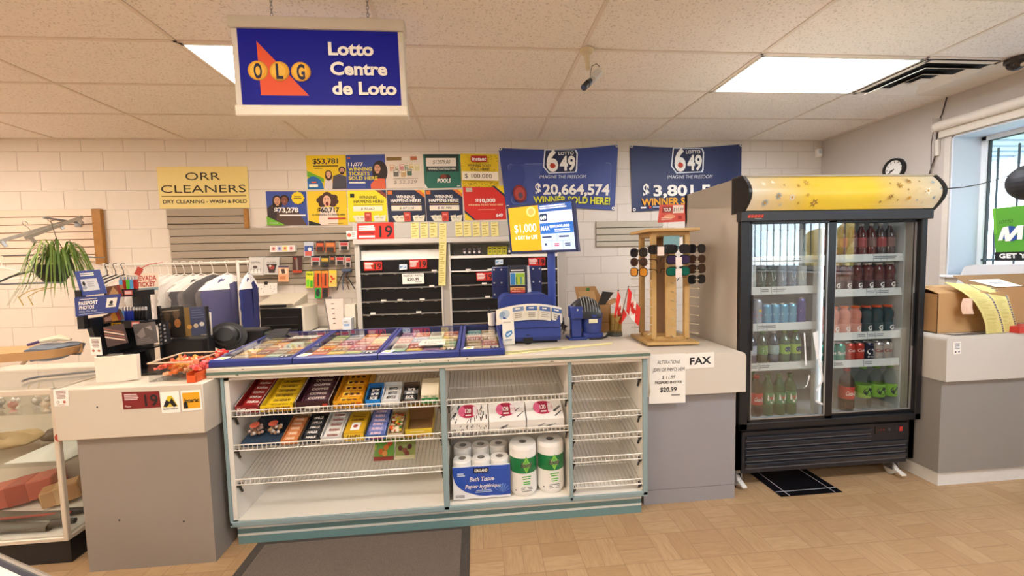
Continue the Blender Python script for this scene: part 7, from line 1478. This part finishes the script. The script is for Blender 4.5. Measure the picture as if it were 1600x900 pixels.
# candy bin
bn = thing('candy_bin', 'clear bin of orange and pink wrapped candies on the left counter', 'bin', (-1.5, -2.35, ZL)); m = MB(); x0, x1, y0, y1, z0, z1 = -1.60, -1.40, -2.48, -2.24, ZL+.0005, 1.0
for a in ((x0, y0, x1, y0+.003), (x0, y1-.003, x1, y1), (x0, y0, x0+.003, y1), (x1-.003, y0, x1, y1)): m.box(a[0], a[1], z0, a[2], a[3], z1, CLR)
m.box(x0, y0, z0, x1, y1, z0+.003, CLR); m.build('clear_box', bn)
m = MB()
for (a, b_) in (((x0, y0, z1), (x1, y0, z1)), ((x0, y1, z1), (x1, y1, z1)), ((x0, y0, z1), (x0, y1, z1)), ((x1, y0, z1), (x1, y1, z1))): m.cyl(a, b_, .004, M('c9b49a', .3), n=6)
m.build('rim', bn)
def candy_heap(n, x0, x1, y0, y1, z0, dz, cols, name, lab, grp):
    for i in range(n):
        m = MB(); c_ = Vector((R.uniform(x0, x1), R.uniform(y0, y1), z0+.012+dz*R.random())); a = Vector((R.uniform(-1, 1), R.uniform(-1, 1), R.uniform(-.4, .4))).normalized(); mt = M(R.choice(cols), .25, 0, .1); m.sphere(c_, .013, mt, 8, 6)
        for s_ in (-1, 1): m.cyl(c_+a*s_*.010, c_+a*s_*.026, .003, mt, .009, 6)
        m.build(name, label=lab, cat='candy', group=grp)
candy_heap(70, x0+.03, x1-.03, y0+.03, y1-.03, z0+.015, .05, ('e0702a', 'e8a04a', 'd8503a', 'e86a5a', 'f0b48a'), 'wrapped_candy', 'orange or pink wrapped candy heaped inside the clear bin', 'candies in the clear bin')
ot = thing('candy_tray', 'low orange tray of pink wrapped candies beside the clear bin', 'tray', (-1.36, -2.4, ZL)); m = MB(); OR = M('dc5a26', .4, 0, .05); x0, x1, y0, y1 = -1.392, -1.36, -2.5, -2.2
x0, x1 = -1.475, -1.355; y0, y1 = -2.535, -2.49; x0, x1, y0, y1 = -1.393, -1.352, -2.50, -2.2
m.box(-1.393, -2.53, ZL+.001, -1.353, -2.20, ZL+.006, OR); m.box(-1.393, -2.53, ZL+.006, -1.389, -2.20, ZL+.05, OR); m.box(-1.357, -2.53, ZL+.006, -1.353, -2.20, ZL+.045, OR); m.box(-1.393, -2.53, ZL+.006, -1.353, -2.526, ZL+.035, OR); m.build('tray', ot)
candy_heap(26, -1.382, -1.368, -2.49, -2.24, ZL+.025, .06, ('e04a3a', 'e86a6a', 'd83a3a', 'f08a6a'), 'wrapped_candy', 'red or pink wrapped candy in the orange tray', 'candies in the orange tray')
# stickers on the left counter front
YL = -2.5525
m = MB(); s = Sheet(m, *[hy(x, y, YL) for x, y in ((190, 613), (248, 611), (251, 636), (193, 640))], M('7d1a1e', .5, 0, .03), .001); s.text('19', .77, .88, .70, INK, w=.36, bold=.018); s.lines(.06, .46, .12, .5, 4, P('f0d8d4'), jit=.3); s.text('Please', .14, .88, .12, P('f0d8d4'), w=.16); m.build('sticker', label='dark red age 19 sticker on the left counter front', cat='sticker')
m = MB(); s = Sheet(m, *[hy(x, y, YL) for x, y in ((250, 613), (279, 611), (282, 644), (253, 646))], PAPER, .001); s.poly([(.1, .72), (.4, .2), (.62, .2), (.9, .72)], P('d8c02a')); s.poly([(.12, .68), (.3, .36), (.5, .5), (.42, .6), (.3, .72)], INK); s.poly([(.45, .5), (.6, .3), (.85, .66), (.7, .74)], INK); s.text('PROTECT YOUR PIN', .5, .84, .07, INK, w=.8, bold=.02); m.build('sticker', label='yellow hand picture sticker about protecting your PIN', cat='sticker')
m = MB(); s = Sheet(m, *[hy(x, y, YL) for x, y in ((282, 611), (313, 609), (316, 640), (285, 643))], PAPER, .001); s.rect(.07, .1, .93, .88, P('e8a818')); s.text('Interac', .53, .58, .2, INK, w=.72, bold=.03); s.poly([(.1, .62), (.2, .5), (.3, .62), (.32, .86), (.12, .86)], INK); m.build('sticker', label='yellow square payment sticker on the left counter front', cat='sticker')
m = MB(); s = Sheet(m, *[hy(x, y, YL) for x, y in ((83, 609), (106, 607), (108, 634), (85, 635))], PAPER, .001); s.lines(.15, .85, .1, .6, 6, P('a08078'), center=True); s.circ(.28, .76, .1, P('9a7a72')); s.circ(.28, .76, .06, PAPER); s.circ(.72, .76, .1, P('a8503a')); s.lines(.25, .75, .9, .95, 1, P('c0948a')); m.build('notice', label='small white notice at the left corner of the left counter', cat='notice')

# ================================================================ DRINKS IN THE COOLER
YD = -2.135
def can(label, x, z, r, h, col, draw=None, top='c9cbcd', group=None, y=YD, name='drink_can', metal=.35):
    t = thing(name, label, 'drink can', (x, y, z), group); cm_ = M(col, .25, metal, .04)
    m = MB(); m.lathe((x, y, z), [(0, .004), (r*.72, 0), (r*.78, .004), (r, .014), (r, h-.016), (r*.80, h-.004)], cm_, 18)
    if draw: draw(Cyl(m, x, y, z+.014, z+h-.016, r))
    m.build('can_body', t); m = MB(); m.lathe((x, y, z), [(r*.80, h-.004), (r*.82, h), (r*.74, h), (r*.70, h-.006), (0, h-.006)], M(top, .25, .9, 0), 18); m.build('can_lid', t); return t
def bottle(label, x, z, r, h, liq, cap, band_, draw=None, group=None, y=YD, neck=.36, clear=False, lab=(.30, .58), shape='soda'):
    t = thing('drink_bottle', label, 'drink bottle', (x, y, z), group)
    bm = thin_glass('clear_bottle', (.90, .93, .93), 1.5) if clear else M(liq, .08, 0, .05, 0, 20, .6, .6)
    p = [(0, .012), (r*.55, .0), (r*.93, .008), (r, .03), (r, h*.25), (r*.95, h*.30), (r*.95, h*.56), (r, h*.62), (r*.9, h*.72), (r*.55, h*.82), (r*neck, h*.88), (r*neck, h*.935)]
    if shape == 'sport': p = [(0, .01), (r*.6, 0), (r*.95, .01), (r, .03), (r, h*.30), (r*.92, h*.36), (r*.92, h*.50), (r, h*.56), (r, h*.70), (r*.86, h*.78), (r*.58, h*.84), (r*.56, h*.88)]
    m = MB(); m.lathe((x, y, z), p, bm, 18); m.build('bottle', t)
    m = MB(); k = neck if shape != 'sport' else .58; h0 = h*.925 if shape != 'sport' else h*.87; m.lathe((x, y, z+h0), [(r*k*1.22, 0), (r*k*1.22, h*.06), (r*k*1.1, h*.068), (0, h*.068)], M(cap, .4), 14); m.build('cap', t)
    if band_:
        m = MB(); z0, z1 = z+h*lab[0], z+h*lab[1]; m.lathe((x, y, 0), [(r*.97+.0006, z0), (r*1.0+.0006, z0+.004), (r*1.0+.0006, z1-.004), (r*.97, z1)], M(band_, .4, 0, .04), 20)
        if draw: draw(Cyl(m, x, y, z0, z1, r+.0012))
        m.build('label', t)
    return t
def row(fn, x0, x1, n, *a, **k):
    for i in range(n): fn(a[0], x0+(x1-x0)*(i/(n-1) if n > 1 else 0), *a[1:], **k)
XL = lambda px, yy=500: hy(px, yy, YD).x
LB_, RB_ = 'cans and bottles behind the left cooler door', 'cans and bottles behind the right cooler door'
zs = [.4155]+[z-.0068 for z in SHL[::-1]]; z4, z3, z2, z1 = [z+.0005 for z in zs[1:]]; zb = .416
# left door: upper shelf
for i in range(8): can(('slim slate blue can on the top shelf behind the left door', 'tall pale can on the top shelf behind the left door')[i > 2], 1.665+.060*i, z1, .0265, .185, '5f86a0' if i < 3 else ('b9c6c4', 'c4d0d6')[i % 2], lambda s: (s.rect(.3, .3, .7, .42, P('dfe8ee')), s.lines(.3, .7, .5, .8, 3, P('3a5a70'), center=True)), group='slate blue cans, left door' if i < 3 else 'tall pale cans, left door')
for i in range(7):
    c_, lab, g = (('4fb0c8', 'turquoise can on the second shelf behind the left door', 'turquoise cans, left door'), ('d4dcdc', 'white can on the second shelf behind the left door', 'white cans, left door'), ('3a5a52', 'dark green can on the second shelf behind the left door', 'dark green cans, left door'), ('8fa0b4', 'grey blue can on the second shelf behind the left door', 'grey blue cans, left door'))[(0, 1, 2, 2, 3, 3, 1)[i]]
    can(lab, 1.672+.068*i, z2, .030, .157, c_, lambda s: (s.poly([(.3, .2), (.7, .3), (.6, .6), (.4, .7)], P('e9eef0')), s.rect(.2, .8, .8, .86, P('c9d4d8'))), group=g)
def rb(s): s.poly([(0, 0), (.5, .45), (0, .9)], P('3a4a9a')); s.poly([(1, 0), (.5, .45), (1, .9)], P('3a4a9a')); s.rect(.2, .42, .8, .5, P('c83a3a')); s.circ(.5, .4, .12, P('e8c23a')); s.lines(.25, .75, .6, .72, 1, P('c83a3a'))
can('single pale pink can at the left end of the third shelf', 1.665, z3, .0265, .168, 'd8c0c4', lambda s: s.rect(.25, .3, .75, .6, P('a89aa0')))
for i in range(2): can('blue and silver energy drink can with a red band, third shelf', 1.727+.060*i, z3, .0265, .168, 'b4bccc', rb, group='blue and silver cans, left door')
for i in range(4): can('light blue energy drink can on the third shelf behind the left door', 1.848+.058*i, z3, .0265, .135, '6fb4d8', lambda s: (s.poly([(0, 0), (.5, .5), (0, 1)], P('4a90c4')), s.rect(.2, .44, .8, .54, P('e4f0f6'))), group='light blue cans, left door')
for i in range(1): can('purple blue can at the right end of the third shelf', 2.085, z3, .0265, .168, '5a5aa4', lambda s: s.rect(.25, .4, .75, .55, P('d8d4ea')))
for i, (liq, bd, lab) in enumerate((('2c4668', '5f8ac4', 'dark blue bottle with light blue label, left end of fourth shelf'), ('2a3a58', 'b4c0d4', 'dark blue bottle with pale label on the fourth shelf'), ('3c4c3a', '6f9a4a', 'dark bottle with green label on the fourth shelf'), ('33465c', '9ab4b4', 'dark bottle with grey green label on the fourth shelf'), ('4a6a4c', 'a4cc5a', 'green lemon-lime bottle on the fourth shelf, left of its pair'), ('4a6a4c', 'a8d05a', 'green lemon-lime bottle on the fourth shelf, right of its pair'))):
    bottle(lab, 1.672+.076*i, z4, .032, .215, liq, ('dfe4ea', 'dfe4ea', '5a8a3a', 'dfe4ea', '6fae3a', '6fae3a')[i], bd, (lambda s: (s.ell(.5, .5, .2, .3, P('26406a')), s.rect(.36, .45, .64, .56, PW))) if i > 3 else (lambda s: s.lines(.3, .7, .25, .8, 3, P('e4e8ec'), center=True)), group='small bottles on the fourth shelf')
def cok(s): s.text('Coca-Cola', .5, .68, .36, PW, w=.62, slant=.25, bold=.02)
bottle('large red-label cola bottle behind the left cooler door', XL(1181, 620), zb, .038, .27, '2a1512', 'b8261e', 'c8322a', cok)
gin = lambda s: (s.poly([(.3, .15), (.7, .15), (.72, .6), (.5, .92), (.28, .6)], PW), s.poly([(.36, .3), (.64, .3), (.5, .6)], P('c23a3a')), s.lines(.36, .64, .65, .8, 1, P('2a7a4a')))
for i, x in enumerate((XL(1199, 620), XL(1217, 620), XL(1234, 620))): bottle('large green ginger ale bottle on the cooler floor, left door', x, zb, .038, .27, '1f5c3c', '1f6a44', '3f8a5c', gin, group='large green ginger ale bottles, left door')
bottle('large green ginger ale bottle standing behind the others', XL(1192, 620), zb, .038, .27, '1f5c3c', '1f6a44', None, y=YD+.11)
# right door
zr4, zr3, zr2, zr1 = [z-.0063 for z in SHR[::-1]]
for i in range(8): bottle('tall dark red bottle on the top shelf behind the right door', 2.225+.067*i, zr1, .030, .215, '6a2c2c' if i < 6 else '5a4a4c', 'c9c4c0', ('a44a4a', '8a6a66')[i % 2], group='tall dark red bottles, right door')
def gg(s): s.text('G', .5, .75, .5, PW, w=.26, bold=.05); s.lines(.4, .62, .82, .92, 1, PW)
for i in range(7): bottle('dark red sports drink bottle marked G on the second shelf', 2.232+.077*i, zr2, .036, .195, '5c2426', 'e4e0dc', '4a2a2c', gg, group='dark red sports drinks, right door', shape='sport', lab=(.06, .36))
for i in range(4): bottle('pink orange sports drink bottle marked G on the third shelf', 2.232+.077*i, zr3, .036, .195, 'd88a78', 'e0642a', 'e4a090', gg, group='pink sports drinks, right door', shape='sport', lab=(.06, .36))
for i in range(3): bottle('dark teal sports drink bottle marked G on the third shelf', 2.54+.077*i, zr3, .036, .195, '23404a', 'd8522a', '2a464e', gg, group='dark teal sports drinks, right door', shape='sport', lab=(.06, .36))
sp = lambda s: (s.text('Sprite', .5, .58, .2, PW, w=.7, bold=.03, slant=.15),)
for i in range(3): can('mint green soda can on the fourth shelf behind the right door', 2.228+.066*i, zr4, .0325, .122, '2f9a8a', sp, group='mint green cans, right door')
for i in range(2): can('red cola can on the fourth shelf behind the right door', 2.428+.066*i, zr4, .0325, .122, 'c03a30', lambda s: (s.text('Coke', .5, .45, .2, PW, w=.6, slant=.2), s.poly([(0, .7), (1, .5), (1, .62), (0, .82)], PW)), group='red cola cans, right door')
can('dark navy cola can on the fourth shelf beside the red ones', 2.562, zr4, .0325, .122, '1d2440', lambda s: (s.ell(.5, .5, .3, .22, PW), s.poly([(.2, .46), (.8, .46), (.7, .34), (.3, .34)], P('c8322a')), s.text('pepsi', .5, .88, .12, PW, w=.5)))
for i in range(2): can('silver diet cola can on the fourth shelf, right end', 2.63+.066*i, zr4, .0325, .122, 'c4bcb8', lambda s: s.text('Coke', .5, .55, .24, P('8a2a2a'), w=.75, slant=.2, bold=.03), group='silver diet cans, right door')
bottle('large red-label cola bottle behind the right cooler door', XL(1322, 620), zb, .044, .29, '2a1512', 'b8261e', 'c8322a', cok)
st_ = lambda s: (s.ell(.5, .5, .24, .32, P('26343a')), s.rect(.30, .42, .70, .56, PW), s.lines(.34, .66, .46, .54, 1, P('26343a')))
for i in range(3): bottle('large clear lemon-lime bottle with lime label, right door', XL(1347, 620)+.098*i, zb, .046, .30, 'd4dcd8', '6fae3a', '8fc24a', st_, group='large clear lemon-lime bottles, right door', clear=True)
# white marks of old tape on the left door glass
m = MB(); yq = -2.2715
for pts in ([(.0, 0), (.035, .01), (.05, -.16), (.03, -.17)], [(.055, -.16), (.08, -.30), (.04, -.37), (.03, -.36), (.065, -.30), (.04, -.17)], [(-.06, .0), (-.05, 0), (-.035, -.2), (-.045, -.2)], [(-.02, -.26), (-.01, -.27), (-.03, -.33), (-.05, -.34), (-.03, -.32)], [(.03, -.42), (.085, -.45), (.08, -.46), (.03, -.435)]):
    q = hy(1270, 520, yq); m.prism([(q.x+a, yq, q.z+b_) for a, b_ in pts], (0, .0008, 0), M('eceeee', .6))
m.build('tape_residue', label='white torn tape marks on the left cooler door glass', cat='tape')

# ================================================================ RIGHT COUNTER, FLOOR
CBX = M('c39a68', .8, 0, .07, 0, 10); CBD = M('94714a', .8, 0, .06)
bx = thing('cardboard_box', 'open brown cardboard box on the right counter beside the cooler', 'box', (3.05, -2.2, .946)); p = hy(1502, 518, -2.34); zt = 1.19
x0, x1, y0, y1 = 2.835, 3.30, -2.32, -2.14; m = MB()
for a in ((x0, y0, x1, y0+.005), (x0, y1-.005, x1, y1), (x0, y0, x0+.005, y1), (x1-.005, y0, x1, y1)): m.box(a[0], a[1], .947, a[2], a[3], zt, CBX)
m.box(x0, y0, .947, x1, y1, .952, CBX); m.box(x0+.33, y0-.001, 1.0, x1-.06, y0, 1.03, CBD); m.build('carton', bx)
m = MB(); m.prism([(x0, y0, zt), (x1-.12, y0, zt), (x1-.14, y0+.10, zt+.03), (x0+.02, y0+.10, zt+.03)], (0, 0, .004), CBX); m.build('flap', bx)
m = MB(); m.prism([(x0+.02, y1, zt), (x1, y1, zt), (x1+.02, y1-.07, zt+.03), (x0+.10, y1-.07, zt+.03)], (0, 0, .004), CBX); m.build('flap', bx)
fr2 = thing('continuous_form', 'curling yellow printed paper form spilling over the cardboard box', 'paper', (3.3, -2.35, .947)); FY = M('eadc8c', .7, 0, .03)
A0, A1 = hy(1504, 456, -2.36), hy(1575, 462, -2.30); B0, B1 = hy(1541, 523, -2.40), hy(1592, 521, -2.36)
pts = [(A0+Vector((0, .10, .055)), A1+Vector((0, .10, .055))), (A0, A1), (hy(1522, 470, -2.40), hy(1577, 468, -2.36)), (hy(1534, 490, -2.405), hy(1583, 488, -2.375)), (hy(1540, 508, -2.40), hy(1588, 505, -2.37)), (B0, B1)]
def frm(u, v):
    t = v*(len(pts)-1); i = min(len(pts)-2, int(t)); f = t-i; f = f*f*(3-2*f) if False else f
    a = pts[i][0].lerp(pts[i+1][0], f); b_ = pts[i][1].lerp(pts[i+1][1], f); q = a.lerp(b_, u); q.z = max(q.z, .9475); return q
m = MB(); m.surf(lambda u, v: frm(u, 1-v), 8, 24, FY, .0015)
class F_(Sheet):
    def __init__(s): s.mb = m; s.W, s.H, s.k, s.bulge, s.n, s.g, s.nu, s.nv = .28, .5, 1, None, Vector((0, -1, 0)), .001, 1, 1
    def P(s, u, v, l=1): return frm(u, v)+Vector((0, -.001*l, .0006*l))
s = F_(); PD = P('6a5a78')
for i in range(24):
    for u in (.50, .93): s.rect(u, i/24+.004, u+.05, (i+.8)/24, PD, 1)
for i in range(36): s.rect(.06, .16+i*.023, .06+R.uniform(.2, .38), .166+i*.023, P('c4b45e'), 1); s.rect(.60, .16+i*.023, .60+R.uniform(.1, .28), .166+i*.023, P('c4b45e'), 1)
m.build('paper', fr2)
m = MB(); cR = hy(1513, 478, -2.37); m.surf(lambda u, v: cR+Vector((.075*(u-.5), -.02*math.sin(PI*u), .095*(.5-v)))+Vector((-.012*math.sin(PI*v), 0, 0)), 8, 6, M('eccdb8', .7), .0015); m.build('curled_sheet', fr2)
b2 = thing('cardboard_box', 'larger taped brown cardboard box behind the yellow form', 'box', (3.6, -1.9, .946)); x0, x1, y0, y1, zt = 3.33, 4.02, -2.12, -1.80, 1.20; m = MB()
m.box(x0, y0, .947, x1, y1, zt, CBX, .003); m.box(x0-.001, y0-.001, 1.13, x0+.03, y0, 1.19, CBD); s = sheetY(m, 3.36, 1.16, 3.52, 1.06, y0-.001, PAPER, .001); s.lines(.1, .8, .2, .6, 3, P('b4b0ac')); s = sheetY(m, 3.50, 1.12, 3.56, 1.02, y0-.002, PY, .001); s.rect(.3, -.3, .5, .1, P('6a5a4a')); m.build('carton', b2)
m = MB(); m.prism([(x0, y0, zt+.001), (x1, y0, zt+.001), (x1, y0+.16, zt+.075), (x0+.06, y0+.16, zt+.075)], (0, 0, .004), CBD); m.build('flap', b2)
m = MB(); s = Sheet(m, (3.42, -2.03, zt+.05), (3.66, -2.03, zt+.05), (3.70, -2.13, zt+.005), (3.50, -2.13, zt+.005), PAPER, .001); s.lines(.3, .8, .4, .7, 2, P('9a9aa0')); m.build('paper_sheet', label='white paper lying on the flap of the taped box', cat='paper')
m = MB(); m.prism([(3.10, -2.405, .947), (3.60, -2.405, .947), (3.60, -2.405, .985), (3.28, -2.405, .985)] if False else [(3.26, -2.42, .9465), (4.09, -2.42, .9465), (4.09, -2.42, .985), (3.26, -2.42, .985)], (0, .10, 0), M('d0413c', .5, 0, .04)); m.build('red_tray', label='red tray edge along the front of the right counter', cat='tray')
m = MB(); s = Sheet(m, (2.84, -2.35, .9475), (3.06, -2.345, .9475), (3.12, -2.395, .9475), (2.86, -2.40, .9475), M('4a4440', .6), .0012); s.rect(.1, .1, .5, .6, P('d8d0c4')); s.rect(.55, .3, .9, .8, P('8a7a6c')); m.build('magazine', label='dark magazine lying flat in front of the open cardboard box', cat='magazine')
m = MB(); s = Sheet(m, *[hx(0, 0, 1) if False else Vector(q) for q in ((2.90, -1.70, 1.42), (2.96, -1.72, 1.44), (3.08, -1.74, .948), (2.86, -1.70, .948))], M('27335f', .5, 0, .05), .01); s.circ(.5, .5, .16, P('8fa0c8')); s.lines(.2, .8, .7, .85, 2, P('a9b4d0')); 
m.build('easel_sign', label='navy easel sign standing between the cooler and the window', cat='sign')
m = MB(); m.prism([(4.085, -1.36, .947), (4.085, -2.6, .947), (4.085, -2.6, 1.36), (4.085, -1.58, 1.34), (4.085, -1.50, 1.32)], (.02, 0, 0), M('d9dce0', .5, 0, .02)); m.build('foam_board', label='large white foam board leaning below the window', cat='board')
m = MB(); s = Sheet(m, *[hy(x, y, -2.4125) for x, y in ((1489, 535), (1502, 534), (1502, 553), (1489, 554))], PAPER, .001); s.lines(.15, .85, .1, .6, 5, P('9a9aa4'), center=True); s.circ(.3, .8, .1, P('6a6a78')); s.circ(.7, .8, .1, P('6a6a78')); m.build('notice', label='small white notice on the corner of the right counter', cat='notice')

# floor mat, floor tile patch, stand in the corner
mat_, n, b = node_mat('mat_pile'); tc = n.nodes.new('ShaderNodeTexCoord'); z_ = n.nodes.new('ShaderNodeTexNoise'); z_.inputs['Scale'].default_value = 260; n.links.new(tc.outputs['Object'], z_.inputs['Vector'])
z2_ = n.nodes.new('ShaderNodeTexNoise'); z2_.inputs['Scale'].default_value = 5; z2_.inputs['Detail'].default_value = 5; n.links.new(tc.outputs['Object'], z2_.inputs['Vector'])
c1 = mixc(n, z_.outputs[0], lin('4a4038'), lin('94867b')); c2 = mixc(n, mth(n, 'MULTIPLY', z2_.outputs[0], .6), c1, lin('7d7065')); n.links.new(c2, b.inputs['Base Color']); b.inputs['Roughness'].default_value = .95
bp = n.nodes.new('ShaderNodeBump'); bp.inputs['Strength'].default_value = .8; bp.inputs['Distance'].default_value = .01; n.links.new(z_.outputs[0], bp.inputs['Height']); n.links.new(bp.outputs[0], b.inputs['Normal'])
fm_ = thing('floor_mat', 'grey brown door mat on the parquet before the shelving counter', 'mat', (-.6, -3.0, 0)); m = MB(); m.box(-1.14, -3.5, .001, -.115, -2.43, .010, mat_, .004); m.build('pile', fm_)
m = MB()
for a in ((-1.185, -3.53, -1.14, -2.408), (-.115, -3.53, -.07, -2.408), (-1.14, -3.53, -.115, -3.5), (-1.14, -2.43, -.115, -2.408)): m.box(a[0], a[1], .001, a[2], a[3], .007, M('4a443e', .8, 0, .2, .3, 60), .002)
m.build('border', fm_)
ft = thing('floor_plate', 'black glossy floor plate with white lines under the cooler', 'floor plate', (2.0, -2.2, 0)); m = MB(); m.box(1.79, -2.362, .0005, 2.19, -2.0, .004, M('121217', .2)); m.build('plate', ft)
m = MB()
for a in ((1.845, -2.362, 1.849, -2.0), (2.14, -2.362, 2.144, -2.0), (1.79, -2.315, 2.19, -2.311)): m.box(a[0], a[1], .0038, a[2], a[3], .0046, M('c9c9cc', .5))
m.build('line_marking', ft)
# tilted play stand at the near left, only its metal-edged corner in view
pst = thing('play_stand', 'metal-edged lottery play stand corner at the bottom left of picture', 'stand', (-1.45, -3.6, 0)); zt = .70
e0, e1 = hz(-160, 800, zt), hz(95, 913, zt); e = (e1-e0).normalized(); nrm = Vector((e.y, -e.x, 0)); nrm = nrm if nrm.y < 0 else -nrm
D_ = .42; m = MB(); m.prism([e0, e1, e1+nrm*D_, e0+nrm*D_], (0, 0, -.03), M('1c2034', .4)); m.build('top_board', pst)
m = MB(); m.tube([e0+Vector((0, 0, .002)), e1+Vector((0, 0, .002)), e1+nrm*D_+Vector((0, 0, .002)), e0+nrm*D_+Vector((0, 0, .002))], .007, CHROME, 8, True); m.build('metal_edge', pst)
m = MB(); q0, q1 = e0+nrm*.018, e1+nrm*.018-e*.02; s = Sheet(m, q0+Vector((0, 0, .0015)), q1+Vector((0, 0, .0015)), q1+nrm*.37+Vector((0, 0, .0015)), q0+nrm*.37+Vector((0, 0, .0015)), M('dcd6c0', .5, 0, .05), .001); s.poly([(.3, .22), (.70, .12), (.78, .35), (.95, .5), (.9, 1), (.2, 1)], P('15204a')); s.rect(.06, .1, .26, .8, P('c9c8a8')); m.build('play_guide', pst)
lm = (e0+e1)/2+nrm*D_/2; m = MB(); m.box(lm.x-.04, lm.y-.04, .03, lm.x+.04, lm.y+.04, zt-.03, M('1c2034', .4)); m.build('post', pst); m = MB(); m.box(lm.x-.2, lm.y-.2, 0.001, lm.x+.2, lm.y+.2, .03, M('1c2034', .4), .006); m.build('base', pst)

vm_ = thing('machine_cabinet', 'tall black machine by the side wall, seen as a reflection in the cooler door', 'machine', (4.02, -3.55, 0)); m = MB(); m.box(3.95, -3.88, .0, 4.10, -3.28, 2.2, M('15161a', .4), .01); m.build('cabinet', vm_)
m = MB(); m.box(3.942, -3.80, .95, 3.95, -3.36, 1.25, M('3c3f46', .3), .004); m.box(3.94, -3.75, 1.35, 3.95, -3.40, 1.70, M('0c0d10', .15), .004); m.build('front_panel', vm_)
